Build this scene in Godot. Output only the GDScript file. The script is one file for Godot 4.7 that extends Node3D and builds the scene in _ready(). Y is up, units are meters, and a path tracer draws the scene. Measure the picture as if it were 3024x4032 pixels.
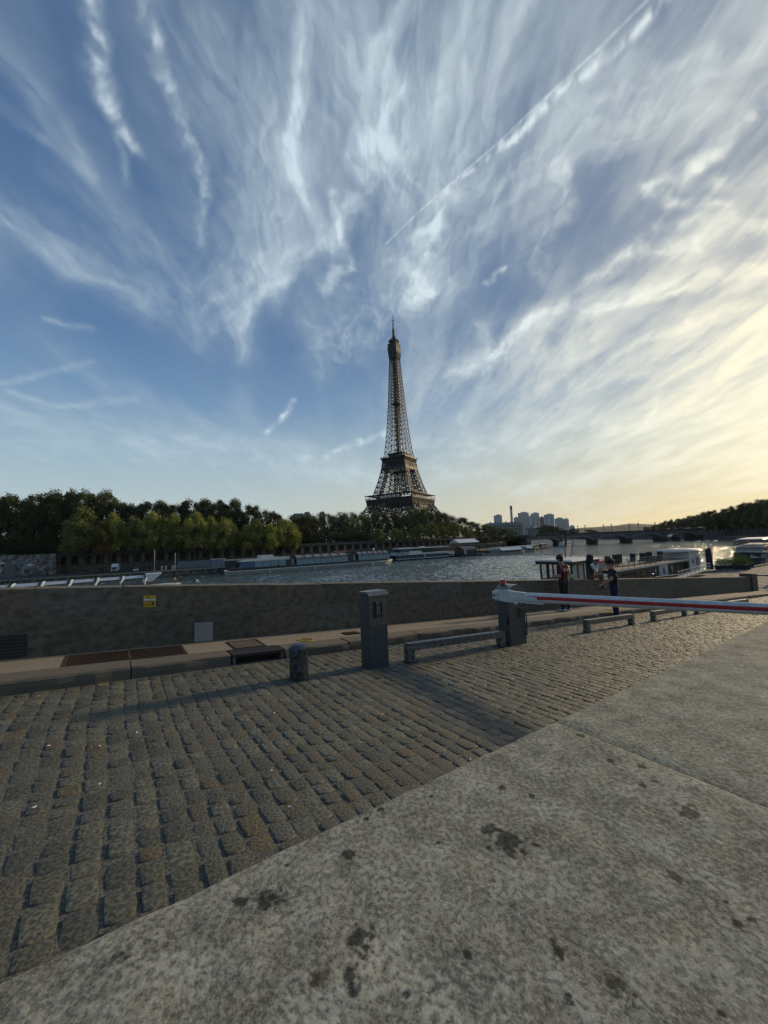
extends Node3D
# Riverside ramp with a cobbled road, a river with moored boats, and an iron lattice tower.
# Frame: the camera is the origin, -z is ahead, x right. Along the ramp: HS (downhill), HT (towards the river).

const WATER := -9.5
const QUAY := -7.0
const FARQUAY := -7.6
const SLOPE := 0.082
const EYE := 1.6
var HS := Vector3(sin(deg_to_rad(54.7)), 0, -cos(deg_to_rad(54.7)))
var HT := Vector3(-cos(deg_to_rad(54.7)), 0, -sin(deg_to_rad(54.7)))
var SUN_BEARING := 53.0
var SUN_HEIGHT := 14.0
var taken := {}
var mats := {}
var tex := {}

# bearing, height pairs in degrees of the streaks of cirrus and vapour trails: kind, half width, strength, points
var STREAKS := [
	["p", 0.76, 0.50, [-38.4, 52.1, -37.5, 49.7, -37.3, 47.8, -36.0, 46.0, -34.7, 44.1, -33.2, 43.4]],
	["p", 0.45, 0.25, [-35.1, 43.3, -34.6, 42.0, -33.9, 40.7]],
	["p", 0.74, 0.42, [-32.8, 53.9, -31.4, 51.6, -30.5, 49.5, -28.5, 47.9, -27.0, 45.8, -25.2, 43.7, -25.0, 41.4, -25.6, 37.7]],
	["s", 1.25, 0.50, [-9.2, 57.8, -10.3, 55.7, -10.8, 53.7, -11.3, 50.9, -12.1, 48.2, -11.6, 45.2, -9.8, 42.8, -8.0, 39.9]],
	["s", 1.99, 0.42, [-8.0, 39.9, -12.0, 37.7, -15.8, 35.2, -18.8, 31.8, -19.7, 26.1]],
	["s", 5.17, 0.36, [-14.1, 51.9, -15.1, 46.1, -14.6, 42.2, -17.4, 36.9, -23.3, 30.2]],
	["s", 2.58, 0.48, [8.3, 57.6, 4.8, 55.3, 3.0, 52.4, 0.4, 48.9, 2.5, 48.1]],
	["s", 3.52, 0.30, [16.8, 55.1, 8.7, 49.8, 5.4, 47.2, -0.1, 44.0]],
	["w", 0.81, 0.50, [-6.0, 43.6, -5.0, 40.6, -3.1, 37.3, -6.2, 36.3, -8.0, 34.6]],
	["w", 1.31, 0.42, [3.9, 47.3, -2.1, 46.0, -4.2, 41.9, -7.6, 39.6]],
	["w", 2.00, 0.50, [11.4, 43.1, 9.5, 39.9, 6.9, 34.9, 5.0, 32.4]],
	["w", 0.77, 0.45, [11.0, 34.8, 8.3, 33.6, 5.5, 32.4]],
	["w", 3.19, 0.32, [10.8, 42.4, 3.8, 36.1, -0.8, 31.6, -6.7, 28.3]],
	["w", 1.86, 0.26, [-4.7, 33.8, -8.1, 28.2, -9.6, 25.3]],
	["c", 0.14, 0.62, [40.8, 49.9, 33.7, 48.9, 27.0, 47.8, 20.3, 46.1, 11.6, 43.5, 6.4, 41.5, 2.2, 39.3]],
	["k", 0.67, 1.00, [41.6, 49.1, 36.8, 48.2, 30.6, 47.7, 24.3, 46.3, 18.1, 45.1]],
	["k", 0.41, 0.70, [18.1, 45.1, 13.4, 43.9, 10.1, 42.5]],
	["w", 2.51, 0.30, [39.8, 45.5, 31.4, 45.1, 28.4, 42.4, 26.7, 38.8, 24.1, 34.3]],
	["s", 4.79, 0.34, [50.7, 42.7, 40.9, 43.4, 30.6, 43.9, 18.4, 41.6, 10.9, 35.0]],
	["s", 2.92, 0.25, [50.1, 38.7, 42.7, 40.5, 33.1, 41.6]],
	["w", 0.44, 0.60, [17.1, 33.7, 18.3, 34.0, 19.7, 34.4]],
	["w", 0.75, 0.62, [46.4, 37.9, 44.6, 37.3, 42.7, 36.9, 40.0, 36.8, 38.0, 36.8]],
	["w", 0.64, 0.50, [38.0, 36.8, 39.8, 35.1, 43.0, 33.2, 44.2, 32.4]],
	["w", 1.09, 0.40, [47.3, 33.4, 44.4, 34.5, 42.1, 36.0]],
	["w", 1.18, 0.62, [48.9, 28.7, 41.5, 30.6, 34.6, 31.4, 30.0, 30.7]],
	["w", 0.70, 0.40, [38.2, 33.2, 41.7, 32.6, 44.8, 30.8]],
	["s", 1.39, 0.70, [48.5, 25.0, 38.9, 27.0, 33.1, 27.4, 22.3, 28.4, 18.6, 25.2, 11.4, 23.5]],
	["s", 1.41, 0.50, [48.2, 22.0, 39.8, 22.7, 32.6, 21.6]],
	["s", 2.60, 0.40, [47.9, 19.0, 38.2, 19.5, 28.1, 18.7]],
	["s", 1.12, 0.35, [15.6, 29.0, 17.0, 25.4, 15.3, 20.9, 12.4, 17.1]],
	["s", 1.21, 0.26, [-47.2, 45.6, -43.2, 43.9, -38.8, 40.6, -33.9, 37.1, -27.4, 32.5, -25.5, 26.4]],
	["s", 0.64, 0.22, [-47.0, 41.6, -42.3, 41.0, -37.8, 39.4]],
	["s", 2.83, 0.30, [-47.0, 32.8, -39.9, 31.9, -31.2, 30.7, -25.5, 27.2]],
	["s", 1.78, 0.22, [-40.1, 39.0, -32.8, 34.9, -26.2, 30.7]],
	["s", 0.44, 0.28, [-46.1, 17.8, -40.1, 20.9, -37.7, 22.3]],
	["s", 0.56, 0.34, [-44.7, 17.3, -40.5, 16.6, -33.2, 18.8]],
	["s", 2.43, 0.26, [-46.1, 15.1, -37.4, 14.5, -27.4, 13.9, -12.0, 12.9]],
	["s", 0.42, 0.20, [-41.9, 25.5, -37.6, 25.7]],
	["w", 0.44, 0.62, [-13.0, 20.4, -14.4, 18.4, -16.9, 15.9]],
	["w", 0.61, 0.62, [-8.3, 13.1, -3.0, 14.5, 0.9, 15.8]],
	["c", 0.14, 0.50, [24.1, 12.3, 21.3, 11.0, 18.4, 9.3]],
	["w", 0.93, 0.45, [37.0, 16.4, 35.4, 13.8, 29.7, 12.5]],
	["s", 2.07, 0.30, [47.3, 12.4, 30.2, 11.6, 8.7, 11.2]],
	["s", 1.14, 0.34, [46.8, 7.0, 35.8, 7.7, 24.3, 7.2]],
	["s", 1.75, 0.30, [-8.7, 9.9, 8.6, 9.9, 26.9, 3.8]],
	["s", 2.04, 0.30, [-17.9, 11.8, -5.3, 9.1, 5.0, 7.3]],
	["h", 4.06, 0.85, [34.4, 39.2, 28.5, 36.1, 21.5, 33.2, 15.8, 36.2]],
	["h", 3.55, 0.70, [-47.1, 25.5, -35.2, 24.3, -17.7, 24.2, -4.1, 22.9]],
	["h", 2.33, 0.70, [-12.0, 35.5, -14.9, 30.6, -17.6, 26.5]],
	["h", 1.22, 0.60, [-41.7, 48.6, -39.4, 46.1, -31.3, 40.3]],
	["h", 1.73, 0.50, [-22.4, 45.0, -25.0, 33.9]],
	["h", 2.19, 0.50, [4.4, 44.6, -0.2, 41.9]],
	["s", 7.20, 0.34, [-6.5, 55.9, 0.5, 50.3, 7.3, 43.6]],
	["s", 7.27, 0.34, [19.4, 54.1, 14.9, 47.3, 8.3, 39.1]],
	["s", 5.79, 0.25, [-26.1, 52.4, -17.2, 45.8]],
	["s", 3.82, 0.30, [-45.3, 11.9, -32.7, 12.0, -15.4, 11.2, -1.8, 9.7]],
	["s", 2.36, 0.30, [5.4, 14.1, 21.9, 14.4, 35.4, 13.8]],
]

class MB:
	var v := PackedVector3Array()
	var n := PackedVector3Array()
	var c := PackedColorArray()
	var u := PackedVector2Array()
	var col := Color(1, 1, 1)
	var use_col := false
	var use_uv := false
	func put(p: Vector3, m: Vector3, w := Vector2.ZERO) -> void:
		v.push_back(p)
		n.push_back(m)
		c.push_back(col)
		u.push_back(w)
	func tri_n(a: Vector3, b: Vector3, d: Vector3, na: Vector3, nb: Vector3, nd: Vector3) -> void:
		if (d - a).cross(b - a).dot(na + nb + nd) >= 0.0:
			put(a, na)
			put(b, nb)
			put(d, nd)
		else:
			put(a, na)
			put(d, nd)
			put(b, nb)
	func tri(a: Vector3, b: Vector3, d: Vector3) -> void:
		var m := (d - a).cross(b - a).normalized()
		put(a, m)
		put(b, m)
		put(d, m)
	func tri_to(a: Vector3, b: Vector3, d: Vector3, way: Vector3) -> void:
		var m := (d - a).cross(b - a).normalized()
		if m.dot(way) < 0.0:
			tri(a, d, b)
		else:
			tri(a, b, d)
	func quad(a: Vector3, b: Vector3, d: Vector3, e: Vector3, way: Vector3) -> void:
		tri_to(a, b, d, way)
		tri_to(a, d, e, way)
	func quad_uv(a: Vector3, b: Vector3, d: Vector3, e: Vector3, ua: Vector2, ub: Vector2, ud: Vector2, ue: Vector2, way: Vector3) -> void:
		use_uv = true
		var m := (d - a).cross(b - a).normalized()
		if m.dot(way) < 0.0:
			m = -m
			put(a, m, ua)
			put(d, m, ud)
			put(b, m, ub)
			put(a, m, ua)
			put(e, m, ue)
			put(d, m, ud)
		else:
			put(a, m, ua)
			put(b, m, ub)
			put(d, m, ud)
			put(a, m, ua)
			put(d, m, ud)
			put(e, m, ue)
	func hexa(p: Array) -> void: # 0-3 bottom ring, 4-7 top ring
		var mid := Vector3.ZERO
		for q in p:
			mid += q
		mid /= 8.0
		for f in [[0, 1, 2, 3], [4, 5, 6, 7], [0, 1, 5, 4], [1, 2, 6, 5], [2, 3, 7, 6], [3, 0, 4, 7]]:
			var w: Vector3 = (p[f[0]] + p[f[1]] + p[f[2]] + p[f[3]]) / 4.0 - mid
			quad(p[f[0]], p[f[1]], p[f[2]], p[f[3]], w)
	func box(at: Vector3, size: Vector3, b := Basis()) -> void:
		var h := size / 2.0
		var p := []
		for y in [-1, 1]:
			for q in [[-1, -1], [1, -1], [1, 1], [-1, 1]]:
				p.push_back(at + b * Vector3(q[0] * h.x, y * h.y, q[1] * h.z))
		hexa(p)
	func beam(a: Vector3, b: Vector3, w: float, t := -1.0) -> void: # a closed square beam
		var d := (b - a).normalized()
		var s := d.cross(Vector3.UP)
		if s.length() < 0.01:
			s = Vector3.RIGHT
		s = s.normalized() * w / 2.0
		var r := s.cross(d).normalized() * (w if t < 0 else t) / 2.0
		hexa([a - s - r, a + s - r, a + s + r, a - s + r, b - s - r, b + s - r, b + s + r, b - s + r])
	func tube(pts: Array, radii: Array, sides := 8, caps := true) -> void:
		var rings := []
		var ns := []
		var side := Vector3.ZERO
		for i in pts.size():
			var d: Vector3 = (pts[mini(i + 1, pts.size() - 1)] - pts[maxi(i - 1, 0)]).normalized()
			if side == Vector3.ZERO:
				side = d.cross(Vector3.UP)
				if side.length() < 0.05:
					side = d.cross(Vector3.RIGHT)
			side = (side - d * side.dot(d)).normalized()
			var o := d.cross(side)
			var ring := []
			var nr := []
			for j in sides:
				var a := TAU * j / sides
				var w := side * cos(a) + o * sin(a)
				nr.push_back(w)
				ring.push_back(pts[i] + w * float(radii[i]))
			rings.push_back(ring)
			ns.push_back(nr)
		for i in pts.size() - 1:
			for j in sides:
				var k := (j + 1) % sides
				tri_n(rings[i][j], rings[i][k], rings[i + 1][k], ns[i][j], ns[i][k], ns[i + 1][k])
				tri_n(rings[i][j], rings[i + 1][k], rings[i + 1][j], ns[i][j], ns[i + 1][k], ns[i + 1][j])
		if caps:
			for e in [0, pts.size() - 1]:
				var way: Vector3 = (pts[1] - pts[0]) * -1.0 if e == 0 else pts[e] - pts[e - 1]
				for j in range(1, sides - 1):
					tri_to(rings[e][0], rings[e][j], rings[e][j + 1], way)
	func lathe(at: Vector3, prof: Array, sides := 24, smooth := true, squash := Vector3.ONE) -> void: # prof: Vector2(radius, height)
		for i in prof.size() - 1:
			var a: Vector2 = prof[i]
			var b: Vector2 = prof[i + 1]
			var t := (b - a).normalized()
			for j in sides:
				var p := []
				var m := []
				for q in [[a, j], [a, j + 1], [b, j + 1], [b, j]]:
					var g: float = TAU * q[1] / sides
					var r: Vector2 = q[0]
					p.push_back(at + Vector3(cos(g) * r.x, r.y, sin(g) * r.x) * squash)
					var h: float = g if smooth else TAU * (j + 0.5) / sides
					m.push_back(Vector3(cos(h) * t.y, -t.x, sin(h) * t.y))
				if a.x > 1e-5:
					tri_n(p[0], p[1], p[2], m[0], m[1], m[2])
				if b.x > 1e-5:
					tri_n(p[0], p[2], p[3], m[0], m[2], m[3])
	func blob(at: Vector3, r: Vector3, rings := 6, sides := 10) -> void:
		var prof := []
		for i in rings + 1:
			var a := PI * i / rings - PI / 2
			prof.push_back(Vector2(cos(a), sin(a)))
		for i in rings:
			for j in sides:
				var p := []
				var m := []
				for q in [[i, j], [i, j + 1], [i + 1, j + 1], [i + 1, j]]:
					var g: float = TAU * q[1] / sides
					var f: Vector2 = prof[q[0]]
					var w := Vector3(cos(g) * f.x, f.y, sin(g) * f.x)
					p.push_back(at + w * r)
					m.push_back((w / r).normalized())
				tri_n(p[0], p[1], p[2], m[0], m[1], m[2])
				tri_n(p[0], p[2], p[3], m[0], m[2], m[3])
	func prism(poly: PackedVector2Array, org: Vector3, ax: Vector3, ay: Vector3, depth: Vector3) -> void: # an outline pushed along depth
		var id := Geometry2D.triangulate_polygon(poly)
		var p := []
		var mid := Vector3.ZERO
		for q in poly:
			p.push_back(org + ax * q.x + ay * q.y)
			mid += p[-1]
		for i in range(0, id.size(), 3):
			tri_to(p[id[i]], p[id[i + 1]], p[id[i + 2]], -depth)
			tri_to(p[id[i]] + depth, p[id[i + 1]] + depth, p[id[i + 2]] + depth, depth)
		var cw := 1.0 if Geometry2D.is_polygon_clockwise(poly) else -1.0
		for i in poly.size():
			var k := (i + 1) % poly.size()
			var e := poly[k] - poly[i]
			var out2 := Vector2(-e.y, e.x) * cw
			quad(p[i], p[k], p[k] + depth, p[i] + depth, ax * out2.x + ay * out2.y)
	func mesh() -> ArrayMesh:
		var a := []
		a.resize(Mesh.ARRAY_MAX)
		a[Mesh.ARRAY_VERTEX] = v
		a[Mesh.ARRAY_NORMAL] = n
		if use_col:
			a[Mesh.ARRAY_COLOR] = c
		if use_uv:
			a[Mesh.ARRAY_TEX_UV] = u
		var m := ArrayMesh.new()
		m.add_surface_from_arrays(Mesh.PRIMITIVE_TRIANGLES, a)
		return m

func numbered(called: String) -> String:
	if not taken.has(called):
		taken[called] = 0
		return called
	taken[called] += 1
	return "%s_%03d" % [called, taken[called]]

func tag(o: Node3D, label: String, category := "", group := "", kind := "") -> Node3D:
	if label:
		o.set_meta("label", label)
	if category:
		o.set_meta("category", category)
	if group:
		o.set_meta("group", group)
	if kind:
		o.set_meta("kind", kind)
	return o

func thing(called: String, label: String, category: String, at := Vector3.ZERO, turn := 0.0, group := "") -> Node3D:
	var o := Node3D.new()
	o.name = numbered(called)
	add_child(o)
	o.position = at
	o.rotation.y = turn
	return tag(o, label, category, group)

func part(m: MB, called: String, mat: Material, parent: Node3D = null) -> MeshInstance3D:
	var o := MeshInstance3D.new()
	o.mesh = m.mesh()
	o.material_override = mat
	if parent == null:
		o.name = numbered(called)
		add_child(o)
	else:
		o.name = called
		parent.add_child(o, true)
	return o

func inst(me: Mesh, called: String, mat: Material, parent: Node3D, at := Vector3.ZERO, b := Basis()) -> MeshInstance3D:
	var o := MeshInstance3D.new()
	o.mesh = me
	o.material_override = mat
	o.name = called
	parent.add_child(o, true)
	o.transform = Transform3D(b, at)
	return o

func structure(m: MB, called: String, mat: Material, label := "") -> MeshInstance3D:
	var o := part(m, called, mat)
	tag(o, label, "", "", "structure")
	return o

func copy(o: Node3D, label: String, at: Vector3, turn := 0.0, base_name := "") -> Node3D:
	var d: Node3D = o.duplicate()
	d.name = numbered(base_name)
	add_child(d)
	d.position = at
	d.rotation.y = turn
	d.set_meta("label", label)
	return d

func rp(s: float, t: float, h := 0.0) -> Vector3: # a point on (h above) the ramp
	return HS * s + HT * t + Vector3(0, -EYE - SLOPE * s + h, 0)

func rbox(m: MB, s0: float, s1: float, t0: float, t1: float, h0: float, h1: float) -> void:
	m.hexa([rp(s0, t0, h0), rp(s1, t0, h0), rp(s1, t1, h0), rp(s0, t1, h0), rp(s0, t0, h1), rp(s1, t0, h1), rp(s1, t1, h1), rp(s0, t1, h1)])

func along(bearing: float) -> float: # the turn that lays local x along a bearing
	return deg_to_rad(90.0 - bearing)

func ordinal(i: int) -> String:
	var w := ["first", "second", "third", "fourth", "fifth", "sixth", "seventh", "eighth", "ninth", "tenth", "eleventh", "twelfth", "thirteenth", "fourteenth", "fifteenth", "sixteenth", "seventeenth", "eighteenth", "nineteenth", "twentieth"]
	if i < 20:
		return w[i]
	var tens := ["twenty", "thirty", "forty", "fifty", "sixty", "seventy", "eighty", "ninety"]
	if i % 10 == 9:
		return ["twentieth", "thirtieth", "fortieth", "fiftieth", "sixtieth", "seventieth"][i / 10 - 1]
	return tens[(i + 1) / 10 - 2] + "-" + w[(i + 1) % 10 - 1]

# ---------------------------------------------------------------- materials
func noise(freq: float, octaves := 4, rnd := 1, kind := FastNoiseLite.TYPE_SIMPLEX_SMOOTH) -> FastNoiseLite:
	var f := FastNoiseLite.new()
	f.noise_type = kind
	f.frequency = freq
	f.fractal_octaves = octaves
	f.seed = rnd
	return f

func gray_tex(called: String, size: int, freq: float, octaves: int, rnd: int, lo: float, hi: float, contrast := 1.0, kind := FastNoiseLite.TYPE_SIMPLEX_SMOOTH) -> ImageTexture:
	if tex.has(called):
		return tex[called]
	var im := noise(freq, octaves, rnd, kind).get_seamless_image(size, size, false, false, 0.15, true)
	im.convert(Image.FORMAT_L8)
	var d := im.get_data()
	for i in d.size():
		var x := clampf((d[i] / 255.0 - 0.5) * contrast + 0.5, 0, 1)
		d[i] = int(255.0 * lerpf(lo, hi, x))
	tex[called] = ImageTexture.create_from_image(Image.create_from_data(size, size, false, Image.FORMAT_L8, d))
	return tex[called]

func lin(r: float, g: float, b: float) -> Color:
	return Color(r, g, b).linear_to_srgb()

# base colour r, g, b are real-world (linear) reflectances
func mat(called: String, r: float, g: float, b: float, rough := 0.8, metal := 0.0, mottle := "", scale := 1.0, relief := 0.0) -> StandardMaterial3D:
	if mats.has(called):
		return mats[called]
	var m := StandardMaterial3D.new()
	m.resource_name = called
	m.albedo_color = lin(r, g, b)
	m.roughness = rough
	m.metallic = metal
	if mottle:
		m.albedo_texture = tex[mottle]
		m.uv1_triplanar = true
		m.uv1_world_triplanar = true
		m.uv1_scale = Vector3.ONE * scale
		if relief > 0.0:
			m.heightmap_enabled = true
			m.heightmap_texture = tex[mottle]
			m.heightmap_scale = relief
	mats[called] = m
	return m

func glass(called: String, r: float, g: float, b: float, alpha: float) -> StandardMaterial3D:
	if mats.has(called):
		return mats[called]
	var m := StandardMaterial3D.new()
	var k := lin(r, g, b)
	k.a = alpha
	m.albedo_color = k
	m.transparency = BaseMaterial3D.TRANSPARENCY_ALPHA
	m.roughness = 0.03
	m.metallic_specular = 0.6
	mats[called] = m
	return m

# ---------------------------------------------------------------- sky
const SW := 3072
const SH := 1536
var sky_rows := []
var nA: FastNoiseLite
var nB: FastNoiseLite
var nC: FastNoiseLite
var nD: FastNoiseLite
var nE: FastNoiseLite
var segs := []

func chart(bearing: float, height: float) -> Vector2:
	var a := deg_to_rad(bearing)
	var e := deg_to_rad(height)
	var k := cos(e) / (1.0 + sin(e))
	return Vector2(sin(a) * k, -cos(a) * k)

func clear_sky(h: float) -> Vector3:
	var st := [[0.0, 0.52, 0.61, 0.61], [6.0, 0.45, 0.57, 0.60], [12.0, 0.30, 0.45, 0.565], [19.0, 0.15, 0.285, 0.475], [27.0, 0.09, 0.19, 0.365], [45.0, 0.062, 0.135, 0.28], [60.0, 0.055, 0.115, 0.235], [90.0, 0.04, 0.10, 0.22]]
	for i in st.size() - 1:
		if h <= st[i + 1][0]:
			var t: float = (h - st[i][0]) / (st[i + 1][0] - st[i][0])
			t = clampf(t, 0, 1)
			return Vector3(lerpf(st[i][1], st[i + 1][1], t), lerpf(st[i][2], st[i + 1][2], t), lerpf(st[i][3], st[i + 1][3], t))
	return Vector3(0.05, 0.11, 0.25)

func sky_row(y: int) -> void:
	var row := PackedFloat32Array()
	row.resize(SW * 3)
	var h := 90.0 - (y + 0.5) * 180.0 / SH
	var e := deg_to_rad(h)
	var ce := cos(e)
	var se := sin(e)
	var k := ce / (1.0 + se)
	var clear := clear_sky(h)
	var sb := deg_to_rad(SUN_BEARING)
	var sh := deg_to_rad(SUN_HEIGHT)
	var sun := Vector3(sin(sb) * cos(sh), sin(sh), -cos(sb) * cos(sh))
	var dens := PackedFloat32Array()
	dens.resize(SW)
	var hole := PackedFloat32Array()
	hole.resize(SW)
	# streaks: only where they pass
	for g in segs:
		if h < g.lo or h > g.hi:
			continue
		var x0: int = int(floor(g.west / 360.0 * SW))
		var x1: int = int(ceil(g.east / 360.0 * SW))
		var ab: Vector2 = g.b - g.a
		var len2 := maxf(ab.length_squared(), 1e-9)
		var length := sqrt(len2)
		var dir := ab / length
		var nor := Vector2(-dir.y, dir.x)
		var w: float = g.w
		for x in range(x0, x1 + 1):
			var a := TAU * (x + 0.5) / SW
			var p := Vector2(sin(a) * k, -cos(a) * k)
			var wob: float = {"p": 0.45, "w": 0.55, "s": 0.3, "k": 0.25, "c": 0.0, "h": 0.6}[g.kind]
			if wob > 0.0:
				p += Vector2(nD.get_noise_2d(p.x * 420.0, p.y * 420.0), nD.get_noise_2d(p.x * 420.0 + 77.0, p.y * 420.0)) * minf(w, 0.022) * wob * 2.2
				p += Vector2(nA.get_noise_2d(p.x * 900.0, p.y * 900.0), nB.get_noise_2d(p.x * 900.0, p.y * 900.0)) * 0.004 * minf(1.0, wob * 2.0)
			var t := (p - g.a as Vector2).dot(dir)
			var over := maxf(maxf(-t, t - length), 0.0)
			var dq: float = sqrt(pow((p - g.a as Vector2).dot(nor), 2.0) + over * over) / w
			if dq > 2.2:
				continue
			var f := exp(-dq * dq * 1.1)
			var l: float = (g.run + t) 
			var s: float = (p - g.a as Vector2).dot(nor)
			var tx := 1.0
			if g.kind == "p":
				tx = 0.45 + 0.85 * maxf(0.0, nE.get_noise_2d(p.x * 620.0 + p.y * 300.0, p.y * 980.0 - p.x * 400.0) + 0.3)
				f = exp(-dq * dq * 0.8)
			elif g.kind == "w":
				tx = 0.45 + 1.0 * maxf(0.0, nE.get_noise_2d(l * 480.0, s * 620.0 + g.run * 99.0) + 0.28)
				f = exp(-dq * dq * 0.8)
			elif g.kind == "s":
				tx = 0.5 + 0.8 * maxf(0.0, nC.get_noise_2d(l * 130.0, s * 700.0 + g.w * 7000.0) + 0.4)
			elif g.kind == "k":
				tx = maxf(0.0, nE.get_noise_2d(l * 760.0 - s * 300.0, s * 520.0) + 0.55) * 1.1
				if s > 0.0:
					f *= exp(-s / w)
			elif g.kind == "c":
				tx = 0.75 + 0.5 * nC.get_noise_2d(l * 1500.0, 3.0)
			var xi := posmod(x, SW)
			if g.kind == "h":
				hole[xi] = maxf(hole[xi], g.o * f)
				continue
			var val: float = g.o * f * tx
			dens[xi] = maxf(dens[xi], val) + 0.35 * minf(dens[xi], val)
	for x in SW:
		var a := TAU * (x + 0.5) / SW
		var d := Vector3(sin(a) * ce, se, -cos(a) * ce)
		var gam := rad_to_deg(acos(clampf(d.dot(sun), -1, 1)))
		var q := Vector2(d.x, d.z) / (se + 0.16)
		var wx := nD.get_noise_2d(q.x * 38.0, q.y * 30.0)
		var n1 := nD.get_noise_2d(q.x * 58.0 + wx * 6.0, q.y * 17.0 + 31.0)
		var n2 := nB.get_noise_2d(q.x * 95.0 + wx * 8.0, q.y * 26.0 + wx * 6.0)
		var n3 := nC.get_noise_2d(q.x * 250.0 + n2 * 22.0, q.y * 85.0 + n2 * 14.0)
		var n4 := nE.get_noise_2d(q.x * 560.0 + n3 * 30.0, q.y * 190.0)
		var fib := 1.0 + 0.7 * n2 + 0.27 * n3 + 0.16 * n4
		var near := exp(-gam / 30.0)
		var veil := clampf((n1 + 0.02 + near * 0.7) * 1.15, 0.0, 1.0) * 0.42 * fib
		veil += near * 0.62 * clampf(0.58 + 1.3 * n2 + 0.45 * n3 + 0.2 * n4, 0, 1.35)
		veil *= lerpf(1.0, 0.6, smoothstep(50.0, 110.0, gam))
		veil *= 1.0 - hole[x]
		veil += 0.02
		var low := exp(-h / 8.0)
		veil *= 1.0 - 0.3 * low
		var st := dens[x] * clampf(0.95 + 0.4 * n2 + 0.28 * n3 + 0.24 * n4, 0.2, 1.6)
		var cov := 1.0 - (1.0 - clampf(veil, 0, 0.9)) * (1.0 - clampf(st, 0, 0.88))
		var warm := exp(-pow(gam / 25.0, 1.6))
		var base := clear
		base = base.lerp(Vector3(0.74, 0.60, 0.34), clampf(low * 1.35 * exp(-gam * gam / 3000.0), 0, 1))
		base += Vector3(0.80, 0.66, 0.33) * exp(-gam / 13.0)
		var cl := Vector3(0.425, 0.515, 0.57) * (1.0 + 0.42 * clampf(st, 0, 1) + 0.55 * exp(-gam / 38.0))
		cl = cl.lerp(Vector3(1.14, 1.05, 0.78), clampf(warm * 1.25, 0, 1))
		cl = cl.lerp(base * 1.18, low * 0.55)
		var o := base.lerp(cl, cov)
		row[x * 3] = o.x
		row[x * 3 + 1] = o.y
		row[x * 3 + 2] = o.z
	sky_rows[y] = row

func build_sky() -> Image:
	nA = noise(0.05, 4, 11)
	nB = noise(0.05, 4, 12)
	nC = noise(0.06, 4, 13)
	nD = noise(0.03, 3, 14)
	nE = noise(0.06, 5, 15)
	for k in STREAKS:
		var p: Array = k[3]
		var run := 0.0
		for i in range(0, p.size() - 2, 2):
			var a := chart(p[i], p[i + 1])
			var b := chart(p[i + 2], p[i + 3])
			var mid: float = (p[i + 1] + p[i + 3]) / 2.0
			var w: float = deg_to_rad(k[1]) / (1.0 + sin(deg_to_rad(mid))) * 0.85
			var reach: float = k[1] * 3.2 + 1.0
			var wide: float = reach / cos(deg_to_rad(minf(75.0, maxf(p[i + 1], p[i + 3]) + reach)))
			segs.push_back({"kind": k[0], "w": w, "o": k[2], "a": a, "b": b, "run": run, "lo": minf(p[i + 1], p[i + 3]) - reach, "hi": maxf(p[i + 1], p[i + 3]) + reach, "west": minf(p[i], p[i + 2]) - wide, "east": maxf(p[i], p[i + 2]) + wide})
			run += a.distance_to(b)
	var rows := SH / 2 + 2
	sky_rows.resize(SH)
	var task := WorkerThreadPool.add_group_task(sky_row, rows)
	WorkerThreadPool.wait_for_group_task_completion(task)
	var all := PackedFloat32Array()
	for y in rows:
		all.append_array(sky_rows[y])
	var below := PackedFloat32Array()
	below.resize(SW * 3)
	for x in SW:
		below[x * 3] = 0.16
		below[x * 3 + 1] = 0.17
		below[x * 3 + 2] = 0.16
	for y in range(rows, SH):
		all.append_array(below)
	return Image.create_from_data(SW, SH, false, Image.FORMAT_RGBF, all.to_byte_array())

func setup_view() -> void:
	var cam := Camera3D.new()
	cam.name = "camera"
	add_child(cam)
	var pitch := deg_to_rad(4.4)
	var roll := deg_to_rad(2.4)
	var f := Vector3(0, sin(pitch), -cos(pitch))
	var up := Vector3.RIGHT.cross(f)
	var r := Vector3.RIGHT * cos(roll) - up * sin(roll)
	cam.transform = Transform3D(Basis(r, r.cross(f), -f), Vector3.ZERO)
	cam.fov = rad_to_deg(2.0 * atan(2016.0 / 1514.0))
	cam.near = 0.05
	cam.far = 20000.0
	cam.current = true
	var env := Environment.new()
	env.background_mode = Environment.BG_SKY
	var sm := PanoramaSkyMaterial.new()
	sm.panorama = ImageTexture.create_from_image(build_sky())
	sm.filter = true
	var sk := Sky.new()
	sk.sky_material = sm
	env.sky = sk
	env.tonemap_mode = Environment.TONE_MAPPER_LINEAR
	env.tonemap_exposure = 1.0
	env.fog_enabled = true
	env.fog_density = 0.00002
	env.fog_light_color = Color(0.80, 0.86, 0.92)
	env.sdfgi_enabled = true
	env.ssao_enabled = true
	env.ssil_enabled = true
	var we := WorldEnvironment.new()
	we.name = "world_environment"
	we.environment = env
	add_child(we)
	var sun := DirectionalLight3D.new()
	sun.name = "sun"
	var b := deg_to_rad(SUN_BEARING)
	var e := deg_to_rad(SUN_HEIGHT)
	var to := Vector3(sin(b) * cos(e), sin(e), -cos(b) * cos(e))
	add_child(sun)
	sun.look_at_from_position(Vector3.ZERO, -to, Vector3.UP)
	sun.light_color = Color(1.0, 0.89, 0.72)
	sun.light_energy = 1.05
	sun.light_angular_distance = 3.0
	sun.shadow_enabled = true

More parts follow.
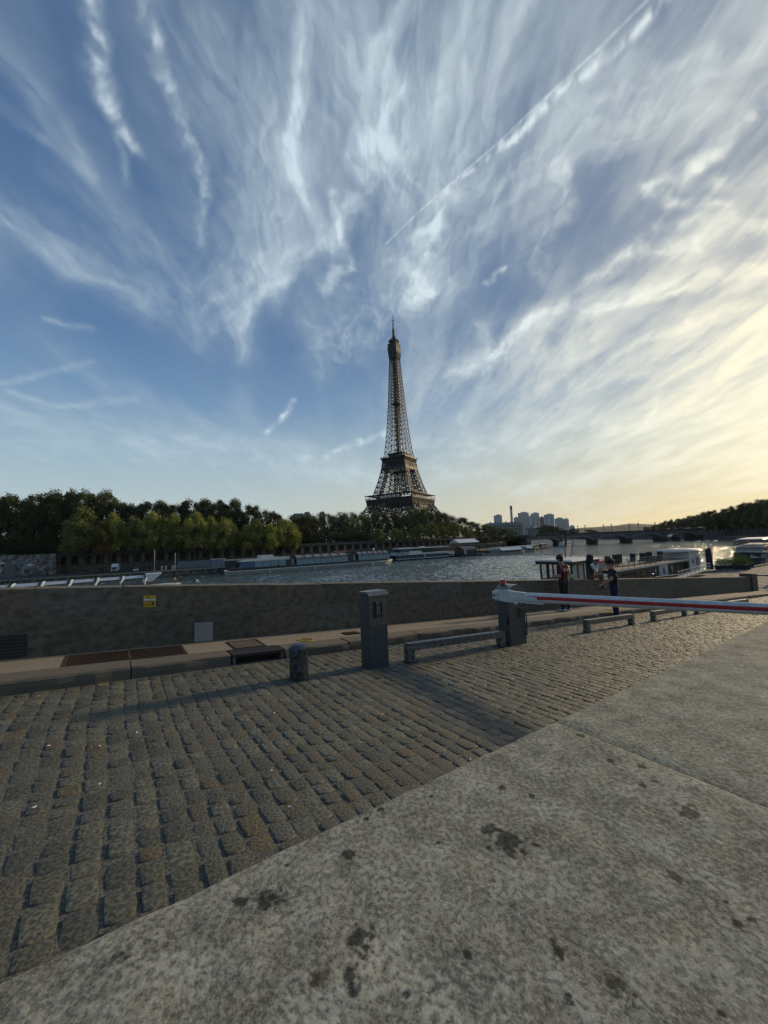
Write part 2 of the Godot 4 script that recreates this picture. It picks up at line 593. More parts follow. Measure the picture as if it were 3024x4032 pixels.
# ---------------------------------------------------------------- textures that need more than one noise
var stone_rows := []
var stone_h := []
var SPOTS := [[0.517, 0.465, 0.03, 1], [0.509, 0.502, 0.016, 1], [0.238, 0.472, 0.018, 1], [0.157, 0.595, 0.018, 1], [0.121, 0.617, 0.012, 1], [-0.025, 0.629, 0.010, 1], [-0.012, 0.616, 0.006, 1], [0.287, 0.595, 0.013, 1], [0.824, 0.329, 0.024, 2], [0.451, 0.261, 0.012, 3], [0.446, 0.251, 0.009, 3], [0.428, 0.324, 0.011, 1], [0.179, 0.462, 0.01, 2], [0.208, 0.437, 0.014, 1], [0.385, 0.663, 0.007, 1], [0.349, 0.652, 0.008, 1], [0.873, 0.49, 0.012, 1], [0.906, 0.444, 0.009, 1], [0.839, 0.41, 0.009, 1], [0.872, 0.4, 0.008, 1], [0.658, 0.291, 0.012, 2], [0.703, 0.184, 0.008, 1], [0.662, 0.205, 0.006, 1], [0.925, 0.588, 0.011, 1], [0.613, 0.572, 0.01, 1], [0.638, 0.516, 0.007, 1], [0.83, 0.606, 0.006, 1], [0.483, 0.632, 0.005, 1], [0.252, 0.39, 0.005, 1], [0.544, 0.21, 0.006, 1], [0.51, 0.192, 0.004, 1], [0.641, 0.212, 0.007, 1], [0.665, 0.233, 0.005, 1], [0.092, 0.573, 0.005, 1], [0.198, 0.637, 0.005, 1], [0.393, 0.287, 0.005, 1], [0.337, 0.383, 0.005, 1], [0.422, 0.534, 0.005, 1], [1.5, 0.4, 0.02, 1], [1.9, 0.55, 0.015, 2], [1.2, 0.3, 0.012, 1]]
var PALE := [[0.489, 0.284, 0.006, 1.0], [0.25, 0.444, 0.035, 0.6], [0.063, 0.554, 0.03, 0.55], [0.309, 0.528, 0.035, 0.5], [0.628, 0.479, 0.03, 0.55], [0.14, 0.43, 0.04, 0.65], [0.27, 0.36, 0.035, 0.65], [0.8, 0.42, 0.03, 0.5], [0.35, 0.33, 0.022, 0.5], [0.93, 0.36, 0.03, 0.5], [0.43, 0.42, 0.02, 0.45], [0.2, 0.56, 0.03, 0.4], [0.0, 0.6, 0.03, 0.5], [0.58, 0.6, 0.03, 0.45], [0.75, 0.55, 0.03, 0.45], [0.7, 0.26, 0.03, 0.4], [1.3, 0.5, 0.04, 0.5], [1.7, 0.35, 0.03, 0.45]]
const TW := 2048
const TH := 832
const TM := 0.00127 # metres a pixel

func stone_row(y: int) -> void:
	var row := PackedByteArray()
	row.resize(TW * 3)
	var hr := PackedByteArray()
	hr.resize(TW)
	var nf := noise(0.105, 5, 21)
	var nm := noise(0.034, 4, 22)
	var nl := noise(0.011, 4, 23)
	var nr := noise(0.03, 3, 24)
	var ng := noise(0.35, 2, 25)
	var pt := -0.25 + y * TM
	for x in TW:
		var ps := -0.4 + x * TM
		var f := nf.get_noise_2d(x, y)
		var m := nm.get_noise_2d(x, y)
		var l := nl.get_noise_2d(x, y)
		var g := ng.get_noise_2d(x, y)
		var r := Vector3(0.285, 0.270, 0.208)
		var tone := 0.94 + 0.46 * f + 0.42 * m + 0.40 * l + 0.55 * g
		r *= clampf(tone, 0.3, 2.0)
		# dark grains of algae and pits
		var dark := smoothstep(0.10, 0.30, -f * 0.85 + m * 0.45 - l * 0.2 + 0.0)
		r = r.lerp(Vector3(0.11, 0.108, 0.09), dark * 0.45)
		# warm and violet tints in patches
		var ti := nr.get_noise_2d(x * 0.5 + 300.0, y * 0.5)
		r *= Vector3(1.0 + 0.07 * ti, 1.0, 1.0 - 0.05 * ti)
		var hh := 0.55 + 0.25 * f + 0.2 * m + 0.15 * g - dark * 0.15
		for k in PALE:
			var dx: float = ps - k[0]
			var dy: float = pt - k[1]
			if absf(dx) < 0.1 and absf(dy) < 0.1:
				var q: float = sqrt(dx * dx + dy * dy) / k[2] + 1.4 * nr.get_noise_2d(x * 2.0, y * 2.0) + 0.5 * f
				var a := 1.0 - smoothstep(0.5, 1.35, q)
				r = r.lerp(Vector3(0.52, 0.505, 0.41), a * k[3] * clampf(0.6 + 1.2 * f, 0, 1))
		for k in SPOTS:
			var dx: float = ps - k[0]
			var dy: float = pt - k[1]
			if absf(dx) < 0.07 and absf(dy) < 0.07:
				var q: float = sqrt(dx * dx + dy * dy) / (k[2] * 0.8) + 1.2 * nr.get_noise_2d(x * 1.6 + 70.0, y * 1.6) + 0.9 * nf.get_noise_2d(x * 0.9, y * 0.9 + 900.0)
				var a := 1.0 - smoothstep(0.6, 1.4, q)
				var sc := Vector3(0.035, 0.033, 0.03)
				if k[3] == 2:
					sc = Vector3(0.075, 0.06, 0.045)
				elif k[3] == 3:
					sc = Vector3(0.05, 0.052, 0.03)
				r = r.lerp(sc * (1.0 + 0.8 * f), a * (0.86 + 0.3 * g))
				hh = lerpf(hh, 0.62 + 0.3 * f, a)
		# thin pale scratches
		var s1 := absf(nl.get_noise_2d(x * 0.9 + 2000.0, y * 2.2 + 500.0))
		if s1 < 0.009 and m > -0.05 and l > 0.0:
			r = r.lerp(Vector3(0.5, 0.49, 0.43), 0.45)
		var c := Color(maxf(r.x, 0.02), maxf(r.y, 0.02), maxf(r.z, 0.02)).linear_to_srgb()
		row[x * 3] = int(clampf(c.r, 0, 1) * 255.0)
		row[x * 3 + 1] = int(clampf(c.g, 0, 1) * 255.0)
		row[x * 3 + 2] = int(clampf(c.b, 0, 1) * 255.0)
		hr[x] = int(clampf(hh, 0, 1) * 255.0)
	stone_rows[y] = row
	stone_h[y] = hr

func make_textures() -> void:
	stone_rows.resize(TH)
	stone_h.resize(TH)
	var task := WorkerThreadPool.add_group_task(stone_row, TH)
	WorkerThreadPool.wait_for_group_task_completion(task)
	var a := PackedByteArray()
	var b := PackedByteArray()
	for y in TH:
		a.append_array(stone_rows[y])
		b.append_array(stone_h[y])
	tex["coping"] = ImageTexture.create_from_image(Image.create_from_data(TW, TH, false, Image.FORMAT_RGB8, a))
	tex["coping_h"] = ImageTexture.create_from_image(Image.create_from_data(TW, TH, false, Image.FORMAT_L8, b))
	gray_tex("grain", 512, 0.12, 3, 31, 0.45, 1.0, 1.6)
	gray_tex("speckle", 512, 0.35, 2, 32, 0.35, 1.0, 1.8)
	gray_tex("blotch", 512, 0.012, 5, 33, 0.45, 1.0, 1.7)
	gray_tex("crag", 512, 0.02, 6, 35, 0.52, 1.0, 1.5)
	gray_tex("soft", 256, 0.03, 3, 34, 0.82, 1.0, 1.3)
	# black crust over limestone
	var n1 := noise(0.022, 6, 41).get_seamless_image(768, 768)
	var n2 := noise(0.07, 4, 42).get_seamless_image(768, 768)
	var n3 := noise(0.3, 2, 43).get_seamless_image(768, 768)
	n1.convert(Image.FORMAT_L8)
	n2.convert(Image.FORMAT_L8)
	n3.convert(Image.FORMAT_L8)
	var d1 := n1.get_data()
	var d2 := n2.get_data()
	var d3 := n3.get_data()
	var o := PackedByteArray()
	o.resize(768 * 768 * 3)
	for i in d1.size():
		var l := d1[i] / 255.0
		var m := d2[i] / 255.0
		var f := d3[i] / 255.0
		var crust := smoothstep(0.42, 0.66, l * 0.75 + m * 0.38 - 0.05)
		var r := Vector3(0.132, 0.122, 0.098) * (0.45 + 0.6 * m + 0.6 * f)
		r = r.lerp(Vector3(0.030, 0.029, 0.025) * (0.5 + 1.0 * f), crust * 0.6)
		var c := Color(r.x, r.y, r.z).linear_to_srgb()
		o[i * 3] = int(clampf(c.r, 0, 1) * 255)
		o[i * 3 + 1] = int(clampf(c.g, 0, 1) * 255)
		o[i * 3 + 2] = int(clampf(c.b, 0, 1) * 255)
	tex["crust"] = ImageTexture.create_from_image(Image.create_from_data(768, 768, false, Image.FORMAT_RGB8, o))

func make_mats() -> void:
	mat("steel_grey", 0.085, 0.098, 0.10, 0.42, 0.0, "soft", 1.3)
	mat("galvanised", 0.26, 0.27, 0.265, 0.42, 0.3, "crag", 1.2)
	mat("white_paint", 0.72, 0.73, 0.72, 0.4, 0.0, "soft", 1.0)
	mat("black", 0.012, 0.012, 0.013, 0.6)
	mat("dark_metal", 0.03, 0.03, 0.032, 0.5)
	mat("rust_iron", 0.085, 0.055, 0.04, 0.75, 0.0, "grain", 4.0, 0.2)
	mat("kerb_stone", 0.25, 0.225, 0.175, 0.9, 0.0, "grain", 1.6, 0.5)
	mat("pavement", 0.55, 0.48, 0.385, 0.95, 0.0, "speckle", 1.5, 0.6)
	mat("mortar", 0.16, 0.158, 0.128, 0.95, 0.0, "crag", 4.0, 0.4)
	mat("quay_paving", 0.30, 0.27, 0.22, 0.95, 0.0, "blotch", 0.15)
	mat("red_film", 0.42, 0.012, 0.016, 0.45)
	mat("shoe_white", 0.6, 0.6, 0.6, 0.6)
	var w := StandardMaterial3D.new()
	w.albedo_texture = tex["crust"]
	w.uv1_triplanar = true
	w.uv1_world_triplanar = true
	w.uv1_scale = Vector3.ONE * 0.42
	w.roughness = 0.95
	w.heightmap_enabled = true
	w.heightmap_texture = tex["crust"]
	w.heightmap_scale = 1.2
	mats["crust_wall"] = w
	var w2: StandardMaterial3D = w.duplicate()
	w2.albedo_color = Color(1.0, 0.97, 0.92)
	w2.uv1_offset = Vector3(0.37, 0.61, 0.12)
	mats["crust_wall_b"] = w2
	var w3: StandardMaterial3D = w.duplicate()
	w3.albedo_color = Color(0.93, 0.92, 0.9)
	w3.uv1_offset = Vector3(0.77, 0.21, 0.53)
	mats["crust_wall_c"] = w3
	var cp := StandardMaterial3D.new()
	cp.albedo_texture = tex["coping"]
	cp.roughness = 0.95
	cp.metallic_specular = 0.3
	cp.heightmap_enabled = true
	cp.heightmap_texture = tex["coping_h"]
	cp.heightmap_scale = 0.10
	mats["coping"] = cp

# ---------------------------------------------------------------- the parapet that the camera looks over
func near_parapet() -> void:
	var b := deg_to_rad(57.5)
	var ps := Vector3(sin(b), 0, -cos(b))
	var pt := Vector3(-cos(b), 0, -sin(b))
	var root := thing("stone_parapet", "broad pale weathered stone parapet with dark lichen spots filling the foreground", "parapet", Vector3(0, -2.3, 0))
	var joints := [-2.6, -1.05, 0.95, 2.95, 4.9, 6.9, 8.9, 11.0, 13.2]
	var un := noise(1.1, 3, 51)
	var edge := noise(2.6, 4, 52)
	for i in joints.size() - 1:
		var m := MB.new()
		m.use_uv = true
		var s0: float = joints[i] + 0.0012
		var s1: float = joints[i + 1] - 0.0012
		var ns := 90 if i < 3 and i > 0 else 24
		# cross profile: (distance out, height), from the back over the top to the rounded front edge
		var prof := [Vector2(-0.34, -0.22), Vector2(-0.34, -0.02), Vector2(-0.32, 0.0)]
		for q in 22:
			prof.push_back(Vector2(lerpf(-0.28, 0.655, q / 21.0), 0.0))
		prof.append_array([Vector2(0.672, -0.003), Vector2(0.683, -0.010), Vector2(0.69, -0.022), Vector2(0.692, -0.05), Vector2(0.692, -0.22)])
		var grid := []
		for a in ns + 1:
			var col := []
			var s: float = lerpf(s0, s1, float(a) / ns)
			for q in prof.size():
				var p: Vector2 = prof[q]
				var dy := 0.0
				var dx := 0.0
				if p.y > -0.1:
					dy = un.get_noise_2d(s * 0.5, p.x * 0.5) * 0.002 + un.get_noise_2d(s * 7.0, p.x * 7.0) * 0.0010
				if p.x > 0.6:
					dx = edge.get_noise_1d(s * 1.4) * 0.002 + edge.get_noise_1d(s * 9.0 + 40.0) * 0.0022
					if p.y > -0.03 and i == 1:
						var chip := exp(-pow((s - 0.06) / 0.02, 2.0)) * 0.003
						dy -= chip * smoothstep(0.6, 0.692, p.x)
				# arrises at the joints are worn too
				var wear := minf(absf(s - s0), absf(s - s1))
				dy -= 0.002 * exp(-wear / 0.004)
				col.push_back(ps * s + pt * (p.x + dx) + Vector3(0, 1.8 + p.y + dy, 0))
			grid.push_back(col)
		var nor := []
		for a in ns + 1:
			var col := []
			for q in prof.size():
				var e1: Vector3 = grid[mini(a + 1, ns)][q] - grid[maxi(a - 1, 0)][q]
				var e2: Vector3 = grid[a][mini(q + 1, prof.size() - 1)] - grid[a][maxi(q - 1, 0)]
				var nn := e1.cross(e2).normalized()
				if nn.dot(Vector3(0, 1, 0) + pt * (1.0 if prof[q].x > 0.3 else -1.0) * 0.5) < 0.0:
					nn = -nn
				col.push_back(nn)
			nor.push_back(col)
		var flip := i % 2 == 0
		var tuv := func(a: int, q: int) -> Vector2:
			var s: float = lerpf(s0, s1, float(a) / ns)
			var x: float = prof[q].x
			if prof[q].y < -0.03:
				x += -prof[q].y * (1.0 if x > 0.0 else -1.0)
			if i != 1 and i != 0:
				s = s - s0 + 0.1
			if flip:
				return Vector2((s + 0.4) / (TW * TM), 1.0 - (x + 0.25) / (TH * TM))
			return Vector2((s + 0.4) / (TW * TM), (x + 0.25) / (TH * TM))
		for a in ns:
			for q in prof.size() - 1:
				for t in [[[a, q], [a + 1, q], [a + 1, q + 1]], [[a, q], [a + 1, q + 1], [a, q + 1]]]:
					var w: Array = t
					var A: Vector3 = grid[w[0][0]][w[0][1]]
					var B: Vector3 = grid[w[1][0]][w[1][1]]
					var C: Vector3 = grid[w[2][0]][w[2][1]]
					var nsum: Vector3 = nor[w[0][0]][w[0][1]]
					var order := [0, 1, 2] if (C - A).cross(B - A).dot(nsum) >= 0.0 else [0, 2, 1]
					for o in order:
						m.put(grid[w[o][0]][w[o][1]], nor[w[o][0]][w[o][1]], tuv.call(w[o][0], w[o][1]))
		for a in [0, ns]: # end faces
			for q in prof.size() - 2:
				var way := ps * (1.0 if a == ns else -1.0)
				var c0: Vector3 = grid[a][0]
				m.tri_to(c0, grid[a][q + 1], grid[a][q + 2], way)
		part(m, "coping_stone", mats["coping"], root)
	var body := MB.new()
	body.use_uv = true
	for i in 6:
		var s0 := -2.6 + i * 2.65
		var s1 := s0 + 2.645
		var w := 0.6
		var a := ps * s0 + pt * w
		var c := ps * s1 + pt * w
		var bk := pt * -0.9
		body.hexa([a + Vector3(0, -6, 0), c + Vector3(0, -6, 0), c + bk + Vector3(0, -6, 0), a + bk + Vector3(0, -6, 0), a + Vector3(0, 1.575, 0), c + Vector3(0, 1.575, 0), c + bk + Vector3(0, 1.575, 0), a + bk + Vector3(0, 1.575, 0)])
	part(body, "wall_body", mats["kerb_stone"], root)

# ---------------------------------------------------------------- cobbled ramp
func cobble_outline(r: RandomNumberGenerator, rough: float) -> Array:
	var o := []
	for i in 12:
		var a := TAU * (i + 0.5) / 12.0 + r.randf_range(-0.05, 0.05)
		var c := cos(a)
		var s := sin(a)
		var k := pow(pow(absf(c), 9.0) + pow(absf(s), 9.0), -1.0 / 9.0)
		k *= 1.0 - r.randf() * rough
		o.push_back(Vector2(c * k, s * k) * 0.5)
	return o

func cobble_into(m: MB, at: Transform3D, size: Vector3, r: RandomNumberGenerator, fine: bool) -> void:
	var o := cobble_outline(r, 0.11)
	var tilt := Vector2(r.randf_range(-0.06, 0.06), r.randf_range(-0.05, 0.05))
	var top := r.randf_range(-0.004, 0.004)
	var rings := [[1.0, -0.02], [0.985, 0.002], [0.94, 0.0065], [0.66, 0.008]] if fine else [[1.0, -0.02], [0.975, 0.002], [0.87, 0.0075]]
	var pts := []
	var ns := []
	for g in rings.size():
		var ring := []
		var nr := []
		for i in 12:
			var p: Vector2 = o[i] * rings[g][0]
			var h: float = rings[g][1] + (tilt.x * p.x * size.x + tilt.y * p.y * size.z + top + r.randf_range(-0.0022, 0.0022) if g > 0 else 0.0)
			ring.push_back(at * Vector3(p.x * size.x, h, p.y * size.z))
			var flat: float = [0.3, 1.6, 6.0, 18.0][g] if fine else [0.3, 1.8, 9.0][g]
			nr.push_back((at.basis * Vector3(o[i].x * 2.0, flat, o[i].y * 2.0)).normalized())
		pts.push_back(ring)
		ns.push_back(nr)
	for g in rings.size() - 1:
		for i in 12:
			var k := (i + 1) % 12
			m.tri_n(pts[g][i], pts[g][k], pts[g + 1][k], ns[g][i], ns[g][k], ns[g + 1][k])
			m.tri_n(pts[g][i], pts[g + 1][k], pts[g + 1][i], ns[g][i], ns[g + 1][k], ns[g + 1][i])
	var c := Vector3.ZERO
	for p in pts[-1]:
		c += p
	c = c / 12.0 + at.basis.y * 0.0012
	for i in 12:
		var k := (i + 1) % 12
		m.tri_n(pts[-1][i], pts[-1][k], c, ns[-1][i], ns[-1][k], at.basis.y.normalized())

func cobbles() -> void:
	var m := MB.new()
	# the bed of the road as far as the quay
	m.quad(rp(-14, -0.5, 0.0018), rp(66, -0.5, 0.0018), rp(66, 6.2, 0.0018), rp(-14, 6.2, 0.0018), Vector3.UP)
	var road := structure(m, "cobbled_road", mats["mortar"])
	var r := RandomNumberGenerator.new()
	r.seed = 77
	var stones := []
	var b := deg_to_rad(57.5)
	var pt := Vector3(-cos(b), 0, -sin(b))
	var cam: Camera3D = get_node("camera")
	var s := -1.9
	while s < 38.0:
		var cw := r.randf_range(0.118, 0.152)
		var t := 6.02 - r.randf_range(0.0, 0.02)
		var bend := r.randf_range(-0.006, 0.006)
		while t > 0.75:
			var ln := r.randf_range(0.12, 0.225)
			if r.randf() < 0.12:
				ln = r.randf_range(0.10, 0.13)
			var c := rp(s + cw / 2 + bend + 0.012 * sin(t * 2.3 + s), t - ln / 2)
			var perp := c.dot(pt)
			var hid := perp > 0.0 and -c.y * 0.66 / perp > 0.53
			if not hid or s < 10.0:
				stones.push_back({"c": c, "l": ln, "w": cw, "d": c.length(), "s": s, "hid": hid})
			t -= ln
		s += cw
	# largest in view first
	var f := -cam.transform.basis.z
	for q in stones:
		var z: float = q.c.dot(f)
		var x: float = q.c.dot(cam.transform.basis.x) / z * 1514.0
		var y: float = q.c.dot(cam.transform.basis.y) / z * 1514.0
		q["in"] = not q.hid and z > 0.2 and absf(x) < 1560.0 and absf(y) < 2060.0
		q["a"] = q.l * q.w * -q.c.y / pow(q.d, 3.0) if q["in"] else 0.0
	stones.sort_custom(func(x, y): return x.a > y.a)
	var tones := []
	for i in 8:
		tones.push_back(mat("cobble_%d" % i, 1, 1, 1, 0.78 if i % 3 else 0.68, 0.0, "crag", 2.6 + i * 0.31, 0.35))
	var cols := [Vector3(0.183, 0.182, 0.128), Vector3(0.149, 0.152, 0.113), Vector3(0.115, 0.118, 0.092), Vector3(0.201, 0.192, 0.130), Vector3(0.144, 0.142, 0.099), Vector3(0.185, 0.150, 0.086), Vector3(0.160, 0.160, 0.121), Vector3(0.163, 0.145, 0.104)]
	for i in 8:
		tones[i].albedo_color = lin(cols[i].x, cols[i].y, cols[i].z)
		tones[i].uv1_offset = Vector3(0.13, 0.41, 0.77) * i
	var shapes := []
	for i in 28:
		var q := MB.new()
		cobble_into(q, Transform3D(), Vector3(0.165, 1, 0.14), r, true)
		shapes.push_back(q.mesh())
	# x along the course (across the road), z downhill, y square to the slope
	var zz := (HS + Vector3(0, -SLOPE, 0)).normalized()
	var xx := HT
	var turn := Basis(xx, zz.cross(xx), zz)
	var rest := MB.new()
	rest.use_col = true
	for i in stones.size():
		var q = stones[i]
		var gap := r.randf_range(0.004, 0.013)
		var yaw := Basis(Vector3.UP, r.randf_range(-0.05, 0.05))
		var pick := r.randi() % 8
		if pick == 5 and r.randf() < 0.6:
			pick = 2
		if i < 300 and q["in"]:
			var flipx := 1.0 if r.randf() < 0.5 else -1.0
			var bs := turn * yaw * Basis.from_scale(Vector3((q.l - gap) / 0.165, 1, (q.w - gap) / 0.14)) * Basis(Vector3.UP, 0.0 if flipx > 0 else PI)
			inst(shapes[r.randi() % 28], "cobblestone", tones[pick], road, q.c, bs)
		else:
			var k: Vector3 = cols[pick] * r.randf_range(0.8, 1.2)
			rest.col = Color(k.x, k.y, k.z)
			cobble_into(rest, Transform3D(turn * yaw, q.c), Vector3(q.l - gap, 1, q.w - gap), r, q.d < 9.0)
	var cm := mat("cobble_far", 1, 1, 1, 0.72, 0.0, "crag", 2.9, 0.35)
	cm.vertex_color_use_as_albedo = true
	var o := part(rest, "cobblestone_field", cm, road)
	o.set_meta("kind", "stuff")

# ---------------------------------------------------------------- kerb, pavement and what lies in it
func pavement_side() -> void:
	var m := MB.new()
	for z in [[-14.0, -0.52, 6.40, 7.22], [-0.52, 0.93, 7.12, 7.22], [-0.52, 0.93, 6.40, 6.44], [0.93, 36.0, 6.40, 7.22]]:
		m.quad(rp(z[0], z[2], 0.148), rp(z[1], z[2], 0.148), rp(z[1], z[3], 0.148), rp(z[0], z[3], 0.148), Vector3.UP)
	structure(m, "pavement", mats["pavement"])
	var kerb := thing("kerb", "low worn stone kerb between the cobbles and the pavement", "kerb", Vector3.ZERO)
	var r := RandomNumberGenerator.new()
	r.seed = 5
	var s := -6.0
	while s < 35.0:
		var ln := r.randf_range(1.0, 1.75)
		var e := s + ln
		if s < 1.44 and e > 0.9:
			e = 1.44
		if s > 1.4 and s < 2.2:
			s = 2.25
			e = s + ln
		var k := MB.new()
		var lift := r.randf_range(-0.008, 0.008)
		var a := s + 0.006
		var c := e - 0.006
		var d := r.randf_range(-0.012, 0.012)
		var h := 0.152 + lift
		# rounded front edge in three facets
		var prof := [[6.04, -0.1], [6.035, 0.06], [6.04, h - 0.035], [6.055, h - 0.012], [6.08, h], [6.41, h]]
		var seg := 8
		for j in seg:
			for q in prof.size() - 1:
				var w0: float = lerpf(a, c, float(j) / seg)
				var w1: float = lerpf(a, c, float(j + 1) / seg)
				var j0: float = d + 0.008 * sin(w0 * 5.1 + q) + 0.006 * sin(w0 * 13.0)
				var j1: float = d + 0.008 * sin(w1 * 5.1 + q) + 0.006 * sin(w1 * 13.0)
				if q > 2:
					j0 *= 0.4
					j1 *= 0.4
				k.quad(rp(w0, prof[q][0] + (j0 if q < 5 else 0.0), prof[q][1]), rp(w1, prof[q][0] + (j1 if q < 5 else 0.0), prof[q][1]), rp(w1, prof[q + 1][0] + (j1 if q < 4 else 0.0), prof[q + 1][1]), rp(w0, prof[q + 1][0] + (j0 if q < 4 else 0.0), prof[q + 1][1]), -HT * 0.6 + Vector3.UP)
		for w in [a, c]:
			var way := HS * (1.0 if w == c else -1.0)
			k.quad(rp(w, 6.04, -0.1), rp(w, 6.41, -0.1), rp(w, 6.41, h), rp(w, 6.05, h - 0.01), way)
		part(k, "kerb_stone", mats["kerb_stone"], kerb)
		s = e
	# storm drain inlet: an iron hood over a dark opening
	var inlet := thing("storm_drain_inlet", "black iron storm drain inlet set into the stone kerb", "drain", rp(1.84, 6.2, 0))
	var at := -rp(1.84, 6.2, 0)
	var q := MB.new()
	rbox(q, 1.46, 2.23, 6.055, 6.42, 0.11, 0.150)
	shift(q, at)
	part(q, "hood", mats["dark_metal"], inlet)
	q = MB.new()
	rbox(q, 1.46, 1.5, 6.05, 6.4, -0.08, 0.115)
	rbox(q, 2.19, 2.23, 6.05, 6.4, -0.08, 0.115)
	rbox(q, 1.5, 2.19, 6.36, 6.4, -0.08, 0.115)
	rbox(q, 1.5, 2.19, 6.05, 6.36, -0.08, -0.02)
	shift(q, at)
	part(q, "throat", mats["kerb_stone"], inlet)
	# walkway grating of two panels
	var gr := thing("pavement_grating", "long rusty two-panel ventilation grating set in the pavement", "grating", rp(0.2, 6.8, 0.148))
	at = -rp(0.2, 6.8, 0.148)
	q = MB.new()
	for z in [[-0.52, 0.93, 6.44, 6.475], [-0.52, 0.93, 7.085, 7.12], [-0.52, -0.485, 6.475, 7.085], [0.895, 0.93, 6.475, 7.085], [0.195, 0.225, 6.475, 7.085]]:
		rbox(q, z[0], z[1], z[2], z[3], 0.10, 0.152)
	shift(q, at)
	part(q, "frame", mats["rust_iron"], gr)
	for panel in 2:
		q = MB.new()
		var s0 := -0.485 + panel * 0.71
		for i in 34:
			rbox(q, s0 + i * 0.02, s0 + i * 0.02 + 0.009, 6.475, 7.085, 0.115, 0.149)
		for t in [6.62, 6.78, 6.94]:
			rbox(q, s0, s0 + 0.67, t, t + 0.012, 0.112, 0.146)
		shift(q, at)
		part(q, "bar_panel", mats["rust_iron"], gr)
	q = MB.new()
	rbox(q, -0.52, 0.93, 6.44, 7.12, -0.5, -0.45)
	shift(q, at)
	part(q, "pit_floor", mats["mortar"], gr)
	# rectangular cover filled with pebbly concrete
	var cv := thing("pavement_hatch", "square iron hatch with a pebbly concrete filling in the pavement", "hatch", rp(1.83, 6.7, 0.148))
	at = -rp(1.83, 6.7, 0.148)
	q = MB.new()
	for z in [[1.58, 2.08, 6.43, 6.45], [1.58, 2.08, 6.98, 7.0], [1.58, 1.6, 6.45, 6.98], [2.06, 2.08, 6.45, 6.98]]:
		rbox(q, z[0], z[1], z[2], z[3], 0.13, 0.158)
	shift(q, at)
	part(q, "frame", mats["dark_metal"], cv)
	q = MB.new()
	q.quad(rp(1.6, 6.45, 0.153), rp(2.06, 6.45, 0.153), rp(2.06, 6.98, 0.153), rp(1.6, 6.98, 0.153), Vector3.UP)
	shift(q, at)
	part(q, "filling", mat("pebbles", 0.26, 0.23, 0.19, 0.95, 0.0, "speckle", 1.6, 2.0), cv)
	# round yellowish cover
	cv = thing("round_cover", "small round yellowed iron cover in the pavement behind the grey bollard", "cover", rp(2.83, 6.55, 0.148))
	q = MB.new()
	disc_on_ramp(q, 0.0, 0.11, 0.004)
	part(q, "lid", mat("yellow_iron", 0.30, 0.22, 0.05, 0.7, 0.0, "grain", 9.0, 0.3), cv)
	q = MB.new()
	disc_on_ramp(q, 0.11, 0.145, 0.009)
	part(q, "ring", mat("yellow_ring", 0.34, 0.25, 0.06, 0.7), cv)
	# slotted drain grate
	cv = thing("slotted_drain", "small slotted drain grate in the pavement behind the intercom pillar", "drain", rp(3.85, 6.7, 0.148))
	at = -rp(3.85, 6.7, 0.148)
	q = MB.new()
	rbox(q, 3.68, 4.02, 6.58, 6.84, 0.13, 0.153)
	shift(q, at)
	part(q, "frame", mats["dark_metal"], cv)
	for i in 7:
		q = MB.new()
		rbox(q, 3.7 + i * 0.045, 3.722 + i * 0.045, 6.6, 6.82, 0.153, 0.165)
		shift(q, at)
		part(q, "slat", mats["rust_iron"], cv)
	# fallen leaves
	var lc := [[-0.1, 5.92, "tiny yellow leaf lying on the cobbles at the kerb", 0.16, 0.0], [6.4, 6.7, "tiny brown leaf lying on the pavement near the barrier", 0.10, 0.15]]
	for l in lc:
		q = MB.new()
		var c := rp(l[0], l[1], l[4] + 0.012)
		for i in 6:
			var a0 := TAU * i / 6.0
			var a1 := TAU * (i + 1) / 6.0
			q.tri_to(Vector3(0, 0.004, 0), Vector3(cos(a0) * 0.035, 0.006 * sin(a0 * 3.0), sin(a0) * 0.02), Vector3(cos(a1) * 0.035, 0.006 * sin(a1 * 3.0), sin(a1) * 0.02), Vector3.UP)
		var o := part(q, "fallen_leaf", mat("leaf_%0.2f" % l[3], l[3] * 2.4, l[3] * 1.6, l[3] * 0.5, 0.8))
		o.position = c
		tag(o, l[2], "leaf")

func litter() -> void:
	var m := MB.new()
	var r := RandomNumberGenerator.new()
	r.seed = 61
	for i in 46:
		var p := rp(r.randf_range(-1.0, 9.0), r.randf_range(2.2, 5.95), 0.016)
		var d := Vector3(r.randfn(), 0, r.randfn()).normalized()
		if i % 3 == 0:
			m.tube([p, p + d * 0.028], [0.0045, 0.0045], 6)
		else:
			var e := d.cross(Vector3.UP) * r.randf_range(0.004, 0.009)
			m.hexa([p - d * 0.008 - e, p + d * 0.01 - e, p + d * 0.007 + e, p - d * 0.01 + e, p - d * 0.007 - e + Vector3(0, 0.004, 0), p + d * 0.008 - e + Vector3(0, 0.007, 0), p + d * 0.006 + e + Vector3(0, 0.003, 0), p - d * 0.008 + e + Vector3(0, 0.005, 0)])
	var o := part(m, "litter", mat("litter_white", 0.62, 0.60, 0.55, 0.8))
	tag(o, "tiny pale scraps and cigarette ends scattered over the cobbles", "litter", "", "stuff")

func disc_on_ramp(q: MB, r0: float, r1: float, h: float) -> void:
	for i in 28:
		var p := []
		for z in [[r0, i], [r1, i], [r1, i + 1], [r0, i + 1]]:
			var a: float = TAU * z[1] / 28.0
			var o: Vector3 = HS * cos(a) * z[0] + HT * sin(a) * z[0]
			p.push_back(o + Vector3(0, h - SLOPE * cos(a) * z[0], 0))
		if r0 > 0.001:
			q.quad(p[0], p[1], p[2], p[3], Vector3.UP)
		else:
			q.tri_to(p[0], p[1], p[2], Vector3.UP)
		q.quad(p[1], p[2], p[2] - Vector3(0, 0.02, 0), p[1] - Vector3(0, 0.02, 0), p[1] - Vector3(0, h, 0))

